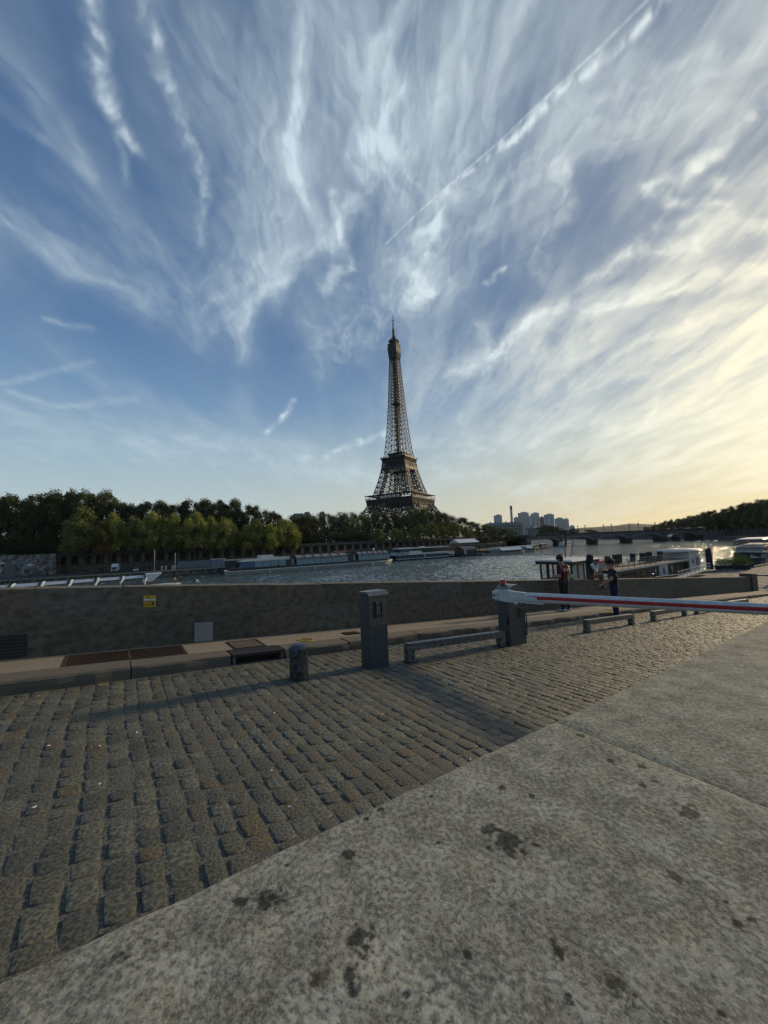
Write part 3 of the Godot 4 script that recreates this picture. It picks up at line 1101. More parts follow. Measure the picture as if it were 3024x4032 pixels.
func shift(q: MB, by: Vector3) -> void:
	for i in q.v.size():
		q.v[i] += by

# ---------------------------------------------------------------- river wall
func river_wall() -> void:
	var root := thing("river_wall", "long blackened limestone block wall along the ramp above the river", "wall", Vector3.ZERO)
	var r := RandomNumberGenerator.new()
	r.seed = 9
	var up := [-9.2, -7.6, -5.9, -4.2, -2.5, -0.89, 0.142, 2.423, 3.49, 4.594]
	var lo := [-9.2, -8.0, -6.3, -4.9, -3.0, -1.7, -0.272, 0.436, 2.093, 3.195, 4.3]
	for a in [up, lo]:
		while a[-1] < 32.5:
			a.push_back(a[-1] + r.randf_range(1.0, 1.9))
		a.push_back(34.7)
	var ms := [mats["crust_wall"], mats["crust_wall_b"], mats["crust_wall_c"]]
	for row in 2:
		var js: Array = lo if row == 0 else up
		for i in js.size() - 1:
			var m := MB.new()
			var s0: float = js[i] + 0.010
			var s1: float = js[i + 1] - 0.010
			var h0 := 0.10 if row == 0 else 0.664
			var h1 := 0.644 if row == 0 else 1.085 + r.randf_range(-0.006, 0.006)
			var t0 := 7.207 + r.randf_range(-0.003, 0.003)
			var c := 0.004
			# chamfered block
			m.hexa([rp(s0, t0 + c, h0), rp(s1, t0 + c, h0), rp(s1, 7.6, h0), rp(s0, 7.6, h0), rp(s0, t0 + c, h1 - (c if row else 0.0)), rp(s1, t0 + c, h1 - (c if row else 0.0)), rp(s1, 7.6, h1), rp(s0, 7.6, h1)])
			m.hexa([rp(s0 + c, t0, h0 + c), rp(s1 - c, t0, h0 + c), rp(s1, t0 + c + 0.001, h0), rp(s0, t0 + c + 0.001, h0), rp(s0 + c, t0, h1 - c), rp(s1 - c, t0, h1 - c), rp(s1, t0 + c + 0.001, h1 - (0.003 if row else 0.0)), rp(s0, t0 + c + 0.001, h1 - (0.003 if row else 0.0))])
			part(m, "stone_block", ms[r.randi() % 3], root)
	# footing, retaining face to the lower quay and light mortar in the joints
	var m := MB.new()
	m.hexa([rp(-9.2, 7.2125, -0.4), rp(34.69, 7.2125, -0.4), rp(34.69, 7.59, -0.4), rp(-9.2, 7.59, -0.4), rp(-9.2, 7.2125, 1.06), rp(34.69, 7.2125, 1.06), rp(34.69, 7.59, 1.06), rp(-9.2, 7.59, 1.06)])
	part(m, "mortar_core", mat("joint_mortar", 0.27, 0.25, 0.205, 0.95, 0.0, "grain", 3.0), root)
	m = MB.new()
	m.quad(rp(-30, 7.61, 1.0), rp(34.7, 7.61, 1.0), HS * 34.7 + HT * 7.61 + Vector3(0, QUAY - 0.1, 0), HS * -30.0 + HT * 7.61 + Vector3(0, QUAY - 0.1, 0), HT)
	m.quad(rp(34.7, 7.61, 0.0), rp(66, 7.61, 0.0), HS * 66.0 + HT * 7.61 + Vector3(0, QUAY - 0.1, 0), HS * 34.7 + HT * 7.61 + Vector3(0, QUAY - 0.1, 0), HT)
	part(m, "retaining_face", mats["crust_wall_c"], root)
	# terminal pier
	m = MB.new()
	rbox(m, 34.75, 36.0, 7.1, 7.75, -0.3, 1.3)
	part(m, "end_pier", mats["crust_wall_c"], root)
	# wall fittings
	yellow_sign()
	var pl := thing("service_plate", "dented grey metal plate leaning at the foot of the river wall", "plate", rp(1.27, 7.2, 0.155))
	var at := -rp(1.27, 7.2, 0.155)
	m = MB.new()
	rbox(m, 1.125, 1.412, 7.178, 7.198, 0.158, 0.475)
	shift(m, at)
	part(m, "frame", mat("pale_sheet", 0.30, 0.325, 0.34, 0.45, 0.0, "soft", 4.0), pl)
	for i in 3:
		for j in 3:
			m = MB.new()
			var s0 := 1.135 + i * 0.09
			var h0 := 0.17 + j * 0.1
			var bulge := 0.010 + 0.004 * ((i + j) % 2)
			m.hexa([rp(s0, 7.177, h0), rp(s0 + 0.086, 7.177, h0), rp(s0 + 0.086, 7.179, h0), rp(s0, 7.179, h0), rp(s0, 7.177 - bulge, h0 + 0.094), rp(s0 + 0.086, 7.177 - bulge, h0 + 0.094), rp(s0 + 0.086, 7.179, h0 + 0.094), rp(s0, 7.179, h0 + 0.094)])
			shift(m, at)
			part(m, "louvre", mat("pale_sheet", 0.30, 0.325, 0.34, 0.45, 0.0, "soft", 4.0), pl)
	var vt := thing("wall_vent", "black slatted vent opening low in the river wall at the photo's left edge", "vent", rp(-1.1, 7.2, 0.18))
	at = -rp(-1.1, 7.2, 0.18)
	m = MB.new()
	rbox(m, -1.36, -0.94, 7.195, 7.215, 0.175, 0.47)
	shift(m, at)
	part(m, "frame", mats["black"], vt)
	for i in 6:
		m = MB.new()
		rbox(m, -1.34, -0.96, 7.183, 7.2, 0.20 + i * 0.044, 0.215 + i * 0.044)
		shift(m, at)
		part(m, "slat", mats["dark_metal"], vt)

func yellow_sign() -> void:
	var sg := thing("warning_sign", "small yellow warning notice with pictograms on the river wall", "sign", rp(0.49, 7.2, 0.77))
	var at := -rp(0.49, 7.2, 0.77)
	var m := MB.new()
	rbox(m, 0.407, 0.572, 7.200, 7.2065, 0.765, 0.945)
	shift(m, at)
	part(m, "plate", mat("sign_yellow", 0.55, 0.33, 0.015, 0.5), sg)
	m = MB.new()
	rbox(m, 0.41, 0.569, 7.196, 7.1995, 0.865, 0.892)
	shift(m, at)
	part(m, "white_band", mats["white_paint"], sg)
	m = MB.new()
	for z in [[0.44, 0.54, 0.897, 0.903], [0.42, 0.56, 0.853, 0.86], [0.445, 0.47, 0.838, 0.843], [0.50, 0.545, 0.833, 0.842], [0.415, 0.56, 0.789, 0.795]]:
		rbox(m, z[0], z[1], 7.1965, 7.1995, z[2], z[3])
	for z in [[0.475, 0.926, 0.011], [0.535, 0.815, 0.017]]:
		disc_on_wall(m, z[0], z[1], 0.0, z[2])
	disc_on_wall(m, 0.49, 0.813, 0.007, 0.014)
	for p in [[0.425, 0.802, 0.455, 0.802], [0.455, 0.802, 0.44, 0.828], [0.44, 0.828, 0.425, 0.802]]:
		m.beam(rp(p[0], 7.198, p[1]), rp(p[2], 7.198, p[3]), 0.003)
	shift(m, at)
	part(m, "print", mats["black"], sg)

func disc_on_wall(m: MB, s: float, h: float, r0: float, r1: float) -> void:
	for i in 18:
		var p := []
		for z in [[r0, i], [r1, i], [r1, i + 1], [r0, i + 1]]:
			var a: float = TAU * z[1] / 18.0
			p.push_back(rp(s, 7.197, h) + HS * cos(a) * z[0] + Vector3(0, sin(a) * z[0], 0))
		if r0 > 0.0005:
			m.quad(p[0], p[1], p[2], p[3], -HT)
		else:
			m.tri_to(p[0], p[1], p[2], -HT)

# ---------------------------------------------------------------- street furniture on the ramp
func furniture() -> void:
	var turn := along(54.7)
	# round-headed bollard
	var bo := thing("bollard", "short grey steel bollard with a domed cap on the cobbles", "bollard", rp(2.03, 4.96))
	var m := MB.new()
	var pr := [Vector2(0.122, -0.03), Vector2(0.122, 0.385)]
	m.lathe(Vector3.ZERO, pr, 32)
	part(m, "post", mat("bollard_grey", 0.115, 0.125, 0.12, 0.5, 0.0, "blotch", 1.9), bo)
	m = MB.new()
	pr = [Vector2(0.126, 0.385), Vector2(0.127, 0.40)]
	for i in 9:
		var a := PI / 2 * (i + 1) / 9.0
		pr.push_back(Vector2(0.127 * cos(a), 0.40 + 0.07 * sin(a)))
	pr[-1].x = 0.0
	m.lathe(Vector3.ZERO, pr, 32)
	part(m, "cap", mat("cap_steel", 0.16, 0.175, 0.19, 0.32, 0.4, "blotch", 2.4), bo)
	# intercom pillar
	var ip := thing("intercom_pillar", "tall dark grey steel access pillar with a sloped hood and keypad", "intercom", rp(3.25, 4.98), turn)
	var sg: StandardMaterial3D = mats["steel_grey"]
	m = MB.new()
	m.box(Vector3(0, 0.52, 0), Vector3(0.335, 1.12, 0.235))
	part(m, "body", sg, ip)
	m = MB.new()
	m.box(Vector3(-0.168, 0.53, 0.0), Vector3(0.006, 0.98, 0.2))
	part(m, "side_door", sg, ip)
	m = MB.new()
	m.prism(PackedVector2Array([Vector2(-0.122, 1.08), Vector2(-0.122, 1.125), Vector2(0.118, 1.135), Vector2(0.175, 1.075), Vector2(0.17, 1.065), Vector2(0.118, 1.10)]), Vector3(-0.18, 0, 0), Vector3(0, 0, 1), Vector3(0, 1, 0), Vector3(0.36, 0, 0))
	part(m, "hood", mat("skylit_grey", 0.15, 0.165, 0.17, 0.3, 0.0, "soft", 1.0), ip)  # paler than the body paint: skylight on the hood is put into its colour
	m = MB.new()
	m.box(Vector3(0, 0.845, 0.121), Vector3(0.315, 0.44, 0.006))
	var fp := part(m, "front_plate", mat("brushed_steel", 0.20, 0.185, 0.17, 0.4, 0.5, "soft", 2.0), ip)
	m = MB.new()
	for x in [-0.13, 0.0, 0.13]:
		m.blob(Vector3(x, 0.645, 0.126), Vector3(0.008, 0.008, 0.004), 4, 8)
	part(m, "rivets", mats["galvanised"], fp)
	m = MB.new()
	m.box(Vector3(-0.055, 0.86, 0.134), Vector3(0.034, 0.24, 0.022))
	m.box(Vector3(0.058, 0.86, 0.134), Vector3(0.014, 0.24, 0.022))
	part(m, "guard", mats["black"], fp)
	var kp := MB.new()
	kp.box(Vector3(0.006, 0.855, 0.128), Vector3(0.085, 0.235, 0.01))
	var keypad := part(kp, "keypad", mat("keypad_metal", 0.28, 0.25, 0.20, 0.35, 0.6), ip)
	for i in 3:
		for j in 4:
			m = MB.new()
			m.box(Vector3(-0.018 + i * 0.024, 0.80 + j * 0.022, 0.135), Vector3(0.016, 0.014, 0.006))
			part(m, "key", mats["galvanised"], keypad)
	m = MB.new()
	m.lathe(Vector3.ZERO, [Vector2(0.0, 0.012), Vector2(0.019, 0.012), Vector2(0.022, 0.0)], 14)
	var dial := part(m, "button", mats["black"], keypad)
	dial.transform = Transform3D(Basis(Vector3.RIGHT, PI / 2), Vector3(0.004, 0.766, 0.133))
	m = MB.new()
	var arc := []
	for i in 9:
		var a := PI * i / 8.0
		arc.push_back(Vector3(0.004 + cos(a) * 0.035, 0.922 + sin(a) * 0.03, 0.136))
	m.tube(arc, [0.005, 0.005, 0.005, 0.005, 0.005, 0.005, 0.005, 0.005, 0.005], 5)
	m.box(Vector3(0.004, 0.912, 0.136), Vector3(0.07, 0.014, 0.008))
	part(m, "speaker_rim", mats["black"], keypad)
	# concrete foot
	m = MB.new()
	m.box(Vector3(0.02, -0.02, 0.02), Vector3(0.5, 0.05, 0.36), Basis(Vector3(0, 0, 1), -0.08))
	part(m, "concrete_foot", mat("foot_concrete", 0.22, 0.205, 0.18, 0.95, 0.0, "grain", 3.0, 0.4), ip)
	# low guard rails
	var rl := [[3.8, 6.16, "low galvanised guard rail between the intercom pillar and the barrier post"], [9.2, 11.65, "first low galvanised guard rail beyond the barrier post"], [12.95, 15.5, "second low galvanised guard rail beyond the barrier post"], [16.5, 19.0, "third low galvanised guard rail, half hidden by the barrier boom"], [20.2, 22.8, "fourth low galvanised guard rail beyond the barrier post"], [27.5, 30.0, "farthest low galvanised guard rail near the end of the river wall"]]
	for q in rl:
		var g := thing("guard_rail", q[2], "guard rail", rp((q[0] + q[1]) / 2, 4.92), 0.0, "low guard rails beside the pavement")
		var off := -rp((q[0] + q[1]) / 2, 4.92)
		m = MB.new()
		rbox(m, q[0], q[1], 4.86, 4.98, 0.185, 0.298)
		shift(m, off)
		part(m, "beam", mats["galvanised"], g)
		for s in [q[0], q[1] - 0.13]:
			m = MB.new()
			rbox(m, s, s + 0.13, 4.862, 4.978, -0.02, 0.184)
			shift(m, off)
			part(m, "leg", mats["galvanised"], g)
			m = MB.new()
			rbox(m, s - 0.03, s + 0.16, 4.84, 5.0, -0.01, 0.018)
			shift(m, off)
			part(m, "base_plate", mats["dark_metal"], g)
	barrier()

func barrier() -> void:
	var turn := along(54.7)
	var o := thing("barrier_gate", "grey barrier post with a long white boom striped red across the road", "barrier", rp(6.55, 4.98), turn)
	var m := MB.new()
	m.box(Vector3(0, 0.44, 0), Vector3(0.5, 0.98, 0.27))
	part(m, "cabinet", mats["steel_grey"], o)
	# rounded cap
	m = MB.new()
	var pl := PackedVector2Array()
	for i in 13:
		var a := PI * i / 12.0
		pl.push_back(Vector2(-cos(a) * 0.26, 1.02 + sin(a) * 0.15))
	pl.push_back(Vector2(0.26, 0.931))
	pl.push_back(Vector2(-0.26, 0.931))
	m.prism(pl, Vector3(0, 0, -0.15), Vector3.RIGHT, Vector3.UP, Vector3(0, 0, 0.3))
	part(m, "cap", mats["steel_grey"], o)
	m = MB.new()
	var pv := PackedVector2Array()
	for i in 9:
		var a := PI * (i + 2) / 12.0
		pv.push_back(Vector2(-cos(a) * 0.275, 1.025 + sin(a) * 0.155))
	for i in 9:
		var a := PI * (10 - i) / 12.0
		pv.push_back(Vector2(-cos(a) * 0.262, 1.025 + sin(a) * 0.147))
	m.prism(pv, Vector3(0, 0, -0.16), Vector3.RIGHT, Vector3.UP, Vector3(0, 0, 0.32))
	part(m, "lid", mat("skylit_grey", 0.15, 0.165, 0.17, 0.3, 0.0, "soft", 1.0), o)  # cabinet grey made lighter, painting in the sky's light on the top
	# black hand hole, lock and label on the sides
	m = MB.new()
	m.box(Vector3(-0.2515, 0.5, 0.1), Vector3(0.005, 0.15, 0.06))
	part(m, "cable_gland", mats["black"], o)
	m = MB.new()
	m.box(Vector3(0.1, 0.62, 0.145), Vector3(0.12, 0.2, 0.02))
	part(m, "lock_box", mats["dark_metal"], o)
	m = MB.new()
	m.box(Vector3(0.11, 0.71, 0.17), Vector3(0.13, 0.012, 0.05))
	part(m, "lock_hood", mats["galvanised"], o)
	m = MB.new()
	m.box(Vector3(-0.02, 0.82, 0.1365), Vector3(0.1, 0.04, 0.003))
	part(m, "label_plate", mats["white_paint"], o)
	m = MB.new()
	m.tube([Vector3(0.24, 0.9, 0.145), Vector3(0.245, 0.7, 0.16), Vector3(0.255, 0.4, 0.16), Vector3(0.25, 0.15, 0.15)], [0.012, 0.012, 0.012, 0.012], 6)
	part(m, "cable", mats["black"], o)
	# arm carrier: a white casting on the uphill face, reaching over towards the road
	m = MB.new()
	var cr := PackedVector2Array()
	for p in [[-0.17, 0.0], [-0.17, -0.05], [-0.13, -0.10], [0.17, -0.12], [0.34, -0.10], [0.9, -0.085], [0.9, 0.085], [0.34, 0.10], [0.17, 0.115], [-0.13, 0.10], [-0.17, 0.05]]:
		cr.push_back(Vector2(p[0], p[1]))
	m.prism(cr, Vector3(-0.31, 0.99, 0.0), Vector3(0, 0.0, 1), Vector3(0, 1, 0), Vector3(0.055, 0, 0))
	var ca := part(m, "boom_bracket", mats["white_paint"], o)
	m = MB.new()
	m.box(Vector3(-0.335, 0.99, -0.10), Vector3(0.05, 0.15, 0.1))
	part(m, "clamp_block", mats["white_paint"], ca)
	m = MB.new()
	m.box(Vector3(-0.325, 0.99, 0.62), Vector3(0.03, 0.075, 0.4))
	part(m, "clamp_strip", mat("clamp_grey", 0.55, 0.57, 0.58, 0.4), ca)
	m = MB.new()
	m.lathe(Vector3.ZERO, [Vector2(0, 0.03), Vector2(0.02, 0.03), Vector2(0.02, 0)], 10)
	var bt := part(m, "bolt", mats["galvanised"], ca)
	bt.transform = Transform3D(Basis(Vector3(0, 0, 1), PI / 2), Vector3(-0.36, 0.99, -0.10))
	# boom: an oval tube that thins towards its tip
	m = MB.new()
	var rings := 14
	var n := 20
	for i in rings:
		for j in n:
			var p := []
			var nn := []
			for z in [[i, j], [i, j + 1], [i + 1, j + 1], [i + 1, j]]:
				p.push_back(boom_at(float(z[0]) / rings, TAU * z[1] / n, 1.0))
				nn.push_back(Vector3(cos(TAU * z[1] / n) * 1.6, sin(TAU * z[1] / n), 0).normalized())
			m.tri_n(p[0], p[1], p[2], nn[0], nn[1], nn[2])
			m.tri_n(p[0], p[2], p[3], nn[0], nn[2], nn[3])
	for e in [0.0, 1.0]:
		for j in range(1, n - 1):
			m.tri_to(boom_at(e, 0, 1), boom_at(e, TAU * j / n, 1), boom_at(e, TAU * (j + 1) / n, 1), Vector3(0, 0, 1 if e > 0.5 else -1))
	var boom := part(m, "boom", mats["white_paint"], o)
	m = MB.new()
	for i in 14:
		for j in 4:
			var p := []
			for z in [[i, j], [i, j + 1], [i + 1, j + 1], [i + 1, j]]:
				p.push_back(boom_at(0.015 + 0.985 * float(z[0]) / 14, PI - 0.34 + 0.66 * z[1] / 4.0 - 0.06, 1.012))
			m.quad(p[0], p[1], p[2], p[3], Vector3(-1, 0, 0))
	part(m, "red_stripe", mats["red_film"], boom)
	# red beacon on the cap
	m = MB.new()
	m.lathe(Vector3.ZERO, [Vector2(0.0, 0.0), Vector2(0.065, 0.0), Vector2(0.065, 0.03), Vector2(0.058, 0.03)], 18)
	var bc := part(m, "beacon_base", mats["dark_metal"], o)
	bc.position = Vector3(-0.1, 1.15, -0.08)
	m = MB.new()
	var lp := [Vector2(0.056, 0.03)]
	for i in 6:
		lp.push_back(Vector2(0.058 if i % 2 else 0.053, 0.035 + i * 0.014))
	lp.append_array([Vector2(0.05, 0.125), Vector2(0.0, 0.13)])
	m.lathe(Vector3.ZERO, lp, 18)
	var rm := glass("beacon_red", 0.5, 0.02, 0.015, 0.75)
	part(m, "beacon_lens", rm, bc)

func boom_at(k: float, a: float, grow: float) -> Vector3: # local to the barrier: z runs across the road, towards the camera side
	var z := lerpf(0.55, 4.9, k)
	var h := lerpf(0.09, 0.062, k) * grow
	var w := lerpf(0.062, 0.045, k) * grow
	return Vector3(-0.275 + cos(a) * w, 0.985 + 0.20 * (z - 0.3) / 4.0 + sin(a) * h, z)

# ---------------------------------------------------------------- river, banks and far country
var LEFT_EDGE := [Vector2(-420, -20), Vector2(-260, -75), Vector2(-127, -122), Vector2(-75, -143), Vector2(-50, -157), Vector2(0, -187), Vector2(33, -206), Vector2(80, -242), Vector2(105, -285), Vector2(119, -312)]
var LEFT_WALL := [Vector2(-440, -75), Vector2(-260, -125), Vector2(-137, -163), Vector2(-70, -183), Vector2(-20, -213), Vector2(30, -243), Vector2(75, -280), Vector2(98, -312)]
var RIGHT_EDGE := [Vector2(62, -66), Vector2(90, -82), Vector2(128, -117), Vector2(170, -160), Vector2(217, -222), Vector2(258, -305)]
var RIGHT_WALL := [Vector2(140, -62), Vector2(160, -105), Vector2(190, -160), Vector2(235, -225), Vector2(268, -290), Vector2(276, -312)]

func v3(p: Vector2, y: float) -> Vector3:
	return Vector3(p.x, y, p.y)

func flat(m: MB, pts: Array, y: float) -> void:
	var poly := PackedVector2Array(pts)
	var id := Geometry2D.triangulate_polygon(poly)
	for i in range(0, id.size(), 3):
		m.tri_to(v3(poly[id[i]], y), v3(poly[id[i + 1]], y), v3(poly[id[i + 2]], y), Vector3.UP)

func line_at(line: Array, x: float) -> Vector2: # the point of a bank line at a given x
	for i in line.size() - 1:
		if x <= line[i + 1].x or i == line.size() - 2:
			var t: float = (x - line[i].x) / (line[i + 1].x - line[i].x)
			return line[i].lerp(line[i + 1], t)
	return line[-1]

func ray_hit(line: Array, px: float) -> Vector2: # where the sight line at a bearing (given as tangent) crosses a bank line
	for i in line.size() - 1:
		var a: Vector2 = line[i]
		var b: Vector2 = line[i + 1]
		var fa := a.x + px * a.y
		var fb := b.x + px * b.y
		if fa * fb <= 0.0:
			return a.lerp(b, fa / (fa - fb))
	return line[-1]

func river() -> void:
	# gently broken water in the reach between the quays, flat water round it
	var nw := noise(0.16, 3, 61)
	var nb := noise(0.045, 2, 62)
	var step := 0.8
	var s0 := -112.0
	var t0 := 24.0
	var ns := 345
	var nt := 190
	var v := PackedVector3Array()
	var n := PackedVector3Array()
	var idx := PackedInt32Array()
	var hts := PackedFloat32Array()
	hts.resize((ns + 1) * (nt + 1))
	for i in ns + 1:
		for j in nt + 1:
			var p := HS * (s0 + i * step) + HT * (t0 + j * step)
			var edge := minf(minf(i, ns - i), minf(j, nt - j)) * step
			var u := p.x * 0.9 + p.z * 0.45
			var w := -p.x * 0.45 + p.z * 0.9
			var h := nw.get_noise_2d(u * 1.5, w * 2.6) * 0.46 + nw.get_noise_2d(u * 3.4 + 50.0, w * 4.6) * 0.22
			h *= 0.75 + 0.9 * nb.get_noise_2d(p.x, p.z)
			hts[i * (nt + 1) + j] = h * clampf(edge / 6.0, 0, 1)
	for i in ns + 1:
		for j in nt + 1:
			var p := HS * (s0 + i * step) + HT * (t0 + j * step)
			var k := i * (nt + 1) + j
			v.push_back(p + Vector3(0, WATER + hts[k], 0))
			var ds := (hts[mini(i + 1, ns) * (nt + 1) + j] - hts[maxi(i - 1, 0) * (nt + 1) + j]) / (2.0 * step)
			var dt := (hts[i * (nt + 1) + mini(j + 1, nt)] - hts[i * (nt + 1) + maxi(j - 1, 0)]) / (2.0 * step)
			n.push_back((Vector3.UP - HS * ds - HT * dt).normalized())
			if i < ns and j < nt:
				var c := k + nt + 1
				var a := v[k]
				idx.append_array([k, c, c + 1, k, c + 1, k + 1])
	# keep faces turned up
	var A := v[0]
	var e1 := HS
	var e2 := HS + HT
	if e2.cross(e1).y < 0.0:
		for q in range(0, idx.size(), 3):
			var z := idx[q + 1]
			idx[q + 1] = idx[q + 2]
			idx[q + 2] = z
	var arr := []
	arr.resize(Mesh.ARRAY_MAX)
	arr[Mesh.ARRAY_VERTEX] = v
	arr[Mesh.ARRAY_NORMAL] = n
	arr[Mesh.ARRAY_INDEX] = idx
	var am := ArrayMesh.new()
	am.add_surface_from_arrays(Mesh.PRIMITIVE_TRIANGLES, arr)
	var wm := StandardMaterial3D.new()
	wm.albedo_color = lin(0.055, 0.075, 0.068)
	wm.roughness = 0.06
	wm.metallic_specular = 0.55
	var im := noise(0.03, 4, 63).get_seamless_image(512, 512)
	im.convert(Image.FORMAT_RGBA8)
	im.bump_map_to_normal_map(9.0)
	wm.normal_enabled = true
	wm.normal_texture = ImageTexture.create_from_image(im)
	wm.normal_scale = 1.3
	wm.uv1_triplanar = true
	wm.uv1_world_triplanar = true
	wm.uv1_scale = Vector3(0.10, 0.10, 0.17)
	mats["water"] = wm
	var o := MeshInstance3D.new()
	o.mesh = am
	o.material_override = wm
	o.name = "river_water"
	add_child(o)
	tag(o, "", "", "", "structure")
	var m := MB.new()
	var s1 := s0 + ns * step
	var t1 := t0 + nt * step
	var far := 900.0
	for q in [[-far, s0, -200.0, far], [s1, far, -200.0, far], [s0, s1, t1, far]]:
		m.quad(HS * q[0] + HT * q[2] + Vector3(0, WATER, 0), HS * q[1] + HT * q[2] + Vector3(0, WATER, 0), HS * q[1] + HT * q[3] + Vector3(0, WATER, 0), HS * q[0] + HT * q[3] + Vector3(0, WATER, 0), Vector3.UP)
	structure(m, "water", wm)

func banks() -> void:
	var earth := mat("earth", 0.10, 0.09, 0.065, 0.95, 0.0, "blotch", 0.05)
	var asphalt := mat("quay_asphalt", 0.11, 0.105, 0.095, 0.95, 0.0, "blotch", 0.08)
	var qs := mat("quay_stone", 0.20, 0.19, 0.165, 0.95, 0.0, "blotch", 0.12)
	# left bank: street level behind the arcade and far land
	var m := MB.new()
	var pts := []
	for p in LEFT_WALL:
		pts.push_back(p + Vector2(-0.5, -1.0))
	pts.append_array([Vector2(119, -335), Vector2(165, -480), Vector2(190, -720), Vector2(420, -900), Vector2(900, -1200), Vector2(3000, -3300), Vector2(-3300, -3300), Vector2(-3300, -75)])
	flat(m, pts, -0.35)
	structure(m, "ground", earth)
	m = MB.new()
	pts = LEFT_EDGE.duplicate()
	var back := LEFT_WALL.duplicate()
	back.reverse()
	pts.append_array(back)
	flat(m, pts, FARQUAY)
	structure(m, "far_quay", asphalt)
	m = MB.new()
	for i in LEFT_EDGE.size() - 1:
		var a: Vector2 = LEFT_EDGE[i]
		var b: Vector2 = LEFT_EDGE[i + 1]
		m.quad(v3(a, FARQUAY), v3(b, FARQUAY), v3(b, WATER - 1.0), v3(a, WATER - 1.0), Vector3(0.5, 0, 1))
	structure(m, "far_quay_wall", qs)
	m = MB.new()
	for i in LEFT_EDGE.size() - 1:
		var a := v3(LEFT_EDGE[i], FARQUAY + 0.1)
		var b := v3(LEFT_EDGE[i + 1], FARQUAY + 0.1)
		m.beam(a, b, 0.7, 0.24)
	structure(m, "far_quay_kerb", mat("quay_coping", 0.30, 0.285, 0.24, 0.9, 0.0, "blotch", 0.2))
	# near quay
	m = MB.new()
	var near := []
	for q in [[-160.0, 7.6], [62.0, 7.6], [62.0, -60.0]]:
		var w: Vector3 = HS * q[0] + HT * q[1]
		near.push_back(Vector2(w.x, w.z))
	var rw := RIGHT_WALL.duplicate()
	var qpts := near.duplicate()
	qpts.append_array(rw)
	var re := RIGHT_EDGE.duplicate()
	re.reverse()
	qpts.append_array(re)
	for q in [[62.0, 24.6], [-160.0, 24.6]]:
		var w: Vector3 = HS * q[0] + HT * q[1]
		qpts.push_back(Vector2(w.x, w.z))
	flat(m, qpts, QUAY)
	structure(m, "near_quay", mats["quay_paving"])
	m = MB.new()
	var ed := []
	for q in [[-160.0, 24.6], [62.0, 24.6]]:
		var w: Vector3 = HS * q[0] + HT * q[1]
		ed.push_back(Vector2(w.x, w.z))
	ed.append_array(RIGHT_EDGE)
	for i in ed.size() - 1:
		m.quad(v3(ed[i], QUAY), v3(ed[i + 1], QUAY), v3(ed[i + 1], WATER - 1.0), v3(ed[i], WATER - 1.0), Vector3(-0.7, 0, -0.7))
		m.beam(v3(ed[i], QUAY + 0.08), v3(ed[i + 1], QUAY + 0.08), 0.6, 0.24)
	structure(m, "near_quay_wall", qs)
	# street level behind the right-hand quay
	m = MB.new()
	pts = RIGHT_WALL.duplicate()
	pts.append_array([Vector2(300, -480), Vector2(330, -720), Vector2(420, -900), Vector2(900, -1200), Vector2(3000, -3300), Vector2(3300, -60), Vector2(145, -45)])
	flat(m, pts, -0.35)
	structure(m, "right_bank_ground", earth)
	m = MB.new()
	for L in [[Vector2(119, -335), Vector2(165, -480), Vector2(190, -720)], [Vector2(276, -312), Vector2(300, -480), Vector2(330, -720)], [Vector2(190, -720), Vector2(420, -900)]]:
		for i in L.size() - 1:
			m.quad(v3(L[i], -0.35), v3(L[i + 1], -0.35), v3(L[i + 1], WATER - 1), v3(L[i], WATER - 1), Vector3(0, 0, 1))
	structure(m, "upstream_bank_wall", qs)
	# land on the camera's own side, behind the parapet
	m = MB.new()
	pts = []
	for q in [[-160.0, 0.2], [62.0, 0.2], [62.0, -60.0], [-160.0, -300.0]]:
		var w: Vector3 = HS * q[0] + HT * q[1]
		pts.push_back(Vector2(w.x, w.z))
	flat(m, pts, -1.62)
	structure(m, "promenade", mats["quay_paving"])
	# buttressed retaining wall of the right bank
	var bw := thing("buttressed_wall", "long buttressed retaining wall under the trees along the right bank", "wall", Vector3.ZERO)
	m = MB.new()
	for i in RIGHT_WALL.size() - 1:
		m.quad(v3(RIGHT_WALL[i], QUAY - 0.5), v3(RIGHT_WALL[i + 1], QUAY - 0.5), v3(RIGHT_WALL[i + 1], 0.6), v3(RIGHT_WALL[i], 0.6), Vector3(-0.7, 0, 0.3))
		m.beam(v3(RIGHT_WALL[i], 0.6), v3(RIGHT_WALL[i + 1], 0.6), 0.8, 0.3)
	part(m, "wall_face", mat("buttress_wall", 0.17, 0.16, 0.13, 0.95, 0.0, "blotch", 0.2), bw)
	for i in range(2, RIGHT_WALL.size() - 1):
		var a: Vector2 = RIGHT_WALL[i]
		var b: Vector2 = RIGHT_WALL[i + 1]
		var d := (b - a).normalized()
		var o := Vector2(d.y, -d.x)
		if o.x > 0:
			o = -o
		var k := int((b - a).length() / 4.5)
		for j in k:
			var c := a.lerp(b, (j + 0.5) / k)
			var q := MB.new()
			var w := d * 0.6
			q.hexa([v3(c - w, QUAY), v3(c + w, QUAY), v3(c + w + o * 2.4, QUAY), v3(c - w + o * 2.4, QUAY), v3(c - w, 0.4), v3(c + w, 0.4), v3(c + w + o * 0.25, 0.4), v3(c - w + o * 0.25, 0.4)])
			part(q, "buttress", mat("buttress_stone", 0.30, 0.28, 0.23, 0.95, 0.0, "blotch", 0.3), bw)
	# far ridge
	m = MB.new()
	var nz := noise(0.6, 4, 71)
	var prev := []
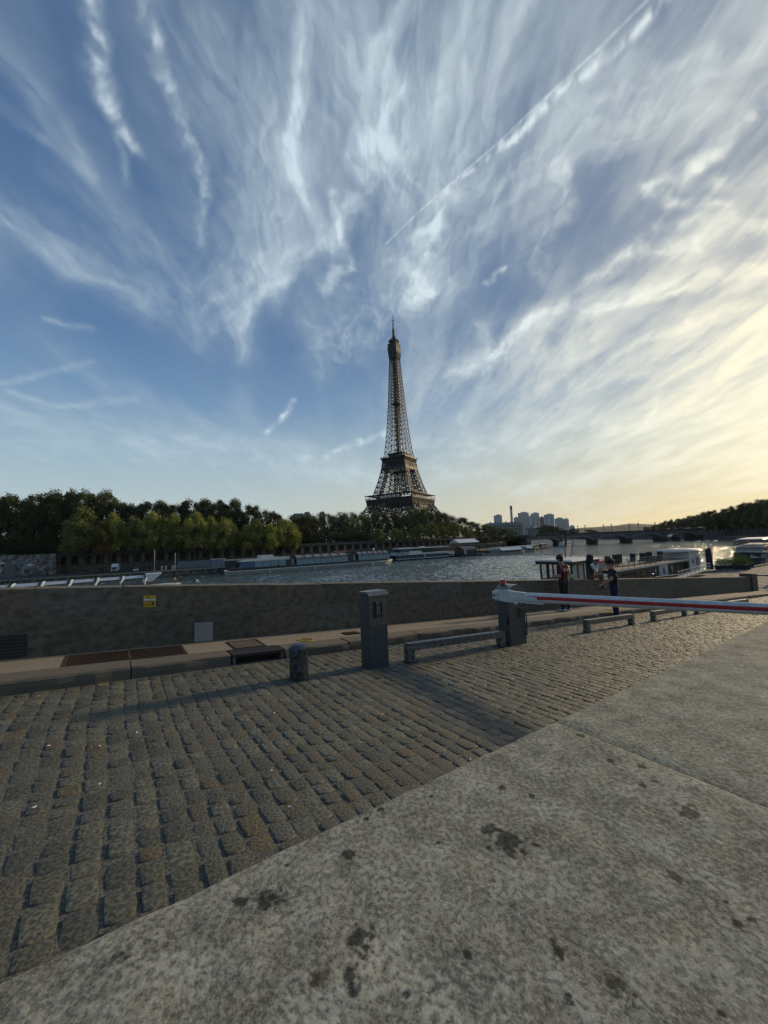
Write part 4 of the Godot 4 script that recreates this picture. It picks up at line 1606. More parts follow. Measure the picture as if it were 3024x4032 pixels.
	for i in 61:
		var a := deg_to_rad(12.0 + i * 0.9)
		var hgt := 70.0 + 24.0 * nz.get_noise_1d(i * 0.35)
		var dirv := Vector3(sin(a), 0, -cos(a))
		var cur := [dirv * 2500.0 + Vector3(0, -6, 0), dirv * 2800.0 + Vector3(0, hgt * 0.42, 0), dirv * 3000.0 + Vector3(0, hgt * 0.62, 0), dirv * 3300.0 + Vector3(0, hgt * 0.5, 0)]
		if prev:
			for j in 3:
				m.quad(prev[j], cur[j], cur[j + 1], prev[j + 1], Vector3.UP)
		prev = cur
	structure(m, "hills", mat("hill_green", 0.07, 0.085, 0.05, 0.95, 0.0, "blotch", 0.003))

# ---------------------------------------------------------------- arcade of the covered railway
func arcade() -> void:
	var root := thing("arcade_wall", "long stone arcade wall with dark square openings above the far quay", "arcade", Vector3.ZERO)
	var stone := mat("arcade_stone", 0.20, 0.185, 0.15, 0.95, 0.0, "blotch", 0.18)
	var pale := mat("arcade_pier", 0.30, 0.275, 0.22, 0.95, 0.0, "blotch", 0.35)
	var base := MB.new()
	var top := MB.new()
	var dark := MB.new()
	var rail := MB.new()
	for i in range(1, LEFT_WALL.size() - 1):
		var a: Vector2 = LEFT_WALL[i]
		var b: Vector2 = LEFT_WALL[i + 1]
		var d := (b - a).normalized()
		var o := Vector2(-d.y, d.x)
		if o.y < 0:
			o = -o
		var wl := (b - a).length()
		var bot := -4.3 if i < 4 else -3.4
		var hi := -1.0
		for q in [[base, FARQUAY - 0.3, bot, 0.0, 0.9], [top, hi, 0.1, 0.05, 0.9]]:
			var mm: MB = q[0]
			var f: Vector2 = o * q[3]
			var r: Vector2 = -o * q[4]
			mm.hexa([v3(a + f, q[1]), v3(b + f, q[1]), v3(b + r, q[1]), v3(a + r, q[1]), v3(a + f, q[2]), v3(b + f, q[2]), v3(b + r, q[2]), v3(a + r, q[2])])
		top.hexa([v3(a + o * 0.45, -0.45), v3(b + o * 0.45, -0.45), v3(b, -0.45), v3(a, -0.45), v3(a + o * 0.45, -0.1), v3(b + o * 0.45, -0.1), v3(b, -0.1), v3(a, -0.1)])
		# back of the gallery
		dark.quad(v3(a - o * 5.0, bot - 0.2), v3(b - o * 5.0, bot - 0.2), v3(b - o * 5.0, 0.0), v3(a - o * 5.0, 0.0), v3(o, 0))
		dark.quad(v3(a - o * 0.9, bot), v3(b - o * 0.9, bot), v3(b - o * 5.0, bot), v3(a - o * 5.0, bot), Vector3.UP)
		dark.quad(v3(a - o * 0.9, -0.4), v3(b - o * 0.9, -0.4), v3(b - o * 5.0, -0.4), v3(a - o * 5.0, -0.4), Vector3.DOWN)
		# parapet of the street above
		rail.hexa([v3(a, 0.1), v3(b, 0.1), v3(b - o * 0.4, 0.1), v3(a - o * 0.4, 0.1), v3(a, 0.75), v3(b, 0.75), v3(b - o * 0.4, 0.75), v3(a - o * 0.4, 0.75)])
		var k := int(wl / 4.6)
		for j in k:
			var c := a.lerp(b, (j + 0.5) / k)
			var w := d * 0.72
			var q := MB.new()
			q.hexa([v3(c - w, bot), v3(c + w, bot), v3(c + w - o * 0.9, bot), v3(c - w - o * 0.9, bot), v3(c - w, hi), v3(c + w, hi), v3(c + w - o * 0.9, hi), v3(c - w - o * 0.9, hi)])
			part(q, "pier", pale, root)
	part(base, "base_wall", stone, root)
	part(top, "cornice", stone, root)
	part(dark, "gallery", stone, root)
	part(rail, "street_parapet", stone, root)
	# painted wall that stands forward of the arcade
	var g := thing("graffiti_wall", "pale masonry wall covered with faded graffiti at the photo's left edge", "wall", Vector3(-165, FARQUAY, -148))
	var m := MB.new()
	var a := Vector3(-134.6, FARQUAY, -157.5) - g.position
	var b := Vector3(-215, FARQUAY, -128) - g.position
	var bk := Vector3(-2.0, 0, -5.0)
	m.hexa([v3(Vector2(b.x, b.z), 0.0), v3(Vector2(a.x, a.z), 0.0), v3(Vector2(a.x, a.z), 0.0) + bk, v3(Vector2(b.x, b.z), 0.0) + bk, v3(Vector2(b.x, b.z), 8.6), v3(Vector2(a.x, a.z), 8.4), v3(Vector2(a.x, a.z), 8.4) + bk, v3(Vector2(b.x, b.z), 8.6) + bk])
	part(m, "masonry", mat("graffiti_stone", 0.30, 0.285, 0.25, 0.95, 0.0, "blotch", 0.08), g)
	# smears of paint as thin films
	var r := RandomNumberGenerator.new()
	r.seed = 17
	var dirw := (b - a).normalized()
	dirw.y = 0
	var outw := Vector3(-dirw.z, 0, dirw.x)
	if outw.z < 0:
		outw = -outw
	for i in 60:
		m = MB.new()
		var u := r.randf_range(1.0, 44.0)
		var h := r.randf_range(0.6, 6.0)
		var wd := r.randf_range(0.5, 1.8)
		var hg := r.randf_range(0.5, 1.6)
		var poly := PackedVector2Array()
		for k in 9:
			var t := TAU * k / 9.0
			poly.push_back(Vector2(cos(t) * wd * r.randf_range(0.5, 1.0), sin(t) * hg * r.randf_range(0.5, 1.0)))
		var c := a + dirw * u + Vector3(0, h, 0) + outw * (0.01 + 0.004 * (i % 12))
		var id := Geometry2D.triangulate_polygon(poly)
		for k in range(0, id.size(), 3):
			m.tri_to(c + dirw * poly[id[k]].x + Vector3(0, poly[id[k]].y, 0), c + dirw * poly[id[k + 1]].x + Vector3(0, poly[id[k + 1]].y, 0), c + dirw * poly[id[k + 2]].x + Vector3(0, poly[id[k + 2]].y, 0), outw)
		var pc: Array = [[0.42, 0.44, 0.44], [0.16, 0.20, 0.22], [0.34, 0.22, 0.2], [0.5, 0.5, 0.46], [0.2, 0.18, 0.17], [0.22, 0.24, 0.25]][i % 6]
		part(m, "paint_patch", mat("spray_%d" % (i % 6), pc[0], pc[1], pc[2], 0.9), g)
	m = MB.new()
	var oc := a + dirw * 14.0 + outw * 1.6
	m.box(oc + Vector3(0, 2.6, 0), Vector3(2.4, 5.2, 2.4), Basis(Vector3.UP, -0.35))
	part(m, "stair_tower", mat("stair_dark", 0.16, 0.15, 0.135, 0.9), g)

# ---------------------------------------------------------------- the iron tower
func tower_side(h: float) -> float:
	var t := [[0.0, 125.0], [20.0, 103.0], [40.0, 80.0], [57.0, 61.0], [80.0, 47.6], [94.0, 40.6], [106.0, 36.0], [116.0, 33.0], [123.0, 30.0], [140.0, 26.2], [158.0, 23.0], [193.0, 18.2], [229.0, 14.6], [264.0, 11.2], [276.0, 10.6]]
	for i in t.size() - 1:
		if h <= t[i + 1][0]:
			return lerpf(t[i][1], t[i + 1][1], (h - t[i][0]) / (t[i + 1][0] - t[i][0]))
	return 10.0

func leg_width(h: float) -> float:
	if h < 57.0:
		return lerpf(26.0, 15.5, h / 57.0)
	if h < 116.0:
		return lerpf(15.5, 10.6, (h - 57.0) / 59.0)
	return minf(lerpf(10.4, 5.4, (h - 116.0) / 160.0), tower_side(h) * 0.5)

func corner(sx: int, sz: int, h: float, ix: bool, iz: bool) -> Vector3: # a chord of the leg in quadrant (sx, sz): outer or inner in x and z
	var w := tower_side(h) / 2.0
	var l := leg_width(h)
	return Vector3(sx * (w - (l if ix else 0.0)), h, sz * (w - (l if iz else 0.0)))

func lattice(m: MB, f: Callable, h0: float, h1: float, n: int, th: float) -> void: # f(h) gives the two chords of one face
	for i in n:
		var a: Array = f.call(lerpf(h0, h1, float(i) / n))
		var b: Array = f.call(lerpf(h0, h1, float(i + 1) / n))
		m.beam(a[0], b[1], th)
		m.beam(a[1], b[0], th)
		m.beam(b[0], b[1], th)
		# lighter secondary bracing
		var c0: Vector3 = (a[0] + b[0]) / 2
		var c1: Vector3 = (a[1] + b[1]) / 2
		var t: Vector3 = (b[0] + b[1]) / 2
		var u: Vector3 = (a[0] + a[1]) / 2
		m.beam(c0, t, th * 0.6)
		m.beam(c1, t, th * 0.6)
		m.beam(c0, u, th * 0.6)
		m.beam(c1, u, th * 0.6)

func iron_tower() -> void:
	var root := thing("lattice_tower", "tall dark brown iron lattice tower with three platforms beyond the river", "tower", Vector3(24.8, 0, -541), deg_to_rad(-31.0))
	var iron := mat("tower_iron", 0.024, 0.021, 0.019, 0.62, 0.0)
	var sg := [[1, 1], [1, -1], [-1, 1], [-1, -1]]
	for q in sg:
		var sx: int = q[0]
		var sz: int = q[1]
		for stage in [[0.0, 52.0, 5, 0.95], [62.0, 111.0, 7, 0.62]]:
			var m := MB.new()
			for k in 4:
				var ix := k % 2 == 1
				var iz := k >= 2
				var n := 8
				for i in n:
					var ha: float = lerpf(stage[0], stage[1] + 4.0, float(i) / n)
					var hb: float = lerpf(stage[0], stage[1] + 4.0, float(i + 1) / n)
					m.beam(corner(sx, sz, ha, ix, iz), corner(sx, sz, hb, ix, iz), 1.25 if stage[0] < 50 else 1.0)
			for f in [[false, false, true, false], [false, false, false, true], [true, false, true, true], [false, true, true, true]]:
				lattice(m, func(h: float) -> Array: return [corner(sx, sz, h, f[0], f[1]), corner(sx, sz, h, f[2], f[3])], stage[0], stage[1], stage[2], stage[3])
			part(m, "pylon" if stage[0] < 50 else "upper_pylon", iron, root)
			if stage[0] < 50:
				var b := MB.new()
				b.box(corner(sx, sz, 0, false, false) + Vector3(-sx * 13.0, 1.0, -sz * 13.0), Vector3(30, 4, 30))
				part(b, "masonry_base", mat("arcade_pier", 0.3, 0.27, 0.22), root)
			else:
				# inclined lift track and stairs inside each pylon
				var c := MB.new()
				for i in 12:
					var ha := lerpf(62.0, 114.0, i / 12.0)
					var hb := lerpf(62.0, 114.0, (i + 1) / 12.0)
					var pa := corner(sx, sz, ha, false, false) + Vector3(-sx, 0, -sz) * leg_width(ha) * 0.5
					var pb := corner(sx, sz, hb, false, false) + Vector3(-sx, 0, -sz) * leg_width(hb) * 0.5
					c.beam(pa, pb, 1.2)
					c.box(pb, Vector3(3.6, 0.4, 3.6))
					c.beam(pa + Vector3(-2.5, 0, 2.5), pb + Vector3(2.5, 0, 2.5), 0.5)
					c.beam(pa + Vector3(2.5, 0, -2.5), pb + Vector3(-2.5, 0, -2.5), 0.5)
				part(c, "stairs", iron, root)
	# shaft above the second platform
	var m := MB.new()
	var lv := [117.0]
	while lv[-1] < 270.0:
		lv.push_back(lv[-1] + maxf(4.6, tower_side(lv[-1]) * 0.27))
	for s in 4:
		var rot := Basis(Vector3.UP, PI / 2 * s)
		for i in lv.size() - 1:
			var a: float = lv[i]
			var b: float = lv[i + 1]
			var wa := tower_side(a) / 2
			var wb := tower_side(b) / 2
			var la := leg_width(a)
			var lb := leg_width(b)
			var A := rot * Vector3(-wa, a, wa)
			var B := rot * Vector3(-wb, b, wb)
			var A1 := rot * Vector3(-wa + la, a, wa)
			var B1 := rot * Vector3(-wb + lb, b, wb)
			var C1 := rot * Vector3(wa - la, a, wa)
			var D1 := rot * Vector3(wb - lb, b, wb)
			var C := rot * Vector3(wa, a, wa)
			var D := rot * Vector3(wb, b, wb)
			m.beam(A, B, 0.75)
			m.beam(A1, B1, 0.42)
			m.beam(C1, D1, 0.42)
			var th := 0.46
			for z in [[A, A1, B, B1], [C1, C, D1, D]]:
				m.beam(z[0], z[3], th)
				m.beam(z[1], z[2], th)
			m.beam(B, D, th)
			if wa - la > 0.8:
				if i % 2 == 0:
					m.beam(A1, D1, 0.3)
				else:
					m.beam(C1, B1, 0.3)
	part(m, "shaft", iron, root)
	m = MB.new()
	for k in [[-1.6, -1.6], [1.6, -1.6], [1.6, 1.6], [-1.6, 1.6]]:
		m.beam(Vector3(k[0], 117, k[1]), Vector3(k[0], 272, k[1]), 1.1)
	for i in 40:
		var h := 119.0 + i * 3.85
		m.box(Vector3(0, h, 0), Vector3(3.4, 0.6, 3.4))
		m.beam(Vector3(-1.6, h, 1.7), Vector3(1.6, h + 3.8, 1.7), 0.45)
		m.beam(Vector3(1.7, h, -1.6), Vector3(1.7, h + 3.8, 1.6), 0.45)
		m.beam(Vector3(-1.7, h, 1.6), Vector3(-1.7, h + 3.8, -1.6), 0.45)
	m.box(Vector3(0, 196, 0), Vector3(12.0, 1.2, 12.0))
	m.box(Vector3(0, 198, 0), Vector3(7.0, 3.0, 7.0))
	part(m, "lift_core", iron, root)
	# first platform
	var p1 := MB.new()
	var W := 36.5
	for s in 4:
		var rot := Basis(Vector3.UP, PI / 2 * s)
		p1.box(rot * Vector3(0, 57.2, 30.0), Vector3(73.0, 1.2, 13.0) if s % 2 == 0 else Vector3(13.0, 1.2, 46.9))
		p1.box(rot * Vector3(0, 53.6, 34.3), Vector3(69.5, 5.6, 1.2) if s % 2 == 0 else Vector3(1.2, 5.6, 67.0))
	part(p1, "first_platform", iron, root)
	var fr := MB.new()
	var gal := MB.new()
	var gird := MB.new()
	for s in 4:
		var rot := Basis(Vector3.UP, PI / 2 * s)
		for i in 19:
			var x := -34.5 + i * 69.0 / 18.0
			fr.hexa([rot * Vector3(x - 0.6, 51.2, 34.9), rot * Vector3(x + 0.6, 51.2, 34.9), rot * Vector3(x + 0.6, 51.2, 35.4), rot * Vector3(x - 0.6, 51.2, 35.4), rot * Vector3(x - 0.6, 56.6, 34.9), rot * Vector3(x + 0.6, 56.6, 34.9), rot * Vector3(x + 0.6, 56.6, 36.4), rot * Vector3(x - 0.6, 56.6, 36.4)])
		for i in 13:
			var x := -36.0 + i * 6.0
			gal.beam(rot * Vector3(x, 57.8, 36.0), rot * Vector3(x, 63.0, 36.0), 0.5)
		gal.beam(rot * Vector3(-36.2, 59.2, 36.1), rot * Vector3(36.2, 59.2, 36.1), 0.35, 0.5)
		gal.hexa([rot * Vector3(-36.9, 63.0, 28.5), rot * Vector3(36.9, 63.0, 28.5), rot * Vector3(36.9, 63.0, 36.9), rot * Vector3(-36.9, 63.0, 36.9), rot * Vector3(-36.9, 63.7, 28.5), rot * Vector3(36.9, 63.7, 28.5), rot * Vector3(36.9, 63.7, 36.9), rot * Vector3(-36.9, 63.7, 36.9)])
		# open-work girder under the platform
		for i in 22:
			var x0 := -35.0 + i * 70.0 / 22.0
			var x1 := x0 + 70.0 / 22.0
			for y in [[46.2, 51.0], [41.5, 46.2]]:
				gird.beam(rot * Vector3(x0, y[0], 34.2), rot * Vector3(x1, y[1], 34.2), 0.45)
				gird.beam(rot * Vector3(x1, y[0], 34.2), rot * Vector3(x0, y[1], 34.2), 0.45)
		for y in [41.5, 46.2, 51.0]:
			gird.beam(rot * Vector3(-36.0, y, 34.2), rot * Vector3(36.0, y, 34.2), 0.8)
		# great arch
		var last := Vector3.ZERO
		for i in 25:
			var a := PI * i / 24.0
			var pnt := rot * Vector3(-cos(a) * 37.0, 2.0 + sin(a) * 38.0, 36.0)
			if i > 0:
				gird.beam(last, pnt, 1.4)
			last = pnt
	part(fr, "bracket_frieze", iron, root)
	part(gal, "gallery", iron, root)
	part(gird, "girder", iron, root)
	# glazed pavilions on the first platform
	for s in 4:
		var rot := Basis(Vector3.UP, PI / 2 * s)
		var pv := MB.new()
		pv.box(rot * Vector3(0, 60.4, 27.5), Vector3(34, 5.0, 7) if s % 2 == 0 else Vector3(7, 5.0, 34))
		part(pv, "pavilion", mat("pavilion_dark", 0.05, 0.045, 0.045, 0.4), root)
		for i in 6:
			var w := MB.new()
			w.box(rot * Vector3(-13.5 + i * 5.4, 60.4, 31.2), Vector3(4.6, 3.8, 0.2) if s % 2 == 0 else Vector3(0.2, 3.8, 4.6))
			part(w, "pane", mat("pavilion_glass", 0.30, 0.30, 0.30, 0.08, 0.7), root)
	# second platform
	var p2 := MB.new()
	p2.box(Vector3(0, 116.2, 0), Vector3(39.4, 1.4, 39.4))
	p2.box(Vector3(0, 112.6, 0), Vector3(35.0, 5.2, 35.0))
	p2.box(Vector3(0, 119.5, 0), Vector3(22.0, 5.0, 22.0))
	p2.box(Vector3(0, 123.2, 0), Vector3(25.0, 0.7, 25.0))
	part(p2, "second_platform", iron, root)
	var f2 := MB.new()
	for s in 4:
		var rot := Basis(Vector3.UP, PI / 2 * s)
		for i in 13:
			var x := -17.2 + i * 34.4 / 12.0
			f2.hexa([rot * Vector3(x - 0.45, 110.5, 17.5), rot * Vector3(x + 0.45, 110.5, 17.5), rot * Vector3(x + 0.45, 110.5, 17.9), rot * Vector3(x - 0.45, 110.5, 17.9), rot * Vector3(x - 0.45, 115.6, 17.5), rot * Vector3(x + 0.45, 115.6, 17.5), rot * Vector3(x + 0.45, 115.6, 19.5), rot * Vector3(x - 0.45, 115.6, 19.5)])
		f2.beam(rot * Vector3(-19.6, 118.3, 19.5), rot * Vector3(19.6, 118.3, 19.5), 0.25)
		for i in 20:
			f2.beam(rot * Vector3(-19.5 + i * 2.05, 116.8, 19.5), rot * Vector3(-19.5 + i * 2.05, 118.3, 19.5), 0.18)
		var w := tower_side(104.0) / 2
		for i in 6:
			var x0 := -w + i * 2.0 * w / 6.0
			var x1 := x0 + 2.0 * w / 6.0
			f2.beam(rot * Vector3(x0, 103.5, w), rot * Vector3(x1, 110.0, w - 0.6), 0.5)
			f2.beam(rot * Vector3(x1, 103.5, w), rot * Vector3(x0, 110.0, w - 0.6), 0.5)
			f2.beam(rot * Vector3(x0, 98.0, w + 0.9), rot * Vector3(x0, 110.0, w - 0.6), 0.7)
		f2.hexa([rot * Vector3(-w, 99.5, w - 0.2), rot * Vector3(w, 99.5, w - 0.2), rot * Vector3(w, 99.5, w + 0.8), rot * Vector3(-w, 99.5, w + 0.8), rot * Vector3(-w, 103.2, w - 0.2), rot * Vector3(w, 103.2, w - 0.2), rot * Vector3(w, 103.2, w + 0.5), rot * Vector3(-w, 103.2, w + 0.5)])
	part(f2, "second_frieze", iron, root)
	# top platform, cabin and mast
	var tp := MB.new()
	var sec := [[264.0, 5.6], [270.0, 6.2], [275.5, 7.2], [279.0, 7.2], [279.6, 7.0], [284.0, 6.6], [284.6, 7.1], [285.4, 7.1]]
	for i in sec.size() - 1:
		var a: float = sec[i][1]
		var b: float = sec[i + 1][1]
		for s in 4:
			var rot := Basis(Vector3.UP, PI / 2 * s)
			tp.quad(rot * Vector3(-a, sec[i][0], a), rot * Vector3(a, sec[i][0], a), rot * Vector3(b, sec[i + 1][0], b), rot * Vector3(-b, sec[i + 1][0], b), rot * Vector3(0, 0, 1))
	tp.box(Vector3(0, 285.4, 0), Vector3(14.2, 0.4, 14.2))
	for s in 4:
		var rot := Basis(Vector3.UP, PI / 2 * s)
		for i in 5:
			tp.beam(rot * Vector3(-5.2 + i * 2.6, 258.0, 5.6), rot * Vector3(-6.6 + i * 3.3, 275.0, 7.0), 0.45)
	part(tp, "top_platform", iron, root)
	var ca := MB.new()
	ca.box(Vector3(0, 287.6, 0), Vector3(10.0, 4.0, 10.0))
	ca.box(Vector3(0, 290.0, 0), Vector3(12.5, 0.8, 12.5))
	for i in 10:
		var a := TAU * i / 10.0
		ca.beam(Vector3(cos(a) * 6.5, 288.5, sin(a) * 6.5), Vector3(cos(a) * 6.5, 292.6, sin(a) * 6.5), 0.5)
		ca.box(Vector3(cos(a) * 7.0, 290.6, sin(a) * 7.0), Vector3(1.0, 1.9, 1.0))
	ca.lathe(Vector3.ZERO, [Vector2(5.2, 290.4), Vector2(4.6, 293.0), Vector2(3.2, 296.0), Vector2(1.9, 298.5), Vector2(1.3, 301.0)], 12)
	part(ca, "cabin", iron, root)
	var an := MB.new()
	an.beam(Vector3(0, 299, 0), Vector3(0, 310, 0), 2.3)
	an.beam(Vector3(0, 310, 0), Vector3(0, 320, 0), 1.5)
	an.beam(Vector3(0, 320, 0), Vector3(0, 330, 0), 0.6)
	for a in 6:
		an.box(Vector3(0, 301.0 + a * 1.7, 0), Vector3(2.9, 0.7, 2.9))
	an.beam(Vector3(-2.8, 322.5, 0), Vector3(2.8, 322.5, 0), 0.5)
	an.beam(Vector3(0, 322.5, -2.8), Vector3(0, 322.5, 2.8), 0.5)
	part(an, "mast", iron, root)

# ---------------------------------------------------------------- bridge
func bridge() -> void:
	var root := thing("stone_bridge", "low stone bridge of shallow arches crossing the river in the distance", "bridge", Vector3(187, WATER, -318))
	var st := mat("bridge_stone", 0.40, 0.37, 0.32, 0.95, 0.0, "blotch", 0.12)
	var dk := mat("bridge_iron", 0.035, 0.035, 0.033, 0.7)
	var x0 := -71.0
	var span := 28.4
	var depth := 11.0
	for i in 5:
		var a := x0 + i * span
		var m := MB.new()
		# spandrel block with a segmental arch cut out of its lower edge
		var poly := PackedVector2Array([Vector2(a, 8.1), Vector2(a, 4.0)])
		for k in 17:
			var t := k / 16.0
			var xx := lerpf(a + 1.9, a + span - 1.9, t)
			poly.push_back(Vector2(xx, 2.9 + 3.9 * sqrt(maxf(0.0, 1.0 - pow((t - 0.5) * 2.0, 2.0) * 0.98)) * 0.98))
		poly.push_back(Vector2(a + span, 4.0))
		poly.push_back(Vector2(a + span, 8.1))
		m.prism(poly, Vector3.ZERO, Vector3.RIGHT, Vector3.UP, Vector3(0, 0, -depth))
		part(m, "arch", st, root)
		# arch ring, proud of the spandrel
		m = MB.new()
		for k in 16:
			var p := []
			for j in [k, k + 1]:
				var t: float = j / 16.0
				var xx := lerpf(a + 1.9, a + span - 1.9, t)
				var yy := 2.9 + 3.9 * sqrt(maxf(0.0, 1.0 - pow((t - 0.5) * 2.0, 2.0) * 0.98)) * 0.98
				p.push_back(Vector3(xx, yy, 0.15))
				p.push_back(Vector3(lerpf(xx, a + span / 2, -0.03), yy + 0.7, 0.15))
			m.quad(p[0], p[2], p[3], p[1], Vector3(0, 0, 1))
		part(m, "arch_ring", mat("bridge_ring", 0.45, 0.42, 0.36, 0.95, 0.0, "blotch", 0.3), root)
	for i in 6:
		var a := x0 + i * span
		var m := MB.new()
		var w := 2.1 if i > 0 and i < 5 else 4.0
		m.box(Vector3(a, 1.2, -depth / 2), Vector3(w * 2.0, 6.4, depth - 0.4))
		if i > 0 and i < 5:
			m.lathe(Vector3(a, 0, -0.3), [Vector2(2.1, -2.0), Vector2(2.1, 3.6), Vector2(1.7, 4.4), Vector2(0.0, 4.9)], 16)
		part(m, "pier", mat("pier_stone", 0.13, 0.12, 0.10, 0.95, 0.0, "blotch", 0.2), root)
		if i > 0 and i < 5:
			m = MB.new() # carved eagle panel over the pier
			m.blob(Vector3(a, 6.2, 0.25), Vector3(0.75, 1.1, 0.4))
			m.blob(Vector3(a, 7.3, 0.4), Vector3(0.35, 0.4, 0.35))
			for s in [-1, 1]:
				m.prism(PackedVector2Array([Vector2(0, 5.6), Vector2(s * 3.4, 6.8), Vector2(s * 3.2, 7.3), Vector2(s * 1.2, 7.1), Vector2(0, 6.8)]), Vector3(a, 0, 0.1), Vector3.RIGHT, Vector3.UP, Vector3(0, 0, 0.25))
			part(m, "carved_eagle", mat("eagle_stone", 0.09, 0.085, 0.075, 0.95), root)
	var m := MB.new()
	m.box(Vector3(0, 8.35, -depth / 2), Vector3(150, 0.5, depth + 1.4))
	part(m, "cornice", st, root)
	m = MB.new()
	for z in [0.3, -depth - 0.3]:
		m.box(Vector3(0, 9.25, z), Vector3(150, 1.3, 0.4))
	part(m, "parapet", dk, root)
	# lamp standards
	for i in 7:
		for z in [0.3, -depth - 0.3]:
			m = MB.new()
			var a := -66.0 + i * 22.0
			m.beam(Vector3(a, 9.9, z), Vector3(a, 15.2, z), 0.26)
			m.box(Vector3(a, 15.6, z), Vector3(0.7, 0.9, 0.7))
			m.beam(Vector3(a - 0.7, 14.2, z), Vector3(a + 0.7, 14.2, z), 0.15)
			part(m, "lamp_standard", dk, root)
	# pylons with statues at the ends
	for q in [[-66.0, 1.5, "pale stone statue pylon standing at the nearer left end of the bridge"], [-60.5, -depth - 1.5, "pale stone statue pylon standing at the further left end of the bridge"]]:
		var t := thing("statue_pylon", q[2], "statue", Vector3(187 + q[0], WATER + 8.6, -318 + q[1]))
		m = MB.new()
		m.box(Vector3(0, 3.2, 0), Vector3(5.2, 6.4, 4.2))
		m.box(Vector3(0, 6.6, 0), Vector3(5.9, 0.6, 4.8))
		part(m, "pedestal", mat("pylon_stone", 0.42, 0.39, 0.33, 0.95, 0.0, "blotch", 0.3), t)
		m = MB.new()
		m.tube([Vector3(-1.5, 8.2, 0), Vector3(-0.6, 9.1, 0), Vector3(0.9, 9.0, 0), Vector3(1.5, 9.8, 0), Vector3(1.9, 10.6, 0)], [0.5, 0.75, 0.7, 0.5, 0.3], 8)
		for x in [-1.2, -0.8, 0.8, 1.2]:
			m.tube([Vector3(x, 8.9, 0.2), Vector3(x, 6.9, 0.2)], [0.25, 0.15], 6)
		m.tube([Vector3(0.3, 6.9, 0.9), Vector3(0.3, 8.4, 0.9), Vector3(0.3, 9.6, 0.8), Vector3(0.3, 10.2, 0.8)], [0.3, 0.42, 0.4, 0.2], 8)
		part(m, "horse_and_warrior", mat("statue_stone", 0.33, 0.31, 0.27, 0.95), t)

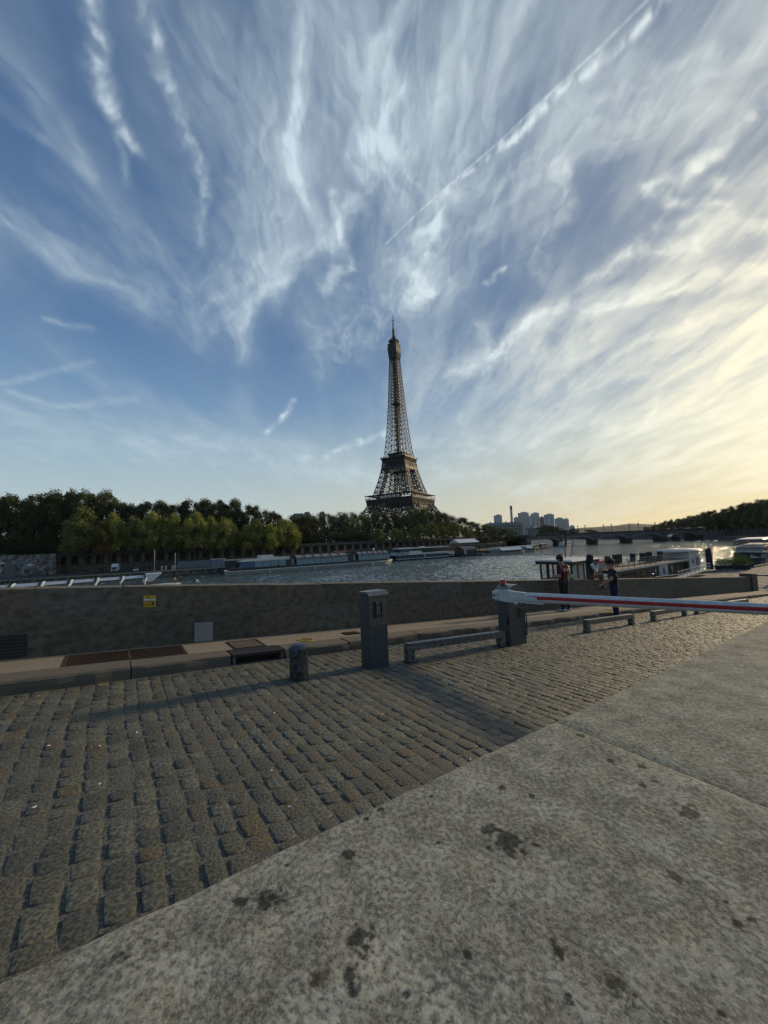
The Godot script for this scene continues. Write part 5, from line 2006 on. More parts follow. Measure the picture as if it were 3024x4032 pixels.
# ---------------------------------------------------------------- far buildings
func far_buildings() -> void:
	var D := 1650.0
	# bearing tangent of left and right edges, height over the eye, shade
	var T := [
		[1949.5, 1981.6, 2029, "leftmost of the distant high-rise blocks, short and pale", 0], [2027, 2046, 2038, "narrow distant block directly right of the tall chimney", 1],
		[2044.5, 2087.4, 2019, "widest grey distant high-rise block, right of the chimney", 1], [2087.4, 2096, 2032, "slim distant block squeezed between the two tallest high-rises", 2],
		[2095.4, 2128, 2021, "tall distant high-rise block with pale vertical stripes", 2], [2128.8, 2146, 2036, "low dark brown distant block between two taller high-rises", 3],
		[2146.6, 2185, 2026, "distant high-rise block with blue-grey glass strips", 2], [2188.2, 2222, 2041, "dark distant high-rise block, third from the right of the skyline", 1],
		[2222.2, 2242, 2043.5, "distant high-rise block, second from the right of the skyline", 2], [2244.7, 2263.3, 2070.5, "rightmost and lowest of the distant high-rise blocks", 1]]
	var body := [mat("tower_pale", 0.66, 0.65, 0.63, 0.8), mat("tower_grey", 0.56, 0.54, 0.50, 0.8), mat("tower_blue", 0.56, 0.55, 0.53, 0.7), mat("tower_brown", 0.15, 0.12, 0.10, 0.8)]
	var strip := mat("tower_glass", 0.13, 0.16, 0.20, 0.15)
	var rib := mat("tower_rib", 0.7, 0.69, 0.67, 0.8)
	for i in T.size():
		var q = T[i]
		var d := D + (i % 3) * 60.0
		var cx: float = (q[0] + q[1]) / 2.0
		var w: float = (q[1] - q[0]) / 1514.0 * d
		var x: float = bearing_x(cx) * d
		var top: float = (2132.6 - (cx - 1512.0) * 0.0419 - q[2]) / 1514.0 * d
		var o := thing("high_rise", q[3], "high-rise", Vector3(x, -0.35, -d), 0.0, "distant high-rise skyline")
		o.rotation.y = -0.35
		var ww := w * 0.92
		var dd := w * 0.5
		var m := MB.new()
		m.box(Vector3(0, top / 2, 0), Vector3(ww, top, dd))
		part(m, "block", body[q[4]], o)
		m = MB.new()
		m.box(Vector3(ww * 0.05, top + 2.0, 0), Vector3(ww * 0.5, 4.0, dd * 0.6))
		part(m, "roof_plant", body[1], o)
		var n := maxi(3, int(ww / 5.0))
		for j in n:
			m = MB.new()
			var xx := -ww / 2 + (j + 0.5) * ww / n
			m.box(Vector3(xx, top / 2 + 1.0, dd / 2 + 0.25), Vector3(ww / n * 0.5, top - 4.0, 0.5))
			part(m, "window_strip", strip, o)
		for j in 3:
			m = MB.new()
			m.box(Vector3(ww / 2 + 0.25, top / 2 + 1.0, -dd / 2 + (j + 0.5) * dd / 3), Vector3(0.5, top - 4.0, dd / 3 * 0.55))
			part(m, "window_strip", strip, o)
		m = MB.new()
		var fl := int(top / 3.2)
		for j in fl:
			m.box(Vector3(0, 1.5 + j * 3.2, dd / 2 + 0.45), Vector3(ww, 0.9, 0.7))
			m.box(Vector3(ww / 2 + 0.45, 1.5 + j * 3.2, 0), Vector3(0.7, 0.9, dd))
		part(m, "floor_bands", body[q[4]], o)
		if q[4] == 2 or q[4] == 0:
			for xx in [-ww / 2, 0.0, ww / 2]:
				m = MB.new()
				m.box(Vector3(xx, top / 2, dd / 2 + 0.6), Vector3(1.6, top, 1.4))
				part(m, "pilaster", rib, o)
	# chimney
	var c := thing("tall_chimney", "tall slim pale chimney rising over the distant skyline", "chimney", Vector3(bearing_x(2019.5) * 1600.0, -0.35, -1600))
	var m := MB.new()
	m.lathe(Vector3.ZERO, [Vector2(6.2, 0), Vector2(5.2, 40), Vector2(4.6, 112), Vector2(4.7, 124)], 16)
	part(m, "stack", mat("chimney_pale", 0.4, 0.39, 0.37, 0.8), c)
	m = MB.new()
	m.lathe(Vector3.ZERO, [Vector2(4.8, 112.5), Vector2(4.9, 127), Vector2(0, 127)], 16)
	part(m, "dark_band", mat("chimney_dark", 0.14, 0.13, 0.12, 0.8), c)
	m = MB.new()
	m.box(Vector3(-2, 28, 0), Vector3(22, 56, 18))
	part(m, "boiler_house", body[0], c)
	# stone palace block in front
	var pl := thing("stone_palace", "long pale classical stone building with rows of windows left of the bridge", "building", Vector3(bearing_x(1995) * 560.0, -0.35, -560), 0.15)
	var cream := mat("palace_stone", 0.50, 0.46, 0.38, 0.9, 0.0, "blotch", 0.1)
	m = MB.new()
	m.box(Vector3(0, 8.6, -10), Vector3(50, 17.2, 20))
	part(m, "wall", cream, pl)
	m = MB.new()
	m.hexa([Vector3(-25.5, 17.2, 0.5), Vector3(25.5, 17.2, 0.5), Vector3(25.5, 17.2, -20.5), Vector3(-25.5, 17.2, -20.5), Vector3(-23, 21.0, -2.5), Vector3(23, 21.0, -2.5), Vector3(23, 21.0, -17.5), Vector3(-23, 21.0, -17.5)])
	part(m, "mansard_roof", mat("zinc_roof", 0.17, 0.17, 0.165, 0.6), pl)
	var wd := mat("palace_window", 0.05, 0.055, 0.06, 0.2)
	for row in 4:
		for j in 15:
			m = MB.new()
			m.box(Vector3(-23.3 + j * 3.33, 2.6 + row * 4.1, 0.02), Vector3(1.3, 2.5, 0.12))
			part(m, "window", wd, pl)
		m = MB.new()
		m.box(Vector3(0, 4.6 + row * 4.1, 0.2), Vector3(50.6, 0.35, 0.5))
		part(m, "string_course", cream, pl)
	for j in 6:
		m = MB.new()
		m.box(Vector3(-20 + j * 8.0, 21.6, -8), Vector3(1.4, 2.4, 1.0))
		part(m, "chimney", cream, pl)
	# white house low before the skyline
	var wh := thing("white_house", "small white modern building among trees below the high-rises", "building", Vector3(bearing_x(2103) * 900.0, -0.35, -900))
	m = MB.new()
	m.box(Vector3(0, 9, 0), Vector3(20, 18, 14))
	m.box(Vector3(4, 20, 0), Vector3(6, 5, 8))
	part(m, "wall", mat("white_wall", 0.62, 0.62, 0.60, 0.8), wh)
	for j in 4:
		m = MB.new()
		m.box(Vector3(0, 4.0 + j * 4.0, 7.1), Vector3(18, 1.6, 0.2))
		part(m, "window_strip", strip, wh)
	# roofs peeping over the trees left of the tower
	var R := [[1155, 1198, 2019.5, "low grey rooftop showing over the trees left of the tower"], [1200, 1222, 2014, "second grey rooftop showing over the trees left of the tower"], [1262, 1282, 2012, "small pale rooftop showing over the trees near the tower"]]
	for q in R:
		var cx: float = (q[0] + q[1]) / 2.0
		var d := 420.0
		var top: float = (2132.6 - (cx - 1512.0) * 0.0419 - q[2]) / 1514.0 * d
		var w: float = (q[1] - q[0]) / 1514.0 * d
		var o := thing("town_house", q[3], "building", Vector3(bearing_x(cx) * d, -0.35, -d), 0.1)
		m = MB.new()
		m.box(Vector3(0, (top - 3.0) / 2, -6), Vector3(w, top - 3.0, 12))
		part(m, "wall", cream, o)
		m = MB.new()
		m.hexa([Vector3(-w / 2, top - 3.0, 0.3), Vector3(w / 2, top - 3.0, 0.3), Vector3(w / 2, top - 3, -12.3), Vector3(-w / 2, top - 3, -12.3), Vector3(-w / 2 + 1, top, -2), Vector3(w / 2 - 1, top, -2), Vector3(w / 2 - 1, top, -10), Vector3(-w / 2 + 1, top, -10)])
		part(m, "roof", mat("zinc_roof", 0.17, 0.17, 0.165, 0.6), o)
		for j in 3:
			m = MB.new()
			m.box(Vector3(-w / 2 + (j + 0.5) * w / 3, top - 1.6, -0.3), Vector3(1.4, 1.7, 1.2))
			part(m, "dormer", cream, o)

func bearing_x(px: float) -> float: # sideways metres a metre ahead near the horizon, for a place measured on a 3024 wide picture
	return (px - 1512.0) / 1514.0 * 0.998 - 0.0032

# ---------------------------------------------------------------- trees
var tree_kinds := {}

func tree_shape(kind: String, rnd: int) -> Array: # [trunk mesh, crown mesh] of a tree 1 unit = 1 metre, 24 m tall
	var r := RandomNumberGenerator.new()
	r.seed = rnd
	var t := MB.new()
	var c := MB.new()
	c.use_col = true
	var H := 24.0
	var lobes := []
	var fork := 6.5
	if kind == "plane":
		for i in 40:
			var a := r.randf() * TAU
			var y := r.randf_range(-1.0, 1.0)
			var q := sqrt(maxf(0.0, 1.0 - y * y)) * r.randf_range(0.55, 1.0)
			lobes.push_back([Vector3(cos(a) * q * 6.6, 12.6 + y * 9.6, sin(a) * q * 6.6), r.randf_range(1.3, 2.5), 1.0])
	elif kind == "round":
		fork = 4.5
		for i in 32:
			var a := r.randf() * TAU
			var y := r.randf_range(-1.0, 1.0)
			var q := sqrt(maxf(0.0, 1.0 - y * y)) * r.randf_range(0.6, 1.0)
			lobes.push_back([Vector3(cos(a) * q * 7.8, 12.2 + y * 10.0, sin(a) * q * 7.8), r.randf_range(2.0, 3.2), 1.0])
	else: # "poplar": loose, upright
		fork = 5.0
		for i in 44:
			var a := r.randf() * TAU
			var y := r.randf()
			var w := sin(PI * pow(y, 0.7)) * 5.0 + 0.9
			lobes.push_back([Vector3(cos(a) * w * sqrt(r.randf()), 10.0 + y * 13.2, sin(a) * w * sqrt(r.randf())), r.randf_range(0.9, 1.7), 1.6])
	# trunk and limbs
	var lean := Vector3(r.randf_range(-0.5, 0.5), 0, r.randf_range(-0.5, 0.5))
	var tr := 0.42 if kind != "poplar" else 0.24
	t.tube([Vector3(0, -0.3, 0), Vector3(0, 0.4, 0), lean * 0.5 + Vector3(0, fork * 0.6, 0), lean + Vector3(0, fork, 0), lean * 1.3 + Vector3(0, H * 0.6, 0), lean * 1.2 + Vector3(0, H * 0.86, 0)], [tr * 1.5, tr * 1.1, tr * 0.95, tr * 0.85, tr * 0.45, tr * 0.12], 8)
	for l in lobes:
		var p: Vector3 = l[0]
		var s := lean + Vector3(0, clampf(p.y * 0.55, fork * 0.8, H * 0.6), 0)
		var mid := s.lerp(p, 0.5) + Vector3(0, 0.5, 0)
		t.tube([s, mid, p], [tr * 0.38, tr * 0.24, tr * 0.07], 5, false)
	var per := 260 if kind == "plane" else (290 if kind == "round" else 190)
	for l in lobes:
		var tone := r.randf_range(0.8, 1.2)
		for i in per:
			var d := Vector3(r.randfn(), r.randfn(), r.randfn()).normalized()
			var rad: float = l[1] * pow(r.randf(), 0.45) * (1.0 + 0.25 * r.randfn())
			var p: Vector3 = l[0] + d * Vector3(1, l[2], 1) * rad
			var e1 := Vector3(r.randfn(), r.randfn() * 0.6, r.randfn()).normalized()
			var e2 := e1.cross(Vector3(r.randfn(), r.randfn(), r.randfn())).normalized()
			var sz := r.randf_range(0.2, 0.38) if kind != "poplar" else r.randf_range(0.15, 0.3)
			var k := tone * r.randf_range(0.7, 1.3)
			var yel := r.randf()
			c.col = Color(k * (1.0 + 0.35 * yel * yel), k, k * (0.9 - 0.2 * yel))
			e1 *= sz
			e2 *= sz * 0.75
			c.tri(p - e1, p + e2, p + e1)
			c.tri(p - e1, p + e1, p - e2)
	return [t.mesh(), c.mesh()]

func make_tree_kinds() -> void:
	for q in [["plane", 5, 100], ["round", 4, 200], ["poplar", 4, 300]]:
		var a := []
		for i in q[1]:
			a.push_back(tree_shape(q[0], q[2] + i))
		tree_kinds[q[0]] = a
	mat("bark", 0.075, 0.065, 0.05, 0.95)
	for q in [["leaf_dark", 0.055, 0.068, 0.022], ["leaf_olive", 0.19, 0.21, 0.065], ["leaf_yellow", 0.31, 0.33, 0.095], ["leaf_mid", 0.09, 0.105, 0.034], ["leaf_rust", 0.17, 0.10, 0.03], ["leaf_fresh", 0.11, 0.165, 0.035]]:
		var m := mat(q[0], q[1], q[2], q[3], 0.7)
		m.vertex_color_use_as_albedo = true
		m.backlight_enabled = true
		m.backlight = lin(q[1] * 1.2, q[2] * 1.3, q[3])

func tree(called: String, label: String, kind: String, leaf: String, at: Vector3, height: float, width: float, r: RandomNumberGenerator, group: String) -> void:
	var o := thing(called, label, "tree", at, r.randf() * TAU, group)
	var k: Array = tree_kinds[kind][r.randi() % tree_kinds[kind].size()]
	var b := Basis.from_scale(Vector3(width, height, width) / 24.0)
	inst(k[0], "trunk", mats["bark"], o, Vector3.ZERO, b)
	inst(k[1], "crown", mats[leaf], o, Vector3.ZERO, b)

func horizon(px: float) -> float:
	return 2132.6 - (px - 1512.0) * 0.0419

func top_of(tab: Array, px: float) -> float:
	for i in tab.size() - 1:
		if px <= tab[i + 1][0]:
			return lerpf(tab[i][1], tab[i + 1][1], clampf((px - tab[i][0]) / (tab[i + 1][0] - tab[i][0]), 0, 1))
	return tab[-1][1]

func trees() -> void:
	var r := RandomNumberGenerator.new()
	r.seed = 404
	make_tree_kinds()
	# skyline of the left bank: place and apparent top
	var sky_tab := [[-60.0, 1945.0], [0, 1942], [100, 1922], [200, 1925], [330, 1912], [420, 1928], [480, 1966], [560, 1962], [620, 1953], [700, 1960], [760, 1952], [890, 1950], [960, 1966], [1040, 1998], [1100, 2008], [1150, 2024], [1200, 2020], [1234, 2012], [1330, 2012], [1430, 2010], [1500, 2004], [1550, 2022], [1635, 1996], [1720, 2006], [1808, 2030], [1850, 2052], [1905, 2064], [1960, 2076], [2010, 2084]]
	var n := 0
	var behind := 0
	for row in 2:
		var px := -30.0 + row * 30.0
		while px < 1230.0:
			var w := ray_hit(LEFT_WALL, bearing_x(px))
			w += Vector2(-3.0, -9.0 - row * 13.0)
			var d := -w.y
			w.x = bearing_x(px) * d
			var top: float = (horizon(px) - top_of(sky_tab, px)) / 1514.0 * d * (1.0 if row == 0 else 1.03) * r.randf_range(0.95, 1.02)
			var lab: String
			if row == 0:
				lab = "dark plane tree behind the arcade wall, %s from the photo's left edge" % ordinal(n)
				n += 1
			else:
				lab = "dark plane tree in the rear street row, %s from the photo's left edge" % ordinal(behind)
				behind += 1
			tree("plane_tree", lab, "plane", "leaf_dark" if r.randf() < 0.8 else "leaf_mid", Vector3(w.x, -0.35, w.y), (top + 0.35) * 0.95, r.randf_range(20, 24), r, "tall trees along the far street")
			px += r.randf_range(52, 66) if row == 0 else r.randf_range(62, 80)
	# dark shrubs behind the street parapet
	var pb := -20.0
	var kb := 0
	while pb < 1500.0:
		var w := ray_hit(LEFT_WALL, bearing_x(pb))
		var d := -w.y + 3.5
		tree("street_shrub", "low dark shrub behind the arcade's parapet, %s from the photo's left edge" % ordinal(kb), "round", "leaf_dark", Vector3(bearing_x(pb) * d, -0.35, -d), r.randf_range(5.0, 8.0), r.randf_range(10.0, 13.0), r, "low shrubs behind the street parapet")
		kb += 1
		d += 17.0
		tree("street_shrub", "low dark shrub in the rear street row, %s from the photo's left edge" % ordinal(kb - 1), "round", "leaf_dark", Vector3(bearing_x(pb + 20.0) * d, -0.35, -d), r.randf_range(6.0, 9.0), r.randf_range(12.0, 15.0), r, "low shrubs behind the street parapet")
		pb += r.randf_range(38, 48)
	# lower, lighter row on the far quay
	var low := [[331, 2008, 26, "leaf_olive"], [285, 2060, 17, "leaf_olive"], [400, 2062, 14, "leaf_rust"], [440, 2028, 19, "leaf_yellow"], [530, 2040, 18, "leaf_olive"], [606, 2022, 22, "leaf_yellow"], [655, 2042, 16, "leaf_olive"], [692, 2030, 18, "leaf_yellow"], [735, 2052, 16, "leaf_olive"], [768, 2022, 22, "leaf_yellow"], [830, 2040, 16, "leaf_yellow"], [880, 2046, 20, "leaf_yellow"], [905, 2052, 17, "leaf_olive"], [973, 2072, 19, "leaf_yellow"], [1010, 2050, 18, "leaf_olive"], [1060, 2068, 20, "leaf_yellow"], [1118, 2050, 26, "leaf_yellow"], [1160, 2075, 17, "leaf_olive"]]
	low.sort_custom(func(a, b): return a[0] < b[0])
	for i in low.size():
		var q = low[i]
		var w := ray_hit(LEFT_WALL, bearing_x(q[0]))
		var d: float = -w.y - r.randf_range(4.0, 9.0)
		var x: float = bearing_x(q[0]) * d
		var top: float = (horizon(q[0]) - q[1]) / 1514.0 * d
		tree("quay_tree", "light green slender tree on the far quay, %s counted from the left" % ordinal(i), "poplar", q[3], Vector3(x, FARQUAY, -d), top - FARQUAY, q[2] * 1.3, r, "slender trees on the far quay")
	# rounder trees along the street before and around the tower
	var mid := [[1180, 225, 13], [1215, 255, 15], [1250, 232, 16], [1290, 262, 16], [1330, 240, 16], [1372, 268, 17], [1390, 236, 14], [1425, 255, 16], [1470, 246, 15], [1505, 275, 16], [1545, 250, 15], [1580, 280, 17], [1612, 262, 15], [1640, 285, 19], [1680, 262, 16], [1715, 290, 18], [1750, 275, 16], [1785, 300, 18], [1820, 285, 16], [1855, 320, 18], [1890, 300, 16], [1930, 330, 20], [1965, 345, 20], [2005, 360, 20]]
	for i in mid.size():
		var q = mid[i]
		var d: float = q[1]
		var top: float = (horizon(q[0]) - top_of(sky_tab, q[0])) / 1514.0 * d * r.randf_range(0.93, 1.02)
		var fresh: bool = q[0] == 1390 or q[0] == 1425
		tree("round_tree", "round dark green street tree near the tower, %s counted from the left" % ordinal(i), "round", "leaf_fresh" if fresh else ("leaf_dark" if r.randf() < 0.5 else "leaf_mid"), Vector3(bearing_x(q[0]) * d, -0.35, -d), maxf(6.0, top + 0.35), q[2] * 1.25, r, "round trees around the tower's foot")
	# willows and low trees on the quay before the tower
	var wil := [[1490, 2085, 205, 15], [1560, 2082, 215, 17], [1600, 2095, 212, 13], [1655, 2068, 222, 17], [1700, 2060, 226, 19], [1745, 2058, 232, 18], [1790, 2064, 238, 18], [1840, 2080, 244, 17]]
	for i in wil.size():
		var q = wil[i]
		var d: float = q[2]
		var top: float = (horizon(q[0]) - q[1]) / 1514.0 * d
		tree("willow_tree", "grey-green loose tree by the moored ships below the tower, %s from left" % ordinal(i), "poplar", "leaf_olive", Vector3(bearing_x(q[0]) * d, -3.5, -d), top + 3.5, q[3] * 1.2, r, "loose trees on the quay below the tower")
	# low dark shrubs and trees up to the bridge
	var sh := [[1900, 2110, 270], [1930, 2105, 285], [1960, 2108, 275], [1985, 2112, 290], [2010, 2108, 300], [2035, 2110, 310], [2130, 2075, 400], [2150, 2066, 430], [2172, 2070, 420], [2195, 2074, 440], [2215, 2086, 450], [2240, 2090, 470], [2262, 2080, 520], [2322, 2084, 640], [2335, 2088, 600]]
	for i in sh.size():
		var q = sh[i]
		var d: float = q[2]
		var top: float = (horizon(q[0]) - q[1]) / 1514.0 * d
		tree("bank_tree", "small dark tree on the left bank by the bridge, %s from left" % ordinal(i), "round", "leaf_dark", Vector3(bearing_x(q[0]) * d, -0.35 if d > 320 else -4.0, -d), maxf(4.5, top + (0.35 if d > 320 else 4.0)), 13.0 if d < 390 else 20.0, r, "small trees near the bridge")
	# right bank
	var rt := [[2540.0, 2080.0], [2560, 2072], [2634, 2046], [2700, 2034], [2778, 2012], [2850, 1998], [2920, 1982], [2980, 1965], [3060, 1950]]
	var k := 0
	var px := 2545.0
	while px < 3090.0:
		for row in 2:
			var d: float
			if px < 2772.0:
				d = lerpf(620.0, 420.0, (px - 2545.0) / 230.0) + row * 60.0
			else:
				var w := ray_hit(RIGHT_WALL, bearing_x(px))
				d = -w.y + 6.0 + row * 16.0
			var q: float = px + (row * 9.0)
			var top: float = (horizon(q) - top_of(rt, q)) / 1514.0 * d * (0.86 if row == 0 else 1.0) * r.randf_range(0.94, 1.02)
			tree("right_bank_tree", "dense dark tree on the right bank, %s counted from the bridge" % ordinal(k), "round" if r.randf() < 0.5 else "plane", "leaf_dark" if r.randf() < 0.5 else "leaf_mid", Vector3(bearing_x(q) * d, -0.35, -d), maxf(7.0, top + 0.35), clampf(top * 1.1, 13.0, 26.0), r, "dense trees along the right bank")
			k += 1
		px += 24.0 if px < 2772.0 else 30.0

	for i in 13:
		var q := 2786.0 + i * 22.0
		var w := ray_hit(RIGHT_WALL, bearing_x(q))
		var d := -w.y - 5.0
		var top: float = (horizon(q) - top_of(rt, q)) / 1514.0 * d * 0.55
		tree("right_quay_tree", "leafy tree rising from the right quay before the buttressed wall, %s from left" % ordinal(i), "poplar", "leaf_olive" if i % 2 else "leaf_mid", Vector3(bearing_x(q) * d, QUAY, -d), top - QUAY, 17.0, r, "trees on the right quay")

# ---------------------------------------------------------------- boats
func outline(L: float, B: float, bow: float, stern: float) -> Array: # half-breadth plan, stern at x 0, bow at x L
	var p := [Vector2(0, B * 0.42), Vector2(stern, B * 0.5), Vector2(L - bow, B * 0.5), Vector2(L - bow * 0.55, B * 0.41), Vector2(L - bow * 0.22, B * 0.22), Vector2(L, 0.02)]
	return p

func hull(m: MB, L: float, B: float, y0: float, y1: float, bow: float, stern := 1.0, rise := 0.0, tuck := 0.82) -> void:
	var p := outline(L, B, bow, stern)
	for i in p.size() - 1:
		for s in [-1, 1]:
			var a: Vector2 = p[i]
			var b: Vector2 = p[i + 1]
			var ra: float = rise * pow(maxf(0.0, (a.x - L * 0.6) / (L * 0.4)), 2.0)
			var rb: float = rise * pow(maxf(0.0, (b.x - L * 0.6) / (L * 0.4)), 2.0)
			m.quad(Vector3(a.x * 0.985, y0, s * a.y * tuck), Vector3(b.x * 0.985, y0, s * b.y * tuck), Vector3(b.x, y1 + rb, s * b.y), Vector3(a.x, y1 + ra, s * a.y), Vector3(0, 0, s))
			m.quad(Vector3(a.x, y1 + ra, s * a.y), Vector3(b.x, y1 + rb, s * b.y), Vector3(b.x, y1 + rb, 0), Vector3(a.x, y1 + ra, 0), Vector3.UP)
	m.quad(Vector3(0, y0, -p[0].y * tuck), Vector3(0, y0, p[0].y * tuck), Vector3(0, y1, p[0].y), Vector3(0, y1, -p[0].y), Vector3(-1, 0, 0))

func band(m: MB, L: float, B: float, y0: float, y1: float, bow: float, out := 0.06) -> void:
	var p := outline(L, B, bow, 1.0)
	for i in p.size() - 1:
		for s in [-1, 1]:
			var a: Vector2 = p[i]
			var b: Vector2 = p[i + 1]
			m.quad(Vector3(a.x, y0, s * (a.y + out)), Vector3(b.x + out, y0, s * (b.y + out)), Vector3(b.x + out, y1, s * (b.y + out)), Vector3(a.x, y1, s * (a.y + out)), Vector3(0, 0, s))

func rail_line(m: MB, pts: Array, h: float, step: float, bars := 2, th := 0.06) -> void:
	for i in pts.size() - 1:
		var a: Vector3 = pts[i]
		var b: Vector3 = pts[i + 1]
		for k in bars:
			var y := h * (k + 1.0) / bars
			m.beam(a + Vector3(0, y, 0), b + Vector3(0, y, 0), th)
		var n := maxi(1, int(a.distance_to(b) / step))
		for j in n + 1:
			var p := a.lerp(b, float(j) / n)
			m.beam(p, p + Vector3(0, h, 0), th)

func ring_buoy(parent: Node3D, at: Vector3, mt: Material) -> void:
	var m := MB.new()
	var pts := []
	var rs := []
	for i in 13:
		var a := TAU * i / 12.0
		pts.push_back(at + Vector3(cos(a) * 0.35, sin(a) * 0.35, 0))
		rs.push_back(0.09)
	m.tube(pts, rs, 6, false)
	part(m, "life_ring", mt, parent)

func glass_boat() -> void:
	# long glazed restaurant boat by the far quay; x runs from its left end to its right end, z towards the camera
	var o := thing("glass_restaurant_boat", "long glass-walled restaurant boat moored by the far quay", "boat", Vector3(-57, WATER, -137.5), along(60.0))
	var hullm := mat("boat_grey", 0.42, 0.43, 0.41, 0.55, 0.0, "soft", 0.3)
	var dark := mat("boat_dark", 0.035, 0.04, 0.042, 0.5)
	var m := MB.new()
	hull(m, 69, 9.4, -0.6, 1.25, 9.0, 3.0, 0.5)
	part(m, "hull", hullm, o)
	m = MB.new()
	band(m, 69, 9.4, 1.15, 1.45, 9.0, 0.1)
	part(m, "rubbing_strake", mat("strake_pale", 0.55, 0.55, 0.52, 0.6), o)
	m = MB.new()
	m.box(Vector3(33, 1.85, 0), Vector3(63, 1.0, 7.9))
	part(m, "lower_cabin", dark, o)
	var g := mat("boat_pane", 0.16, 0.21, 0.21, 0.12, 0.2)
	var gb := mat("boat_pane_blue", 0.05, 0.085, 0.13, 0.12, 0.2)
	# raked front saloon, then two long saloons
	for sec in [[3.5, 20.5, 6, true], [24.5, 46.0, 9, false], [50.5, 65.5, 9, false]]:
		var n: int = sec[2]
		var w: float = (sec[1] - sec[0]) / n
		for i in n:
			var x0: float = sec[0] + i * w + 0.07
			var x1: float = sec[0] + (i + 1) * w - 0.07
			var lean := 1.3 if i == 0 and sec[3] else 0.0
			for s in [1, -1]:
				m = MB.new()
				m.hexa([Vector3(x0, 2.2, s * 4.05), Vector3(x1, 2.2, s * 4.05), Vector3(x1, 2.2, s * 3.97), Vector3(x0, 2.2, s * 3.97), Vector3(x0 + lean, 4.35, s * 3.6), Vector3(x1 + (1.3 if i == 0 and sec[3] else 0.0) * 0.5, 4.35, s * 3.6), Vector3(x1 + (1.3 if i == 0 and sec[3] else 0.0) * 0.5, 4.35, s * 3.52), Vector3(x0 + lean, 4.35, s * 3.52)])
				part(m, "window_pane", gb if sec[3] and i < 2 else g, o)
		m = MB.new()
		m.box(Vector3((sec[0] + sec[1]) / 2 + (0.6 if sec[3] else 0.0), 3.2, 0), Vector3(sec[1] - sec[0] - (1.6 if sec[3] else 0.3), 2.0, 6.9))
		part(m, "saloon", dark, o)
		# roof: opaque over the front saloon, arched skylights over the others
		if sec[3]:
			m = MB.new()
			m.hexa([Vector3(sec[0] + 0.6, 4.4, 3.8), Vector3(sec[1] + 1.5, 4.4, 3.8), Vector3(sec[1] + 1.5, 4.4, -3.8), Vector3(sec[0] + 0.6, 4.4, -3.8), Vector3(sec[0] + 2.0, 4.9, 3.1), Vector3(sec[1] + 1.5, 5.3, 3.1), Vector3(sec[1] + 1.5, 5.3, -3.1), Vector3(sec[0] + 2.0, 4.9, -3.1)])
			part(m, "roof", mat("roof_pale", 0.34, 0.35, 0.34, 0.5), o)
		else:
			var k := 6
			for i in k:
				var xa: float = lerpf(sec[0], sec[1], float(i) / k)
				var xb: float = lerpf(sec[0], sec[1], float(i + 1) / k)
				for s in [1, -1]:
					m = MB.new()
					var pr := [Vector2(3.62, 4.42), Vector2(3.1, 5.0), Vector2(2.2, 5.42), Vector2(0.02, 5.6)]
					for j in 3:
						m.quad(Vector3(xa + 0.22, pr[j].y, s * pr[j].x), Vector3(xb - 0.22, pr[j].y, s * pr[j].x), Vector3(xb - 0.22, pr[j + 1].y, s * pr[j + 1].x), Vector3(xa + 0.22, pr[j + 1].y, s * pr[j + 1].x), Vector3(0, 1, s))
					part(m, "skylight", mat("skylight_blind", 0.22, 0.21, 0.19, 0.6), o)
			for i in k + 1:
				var xa: float = lerpf(sec[0], sec[1], float(i) / k)
				m = MB.new()
				m.tube([Vector3(xa, 4.35, 3.7), Vector3(xa, 5.03, 3.16), Vector3(xa, 5.46, 2.24), Vector3(xa, 5.64, 0), Vector3(xa, 5.46, -2.24), Vector3(xa, 5.03, -3.16), Vector3(xa, 4.35, -3.7)], [0.16, 0.16, 0.16, 0.16, 0.16, 0.16, 0.16], 5)
				part(m, "roof_rib", dark, o)
			m = MB.new()
			m.box(Vector3((sec[0] + sec[1]) / 2, 4.4, 3.72), Vector3(sec[1] - sec[0] + 0.4, 0.22, 0.2))
			part(m, "eaves", dark, o)
	for x in [22.5, 48.2]:
		m = MB.new()
		m.box(Vector3(x, 3.2, 0), Vector3(3.4, 3.8, 6.6))
		part(m, "entrance", dark, o)
		m = MB.new()
		m.box(Vector3(x + 0.6, 3.1, 3.4), Vector3(0.5, 2.6, 0.2))
		part(m, "door_post", hullm, o)
	ring_buoy(o, Vector3(47.8, 3.4, 3.6), mat("ring_red", 0.45, 0.12, 0.09, 0.6))
	ring_buoy(o, Vector3(17.5, 2.3, 4.75), mats["black"])
	ring_buoy(o, Vector3(4.2, 2.2, 4.5), mat("ring_red", 0.45, 0.12, 0.09, 0.6))
	m = MB.new()
	rail_line(m, [Vector3(2, 1.45, 4.6), Vector3(21, 1.45, 4.7)], 1.0, 1.9, 2, 0.05)
	part(m, "railing", dark, o)
	for x in [14.0, 31.0, 56.0]:
		m = MB.new()
		m.tube([Vector3(x, 1.3, 4.85), Vector3(x + 0.2, 0.6, 5.0), Vector3(x + 0.4, 0.0, 5.1)], [0.13, 0.16, 0.2], 6)
		part(m, "fender", mats["white_paint"], o)
	m = MB.new()
	m.box(Vector3(14.5, 5.3, 2.0), Vector3(5.5, 0.7, 1.2))
	part(m, "name_board", mats["white_paint"], o)
	m = MB.new()
	m.box(Vector3(44.5, 6.1, -1), Vector3(6, 0.7, 1.6))
	part(m, "deck_locker", mat("locker_red", 0.30, 0.13, 0.10, 0.6), o)
	for x in [20.0, 21.0, 22.3, 23.5]:
		m = MB.new()
		m.beam(Vector3(x, 5.0, -1.5), Vector3(x + 1.4, 6.6, -0.8), 0.12)
		m.beam(Vector3(x, 6.3, 1.0), Vector3(x + 1.6, 5.4, 0.5), 0.1)
		part(m, "folded_mast", dark, o)
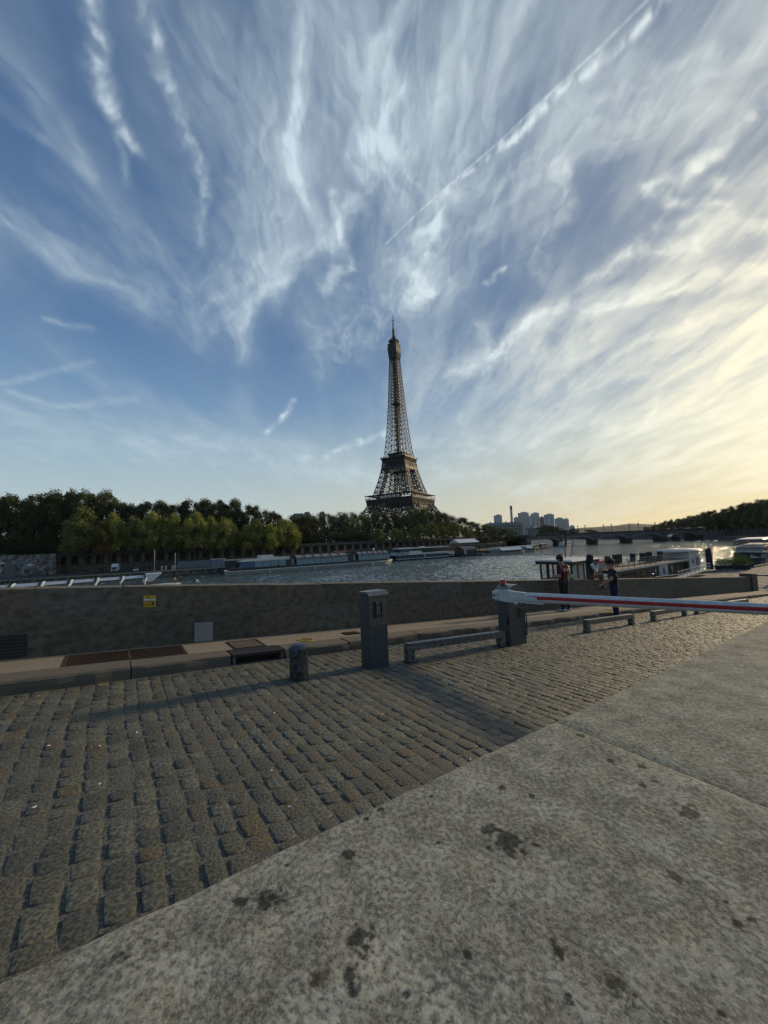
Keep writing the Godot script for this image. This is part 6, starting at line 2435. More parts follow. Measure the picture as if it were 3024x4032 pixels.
	m = MB.new()
	m.blob(Vector3(60, 6.4, -0.5), Vector3(0.5, 0.5, 0.5))
	m.beam(Vector3(60, 5.5, -0.5), Vector3(60, 6.0, -0.5), 0.12)
	part(m, "radar_dome", mats["white_paint"], o)
	# pontoon behind
	var p := thing("mooring_pontoon", "dark floating pontoon house behind the long glass restaurant boat", "pontoon", Vector3(-63, WATER, -147), along(60.0))
	m = MB.new()
	m.box(Vector3(24, 0.3, 0), Vector3(48, 1.4, 7))
	part(m, "float", dark, p)
	m = MB.new()
	m.box(Vector3(13, 2.8, 0), Vector3(22, 3.6, 4.5))
	part(m, "cabin", mat("pontoon_dark", 0.05, 0.05, 0.055, 0.7), p)
	m = MB.new()
	m.box(Vector3(14, 4.85, 0), Vector3(26, 0.45, 6.5))
	part(m, "roof", mat("pontoon_roof", 0.24, 0.235, 0.22, 0.7), p)
	m = MB.new()
	m.box(Vector3(17, 5.6, -1), Vector3(6, 1.0, 2))
	part(m, "roof_unit", mats["white_paint"], p)

func blue_ship() -> void:
	var o := thing("navy_white_ship", "navy and white excursion ship with a covered upper deck", "boat", Vector3(3, WATER, -187.5), along(61.0))
	var navy := mat("navy", 0.022, 0.028, 0.055, 0.35)
	var wh: StandardMaterial3D = mats["white_paint"]
	var dark := mat("ship_window", 0.03, 0.038, 0.045, 0.08, 0.2)
	var m := MB.new()
	hull(m, 36, 7.4, -0.6, 0.75, 6, 6.0, 0.0)
	part(m, "hull", navy, o)
	m = MB.new()
	band(m, 36, 7.4, 0.62, 0.85, 6, 0.05)
	part(m, "strake", wh, o)
	m = MB.new()
	m.prism(PackedVector2Array([Vector2(0.4, 0.85), Vector2(0.1, 2.5), Vector2(15.5, 2.5), Vector2(17, 0.85)]), Vector3(0, 0, 3.66), Vector3.RIGHT, Vector3.UP, Vector3(0, 0, -7.32))
	part(m, "fore_side", navy, o)
	for k in 9:
		m = MB.new()
		m.box(Vector3(18.2 + k * 1.85, 1.65, 3.6), Vector3(1.5, 1.2, 0.15))
		part(m, "window", dark, o)
	m = MB.new()
	m.box(Vector3(25.5, 1.6, 0), Vector3(19, 1.6, 7.1))
	part(m, "lower_saloon", mat("ship_grey", 0.30, 0.31, 0.31, 0.5), o)
	m = MB.new() # white sweeping side
	m.prism(PackedVector2Array([Vector2(7, 2.55), Vector2(8.0, 4.3), Vector2(14.6, 4.3), Vector2(15.6, 3.25), Vector2(31.5, 3.25), Vector2(33, 2.4), Vector2(35.6, 2.3), Vector2(35.6, 1.7), Vector2(32.5, 1.7), Vector2(30.5, 2.55)]), Vector3(0, 0, 3.75), Vector3.RIGHT, Vector3.UP, Vector3(0, 0, -7.5))
	part(m, "white_bulwark", wh, o)
	m = MB.new()
	m.box(Vector3(4.6, 3.15, 0), Vector3(7.2, 1.3, 6.4))
	part(m, "fore_cabin", wh, o)
	for k in 4:
		m = MB.new()
		m.box(Vector3(1.5 + k * 1.15, 3.2, 3.22), Vector3(0.75, 0.75, 0.08))
		part(m, "cabin_window", dark, o)
	ring_buoy(o, Vector3(6.6, 3.1, 3.4), mat("ring_plum", 0.16, 0.06, 0.10, 0.6))
	m = MB.new()
	m.box(Vector3(6.6, 4.6, 0), Vector3(7, 1.5, 5.6))
	part(m, "wheelhouse", mat("ship_blue", 0.03, 0.06, 0.14, 0.3), o)
	for k in 3:
		m = MB.new()
		m.box(Vector3(4.4 + k * 2.1, 4.75, 2.84), Vector3(1.8, 0.8, 0.08))
		part(m, "wheelhouse_window", mat("window_sky", 0.3, 0.36, 0.42, 0.06, 0.6), o)
	m = MB.new()
	m.box(Vector3(17.5, 5.65, 0), Vector3(31, 0.28, 6.8))
	m.box(Vector3(7.0, 5.85, 0), Vector3(9, 0.25, 4.5))
	part(m, "awning_roof", wh, o)
	for k in 9:
		for s in [3.2, -3.2]:
			m = MB.new()
			m.beam(Vector3(11 + k * 2.6, 3.2, s), Vector3(11 + k * 2.6, 5.55, s), 0.14)
			part(m, "post", navy, o)
	m = MB.new()
	rail_line(m, [Vector3(15.5, 3.25, 3.5), Vector3(31.5, 3.25, 3.5)], 1.0, 1.6, 3, 0.05)
	part(m, "railing", dark, o)
	m = MB.new()
	m.box(Vector3(17.5, 6.05, 0), Vector3(2.6, 0.6, 1.5))
	part(m, "roof_unit", wh, o)
	m = MB.new()
	m.box(Vector3(21, 4.0, 0), Vector3(20, 1.3, 1.2))
	part(m, "deck_seats", mat("deck_green", 0.03, 0.07, 0.05, 0.6), o)

func tour_boats() -> void:
	var dark := mat("boat_dark", 0.035, 0.04, 0.042, 0.5)
	var wh: StandardMaterial3D = mats["white_paint"]
	# dark pontoon house with an arched end
	var o := thing("landing_pontoon", "dark navy landing pontoon house beside the navy and white ship", "pontoon", Vector3(38, WATER, -203), along(58.0))
	var m := MB.new()
	m.box(Vector3(8, 0.2, 0), Vector3(20, 1.4, 8))
	part(m, "float", mats["black"], o)
	m = MB.new()
	m.prism(PackedVector2Array([Vector2(-3.4, 0.9), Vector2(-3.4, 3.6), Vector2(-2.0, 4.8), Vector2(0, 5.2), Vector2(2.0, 4.8), Vector2(3.4, 3.6), Vector2(3.4, 0.9)]), Vector3(0.5, 0, 0), Vector3(0, 0, 1), Vector3(0, 1, 0), Vector3(9.5, 0, 0))
	part(m, "house", mat("pontoon_navy", 0.025, 0.028, 0.04, 0.5), o)
	m = MB.new()
	m.box(Vector3(1.8, 2.6, 3.5), Vector3(1.4, 2.6, 0.15))
	part(m, "pale_door", mat("door_pale", 0.3, 0.33, 0.36, 0.5), o)
	m = MB.new()
	m.box(Vector3(23, 5.7, -2), Vector3(30, 0.5, 3.4))
	part(m, "gangway_roof", dark, o)
	for k in 5:
		m = MB.new()
		m.beam(Vector3(11 + k * 6.5, 0.8, -2), Vector3(11 + k * 6.5, 5.5, -2), 0.2)
		part(m, "post", dark, o)
	# white marquee on the quay
	var t := thing("white_marquee", "white pitched marquee roof on the quay behind the landing pontoon", "tent", Vector3(44, FARQUAY, -222), along(58.0))
	m = MB.new()
	m.prism(PackedVector2Array([Vector2(-4, 5.2), Vector2(0, 7.2), Vector2(4, 5.2), Vector2(4, 5.0), Vector2(-4, 5.0)]), Vector3(-6, 0, 0), Vector3(0, 0, 1), Vector3(0, 1, 0), Vector3(16, 0, 0))
	part(m, "canopy", wh, t)
	for x in [-5.5, 2.0, 9.5]:
		for z in [-3.8, 3.8]:
			m = MB.new()
			m.beam(Vector3(x, 0, z), Vector3(x, 5.0, z), 0.2)
			part(m, "pole", mats["galvanised"], t)
	# two low tour boats with shining roofs
	var spots := [[52.0, -203.0, 28.0, "low glass-roofed tour boat whose sloping roof shines pale in the sun"], [72.0, -220.0, 18.0, "shorter tour boat with a pale sloping roof moored behind the shining one"]]
	for q in spots:
		o = thing("tour_boat", q[3], "boat", Vector3(q[0], WATER, q[1]), along(64.0), "low tour boats with sloping glass roofs")
		var L: float = q[2]
		m = MB.new()
		hull(m, L, 5.6, -0.5, 1.0, 4.0, 1.5, 0.3)
		part(m, "hull", mat("tour_hull", 0.30, 0.31, 0.29, 0.5), o)
		m = MB.new()
		m.box(Vector3(L * 0.45, 1.7, 0), Vector3(L * 0.78, 1.4, 4.6))
		part(m, "cabin", dark, o)
		for i in 5:
			m = MB.new()
			var x0 := 1.4 + i * 1.35
			m.hexa([Vector3(x0, 1.3, 2.45), Vector3(x0 + 1.25, 1.3, 2.45), Vector3(x0 + 1.25, 1.3, 2.38), Vector3(x0, 1.3, 2.38), Vector3(x0 + 0.3, 3.3, 1.9), Vector3(x0 + 1.5, 3.3, 1.9), Vector3(x0 + 1.5, 3.3, 1.83), Vector3(x0 + 0.3, 3.3, 1.83)])
			part(m, "window_pane", mat("boat_pane", 0.16, 0.21, 0.21, 0.12, 0.2), o)
		for i in 4:
			m = MB.new()
			var x0 := 9.0 + i * (L - 13.0) / 4.0
			var x1 := x0 + (L - 13.0) / 4.0 - 0.12
			m.hexa([Vector3(x0, 2.2, 2.6), Vector3(x1, 2.2, 2.6), Vector3(x1, 2.1, 2.6), Vector3(x0, 2.1, 2.6), Vector3(x0, 3.7, 1.1), Vector3(x1, 3.7, 1.1), Vector3(x1, 3.6, 1.1), Vector3(x0, 3.6, 1.1)])
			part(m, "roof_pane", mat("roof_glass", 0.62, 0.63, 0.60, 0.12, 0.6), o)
		m = MB.new()
		m.box(Vector3(L * 0.5, 3.75, 0), Vector3(L * 0.7, 0.15, 2.3))
		part(m, "roof", mat("roof_white", 0.6, 0.6, 0.57, 0.4), o)
	# barges and small craft further up, by the bridge
	var far := [[88.0, -240.0, 16.0, "dark barge with a low cabin nearest the bridge's left end", 0], [103.0, -262.0, 15.0, "second dark barge behind, close to the bridge's left arch", 0], [126.0, -278.0, 17.0, "small white cabin boat before the leftmost arch of the bridge", 1], [135.0, -296.0, 15.0, "dark covered boat lying against the bridge's left arch", 0]]
	for q in far:
		o = thing("moored_barge", q[3], "boat", Vector3(q[0], WATER, q[1]), along(45.0), "small craft moored near the bridge")
		m = MB.new()
		hull(m, q[2], 5.0, -0.5, 1.4, 4, 2, 0.8)
		part(m, "hull", dark if q[4] == 0 else mat("hull_grey", 0.3, 0.3, 0.29, 0.5), o)
		m = MB.new()
		m.box(Vector3(q[2] * 0.42, 2.3, 0), Vector3(q[2] * 0.6, 1.8, 3.8))
		part(m, "cabin", dark if q[4] == 0 else wh, o)
		m = MB.new()
		m.box(Vector3(q[2] * 0.42, 3.35, 0), Vector3(q[2] * 0.68, 0.25, 4.4))
		part(m, "roof", mat("roof_pale", 0.34, 0.35, 0.34, 0.5) if q[4] == 0 else wh, o)
		for k in 5:
			m = MB.new()
			m.box(Vector3(q[2] * (0.18 + k * 0.12), 2.4, 1.93), Vector3(1.0, 0.8, 0.06))
			part(m, "window", mat("window_sky", 0.3, 0.36, 0.42, 0.06, 0.6), o)
		m = MB.new()
		m.beam(Vector3(q[2] * 0.2, 3.3, 0), Vector3(q[2] * 0.2, 7.0, 0), 0.14)
		part(m, "mast", dark, o)
	# boats on the right: under the bridge and along the right quay
	o = thing("canopied_boat", "pale canopied boat moored under the rightmost arch of the bridge", "boat", Vector3(243, WATER, -322), along(20.0))
	m = MB.new()
	hull(m, 20, 6, -0.5, 1.6, 5, 2, 0.8)
	part(m, "hull", dark, o)
	m = MB.new()
	m.hexa([Vector3(2, 3.6, 3.2), Vector3(16, 3.6, 3.2), Vector3(16, 3.6, -3.2), Vector3(2, 3.6, -3.2), Vector3(5, 5.4, 1.0), Vector3(13, 5.4, 1.0), Vector3(13, 5.4, -1.0), Vector3(5, 5.4, -1.0)])
	part(m, "canopy", mat("canopy_grey", 0.5, 0.5, 0.48, 0.4), o)
	m = MB.new()
	m.box(Vector3(9, 2.6, 0), Vector3(12, 2.0, 5.6))
	part(m, "cabin", mat("pontoon_dark", 0.05, 0.05, 0.055, 0.7), o)
	o = thing("flat_barge", "long flat dark barge along the right quay below the buttressed wall", "boat", Vector3(185, WATER, -200), along(38.0))
	m = MB.new()
	hull(m, 26, 5, -0.5, 1.6, 5, 2, 0.5)
	part(m, "hull", dark, o)
	m = MB.new()
	m.box(Vector3(11, 1.9, 0), Vector3(16, 0.5, 4.0))
	part(m, "hatch_cover", mat("hatch_grey", 0.16, 0.155, 0.15, 0.7), o)
	m = MB.new()
	m.box(Vector3(4, 2.6, 0), Vector3(3.5, 1.8, 3.4))
	part(m, "cabin", dark, o)
	o = thing("white_deck_boat", "white-railed passenger boat at the photo's right edge near the buttressed wall", "boat", Vector3(150, WATER, -143), along(42.0))
	m = MB.new()
	hull(m, 30, 6, -0.5, 1.8, 5, 2, 0.4)
	part(m, "hull", mat("hull_dark_blue", 0.03, 0.035, 0.05, 0.4), o)
	m = MB.new()
	m.box(Vector3(13, 2.9, 0), Vector3(22, 2.2, 5.2))
	part(m, "saloon", mat("ship_grey", 0.3, 0.31, 0.31, 0.5), o)
	m = MB.new()
	m.box(Vector3(13, 4.15, 0), Vector3(25, 0.25, 6))
	m.box(Vector3(9, 6.4, 0), Vector3(12, 0.2, 4.5))
	part(m, "deck_roof", wh, o)
	m = MB.new()
	rail_line(m, [Vector3(1, 4.25, 2.8), Vector3(25, 4.25, 2.8)], 1.0, 1.5, 3, 0.06)
	for x in [4.0, 9.0, 14.0]:
		m.beam(Vector3(x, 4.2, 2), Vector3(x, 6.4, 2), 0.12)
	part(m, "railing", mats["galvanised"], o)

func canopy_boat() -> void:
	# open sightseeing boat with white hoops, seen just over the river wall on the left
	var b := 55.0
	var o := thing("hooped_boat", "long sightseeing boat with white roof hoops behind the river wall", "boat", Vector3(-99.5, WATER, -61), along(b))
	var wh: StandardMaterial3D = mats["white_paint"]
	var m := MB.new()
	hull(m, 60, 6.4, -0.5, 1.3, 6, 2, 0.3)
	part(m, "hull", wh, o)
	m = MB.new()
	m.box(Vector3(28, 1.7, 0), Vector3(50, 0.9, 5.4))
	part(m, "bulwark", mat("seat_dark", 0.06, 0.065, 0.07, 0.6), o)
	var prof := [Vector2(2.75, 2.0), Vector2(2.7, 2.8), Vector2(2.3, 3.55), Vector2(1.4, 3.95), Vector2(0, 4.05), Vector2(-1.4, 3.95), Vector2(-2.3, 3.55), Vector2(-2.7, 2.8), Vector2(-2.75, 2.0)]
	var n := 11
	for i in n + 1:
		var x := 2.0 + i * 4.55
		m = MB.new()
		var pts := []
		var rs := []
		for p in prof:
			pts.push_back(Vector3(x + (0.5 if p.y > 3.0 else 0.0), p.y + 0.03, p.x * 1.02))
			rs.push_back(0.17)
		m.tube(pts, rs, 6)
		part(m, "hoop", wh, o)
		if i < n:
			m = MB.new()
			for j in [2, 3, 4, 5]:
				m.quad(Vector3(x + 0.2, prof[j].y, prof[j].x), Vector3(x + 4.4, prof[j].y, prof[j].x), Vector3(x + 4.4, prof[j + 1].y, prof[j + 1].x), Vector3(x + 0.2, prof[j + 1].y, prof[j + 1].x), Vector3.UP)
			part(m, "roof_panel", mat("hoop_roof", 0.40, 0.43, 0.45, 0.25), o)
	m = MB.new()
	m.hexa([Vector3(52.2, 2.6, 2.4), Vector3(53.6, 2.6, 2.4), Vector3(53.6, 2.6, -2.4), Vector3(52.2, 2.6, -2.4), Vector3(52.4, 4.3, 2.4), Vector3(55.6, 4.3, 2.4), Vector3(55.6, 4.3, -2.4), Vector3(52.4, 4.3, -2.4)])
	part(m, "bow_screen", wh, o)
	m = MB.new()
	rail_line(m, [Vector3(36, 1.4, 2.9), Vector3(52, 1.4, 2.9)], 1.3, 1.4, 2, 0.06)
	part(m, "railing", mats["galvanised"], o)
	o = thing("white_roofed_launch", "white-roofed launch at the photo's left edge behind the river wall", "boat", Vector3(-86, WATER, -52), along(b))
	m = MB.new()
	hull(m, 17, 4.5, -0.5, 1.2, 3, 1, 0.3)
	part(m, "hull", wh, o)
	m = MB.new()
	m.hexa([Vector3(1, 3.2, 2.3), Vector3(15, 3.2, 2.3), Vector3(15, 3.2, -2.3), Vector3(1, 3.2, -2.3), Vector3(1.5, 3.75, 1.6), Vector3(14.5, 3.75, 1.6), Vector3(14.5, 3.75, -1.6), Vector3(1.5, 3.75, -1.6)])
	part(m, "roof", wh, o)
	for x in [2.0, 8.0, 14.0]:
		for z in [2.0, -2.0]:
			m = MB.new()
			m.beam(Vector3(x, 1.2, z), Vector3(x, 3.2, z), 0.12)
			part(m, "post", mats["galvanised"], o)

func near_barge() -> void:
	# converted barge along the near quay; x runs from the wheelhouse end to the white cabin, z towards the quay
	var o := thing("converted_barge", "dark converted barge with wooden wheelhouse, railed sun deck and white cabin", "boat", Vector3(20.8, WATER, -48.2), along(55.3))
	o.scale.x = 0.85
	var dark := mat("barge_black", 0.022, 0.022, 0.024, 0.45)
	var wood := mat("barge_wood", 0.03, 0.018, 0.012, 0.6)
	var wh: StandardMaterial3D = mats["white_paint"]
	var m := MB.new()
	var L := 53.0
	hull(m, L, 5.2, -0.5, 1.9, 5, 3, 0.3)
	part(m, "hull", dark, o)
	m = MB.new()
	band(m, L, 5.2, 1.75, 2.0, 5, 0.08)
	part(m, "gunwale", mat("gunwale_grey", 0.40, 0.40, 0.38, 0.5), o)
	# wheelhouse: posts, rails, windows, flat roof
	m = MB.new()
	m.box(Vector3(3.6, 2.9, 0), Vector3(6.6, 2.1, 4.2))
	part(m, "wheelhouse_base", wood, o)
	for x in [0.4, 2.0, 3.6, 5.2, 6.8]:
		for z in [2.05, -2.05]:
			m = MB.new()
			m.box(Vector3(x, 4.8, z), Vector3(0.22, 1.9, 0.16))
			part(m, "window_post", wood, o)
	for z in [-1.0, 1.0]:
		m = MB.new()
		m.box(Vector3(0.4, 4.8, z), Vector3(0.16, 1.9, 0.22))
		m.box(Vector3(6.8, 4.8, z), Vector3(0.16, 1.9, 0.22))
		part(m, "window_post", wood, o)
	for k in 4:
		for z in [2.06, -2.06]:
			m = MB.new()
			m.box(Vector3(1.2 + k * 1.6, 4.8, z), Vector3(1.36, 1.7, 0.03))
			part(m, "window_pane", glass("clear_pane", 0.8, 0.85, 0.85, 0.16), o)
	m = MB.new()
	m.box(Vector3(3.6, 5.95, 0), Vector3(7.4, 0.42, 5.0))
	part(m, "wheelhouse_beam", wood, o)
	m = MB.new()
	m.hexa([Vector3(-0.3, 6.17, 2.6), Vector3(7.5, 6.17, 2.6), Vector3(7.5, 6.17, -2.6), Vector3(-0.3, 6.17, -2.6), Vector3(0.1, 6.36, 2.2), Vector3(7.1, 6.36, 2.2), Vector3(7.1, 6.36, -2.2), Vector3(0.1, 6.36, -2.2)])
	part(m, "wheelhouse_roof", mat("roof_cream", 0.55, 0.52, 0.46, 0.5), o)
	# searchlight on the roof
	m = MB.new()
	m.beam(Vector3(1.0, 6.3, 0.5), Vector3(1.0, 6.75, 0.5), 0.08)
	m.tube([Vector3(0.7, 6.85, 0.5), Vector3(1.25, 6.95, 0.5)], [0.22, 0.14], 10)
	part(m, "searchlight", mats["dark_metal"], o)
	# flag staff and leaning boom
	m = MB.new()
	m.tube([Vector3(5.6, 6.3, -1.2), Vector3(5.9, 9.6, -1.2)], [0.07, 0.05], 6)
	part(m, "flag_staff", mats["black"], o)
	m = MB.new()
	m.prism(PackedVector2Array([Vector2(0, 0), Vector2(0.35, -0.25), Vector2(0.3, -1.2), Vector2(0.05, -1.9), Vector2(-0.15, -1.0)]), Vector3(5.9, 9.6, -1.2), Vector3.RIGHT, Vector3.UP, Vector3(0, 0, 0.08))
	part(m, "furled_flag", mat("flag_navy", 0.02, 0.025, 0.06, 0.8), o)
	m = MB.new()
	m.tube([Vector3(6.6, 6.3, -1.0), Vector3(8.6, 8.6, -1.4)], [0.06, 0.05], 6)
	part(m, "boom", wood, o)
	# after the wheelhouse: white engine casing, ring, orange boat cover
	m = MB.new()
	m.box(Vector3(9.6, 2.9, 0.2), Vector3(4.2, 2.0, 4.0))
	part(m, "engine_casing", mat("casing_white", 0.45, 0.47, 0.48, 0.5), o)
	m = MB.new()
	m.box(Vector3(9.3, 4.9, -0.8), Vector3(3.0, 2.1, 2.0))
	part(m, "companion_hatch", mat("casing_white", 0.45, 0.47, 0.48, 0.5), o)
	ring_buoy(o, Vector3(9.6, 5.0, 0.4), mats["white_paint"])
	m = MB.new()
	hull(m, 5.5, 1.7, 0.0, 0.7, 1.8, 0.5, 0.2)
	var dg := part(m, "dinghy", mat("dinghy_grey", 0.42, 0.42, 0.40, 0.5), o)
	dg.position = Vector3(12.2, 4.35, -1.2)
	m = MB.new()
	m.prism(PackedVector2Array([Vector2(-0.9, 0.72), Vector2(0, 1.25), Vector2(0.9, 0.72)]), Vector3(0.2, 0, 0), Vector3(0, 0, 1), Vector3(0, 1, 0), Vector3(4.4, 0, 0))
	part(m, "dinghy_cover", mat("cover_red", 0.36, 0.06, 0.05, 0.7), dg)
	# long cabin with a wooden deck on it
	m = MB.new()
	m.box(Vector3(28, 3.05, 0), Vector3(31, 2.3, 4.5))
	part(m, "long_cabin", dark, o)
	m = MB.new()
	m.box(Vector3(28, 4.28, 0), Vector3(32, 0.16, 5.2))
	part(m, "sun_deck", mat("deck_wood", 0.27, 0.19, 0.12, 0.7, 0.0, "soft", 0.8), o)
	m = MB.new()
	m.box(Vector3(28, 4.26, 2.65), Vector3(32.2, 0.24, 0.1))
	part(m, "deck_edge", mat("edge_pale", 0.5, 0.49, 0.46, 0.5), o)
	m = MB.new()
	m.box(Vector3(30.6, 3.0, 2.3), Vector3(3.8, 2.2, 0.12))
	part(m, "white_panel", mat("casing_white", 0.45, 0.47, 0.48, 0.5), o)
	for x in [27.2, 30.6, 34.6]:
		m = MB.new()
		m.lathe(Vector3.ZERO, [Vector2(0.0, 0.05), Vector2(0.34, 0.05), Vector2(0.42, 0.0)], 14, true, Vector3(0.8, 1, 1.3))
		var pt := part(m, "porthole", mat("window_sky", 0.3, 0.36, 0.42, 0.06, 0.6) if x != 30.6 else mats["black"], o)
		pt.transform = Transform3D(Basis(Vector3.RIGHT, PI / 2), Vector3(x, 3.1, 2.32 if x != 30.6 else 2.38))
	for k in 5:
		m = MB.new()
		m.box(Vector3(15.5 + k * 2.3, 3.1, 2.27), Vector3(1.6, 1.2, 0.06))
		part(m, "cabin_window", mat("barge_window", 0.025, 0.025, 0.025, 0.1), o)
	for k in 3:
		m = MB.new()
		m.box(Vector3(37.5 + k * 2.2, 3.1, 2.27), Vector3(1.5, 1.4, 0.06))
		part(m, "cabin_window", mat("barge_window", 0.025, 0.025, 0.025, 0.1), o)
	m = MB.new()
	rail_line(m, [Vector3(14.5, 4.36, 2.45), Vector3(33.5, 4.36, 2.45)], 1.25, 2.1, 4, 0.05)
	rail_line(m, [Vector3(14.5, 4.36, -2.45), Vector3(42.5, 4.36, -2.45)], 1.5, 2.1, 3, 0.05)
	rail_line(m, [Vector3(33.5, 4.36, 2.45), Vector3(33.5, 4.36, 0.5), Vector3(42.5, 4.36, 0.5)], 1.25, 1.8, 3, 0.05)
	rail_line(m, [Vector3(14.5, 4.36, -2.45), Vector3(14.5, 4.36, 2.45)], 1.25, 1.6, 3, 0.05)
	part(m, "deck_railing", mats["galvanised"], o)
	var r := RandomNumberGenerator.new()
	r.seed = 8
	for k in 9:
		m = MB.new()
		var x := 16.5 + k * 2.1
		var z := r.randf_range(-1.7, 1.2)
		m.box(Vector3(x, 4.85, z), Vector3(1.1, 0.14, 0.8))
		m.box(Vector3(x + 0.5, 5.4, z), Vector3(0.16, 1.2, 0.8), Basis(Vector3(0, 0, 1), -0.12))
		for dx in [-0.3, 0.3]:
			m.beam(Vector3(x + dx, 4.36, z - 0.25), Vector3(x + dx, 4.8, z - 0.25), 0.06)
			m.beam(Vector3(x + dx, 4.36, z + 0.25), Vector3(x + dx, 4.8, z + 0.25), 0.06)
		part(m, "deck_chair", mats["black"], o)
	for x in [33.9, 36.5]:
		m = MB.new()
		m.box(Vector3(x, 4.8, -0.2), Vector3(1.6, 0.9, 1.0))
		part(m, "deck_crate", mat("crate_brown", 0.14, 0.10, 0.07, 0.8), o)
	# white saloon with an oval roof at the far end
	m = MB.new()
	m.prism(PackedVector2Array([Vector2(43.8, -2.3), Vector2(49.8, -2.3), Vector2(51.6, -1.2), Vector2(51.9, 0), Vector2(51.6, 1.2), Vector2(49.8, 2.3), Vector2(43.8, 2.3)]), Vector3(0, 1.9, 0), Vector3(1, 0, 0), Vector3(0, 0, 1), Vector3(0, 3.6, 0))
	part(m, "white_saloon", wh, o)
	m = MB.new()
	m.lathe(Vector3(46.8, 5.5, 0), [Vector2(1.0, 0.0), Vector2(1.03, 0.12), Vector2(0.9, 0.34), Vector2(0.5, 0.48), Vector2(0.0, 0.52)], 28, true, Vector3(6.2, 1, 3.1))
	part(m, "oval_roof", mat("roof_cream", 0.55, 0.52, 0.46, 0.5), o)
	m = MB.new()
	m.lathe(Vector3.ZERO, [Vector2(0.0, 0.05), Vector2(0.3, 0.05), Vector2(0.36, 0.0)], 14, true, Vector3(0.8, 1, 1.5))
	var po := part(m, "saloon_porthole", mats["black"], o)
	po.transform = Transform3D(Basis(Vector3.RIGHT, PI / 2), Vector3(45.6, 3.9, 2.33))
	for k in 2:
		m = MB.new()
		m.box(Vector3(47.8 + k * 1.2, 3.9, 2.32), Vector3(0.8, 1.8, 0.06))
		part(m, "saloon_window", mat("window_sky", 0.3, 0.36, 0.42, 0.06, 0.6), o)
	# gangplank and mooring gear
	var g := thing("gangway", "white metal gangway rail beside the converted barge", "gangway", HS * 62.0 + HT * 20.5 + Vector3(0, QUAY, 0), along(54.7))
	m = MB.new()
	m.box(Vector3(6, 0.45, 0), Vector3(14, 0.12, 1.0), Basis(Vector3(0, 0, 1), 0.03))
	part(m, "deck", mats["galvanised"], g)
	m = MB.new()
	rail_line(m, [Vector3(0, 0.4, 0.5), Vector3(13, 0.75, 0.5)], 0.9, 1.6, 2, 0.06)
	part(m, "handrail", wh, g)

func name_board(parent: Node3D, text: String, at: Vector3, b: Basis, w: float) -> void:
	var m := MB.new()
	m.box(Vector3.ZERO, Vector3(w, 0.62, 0.05))
	var o := part(m, "name_board", mat("board_grey", 0.40, 0.42, 0.45, 0.5), parent)
	o.transform = Transform3D(b, at)
	var t := TextMesh.new()
	t.text = text
	var f := SystemFont.new()
	f.font_names = PackedStringArray(["Droid Sans"])
	f.font_weight = 700
	t.font = f
	t.font_size = 48
	t.pixel_size = 0.0098
	t.depth = 0.02
	var q := MeshInstance3D.new()
	q.mesh = t
	q.material_override = mats["black"]
	q.name = "lettering"
	o.add_child(q)
	q.position = Vector3(0, 0, 0.036)
	var ab := t.get_aabb()
	if ab.size.x > 0.1:
		q.scale = Vector3.ONE * minf(1.0, w * 0.92 / ab.size.x)

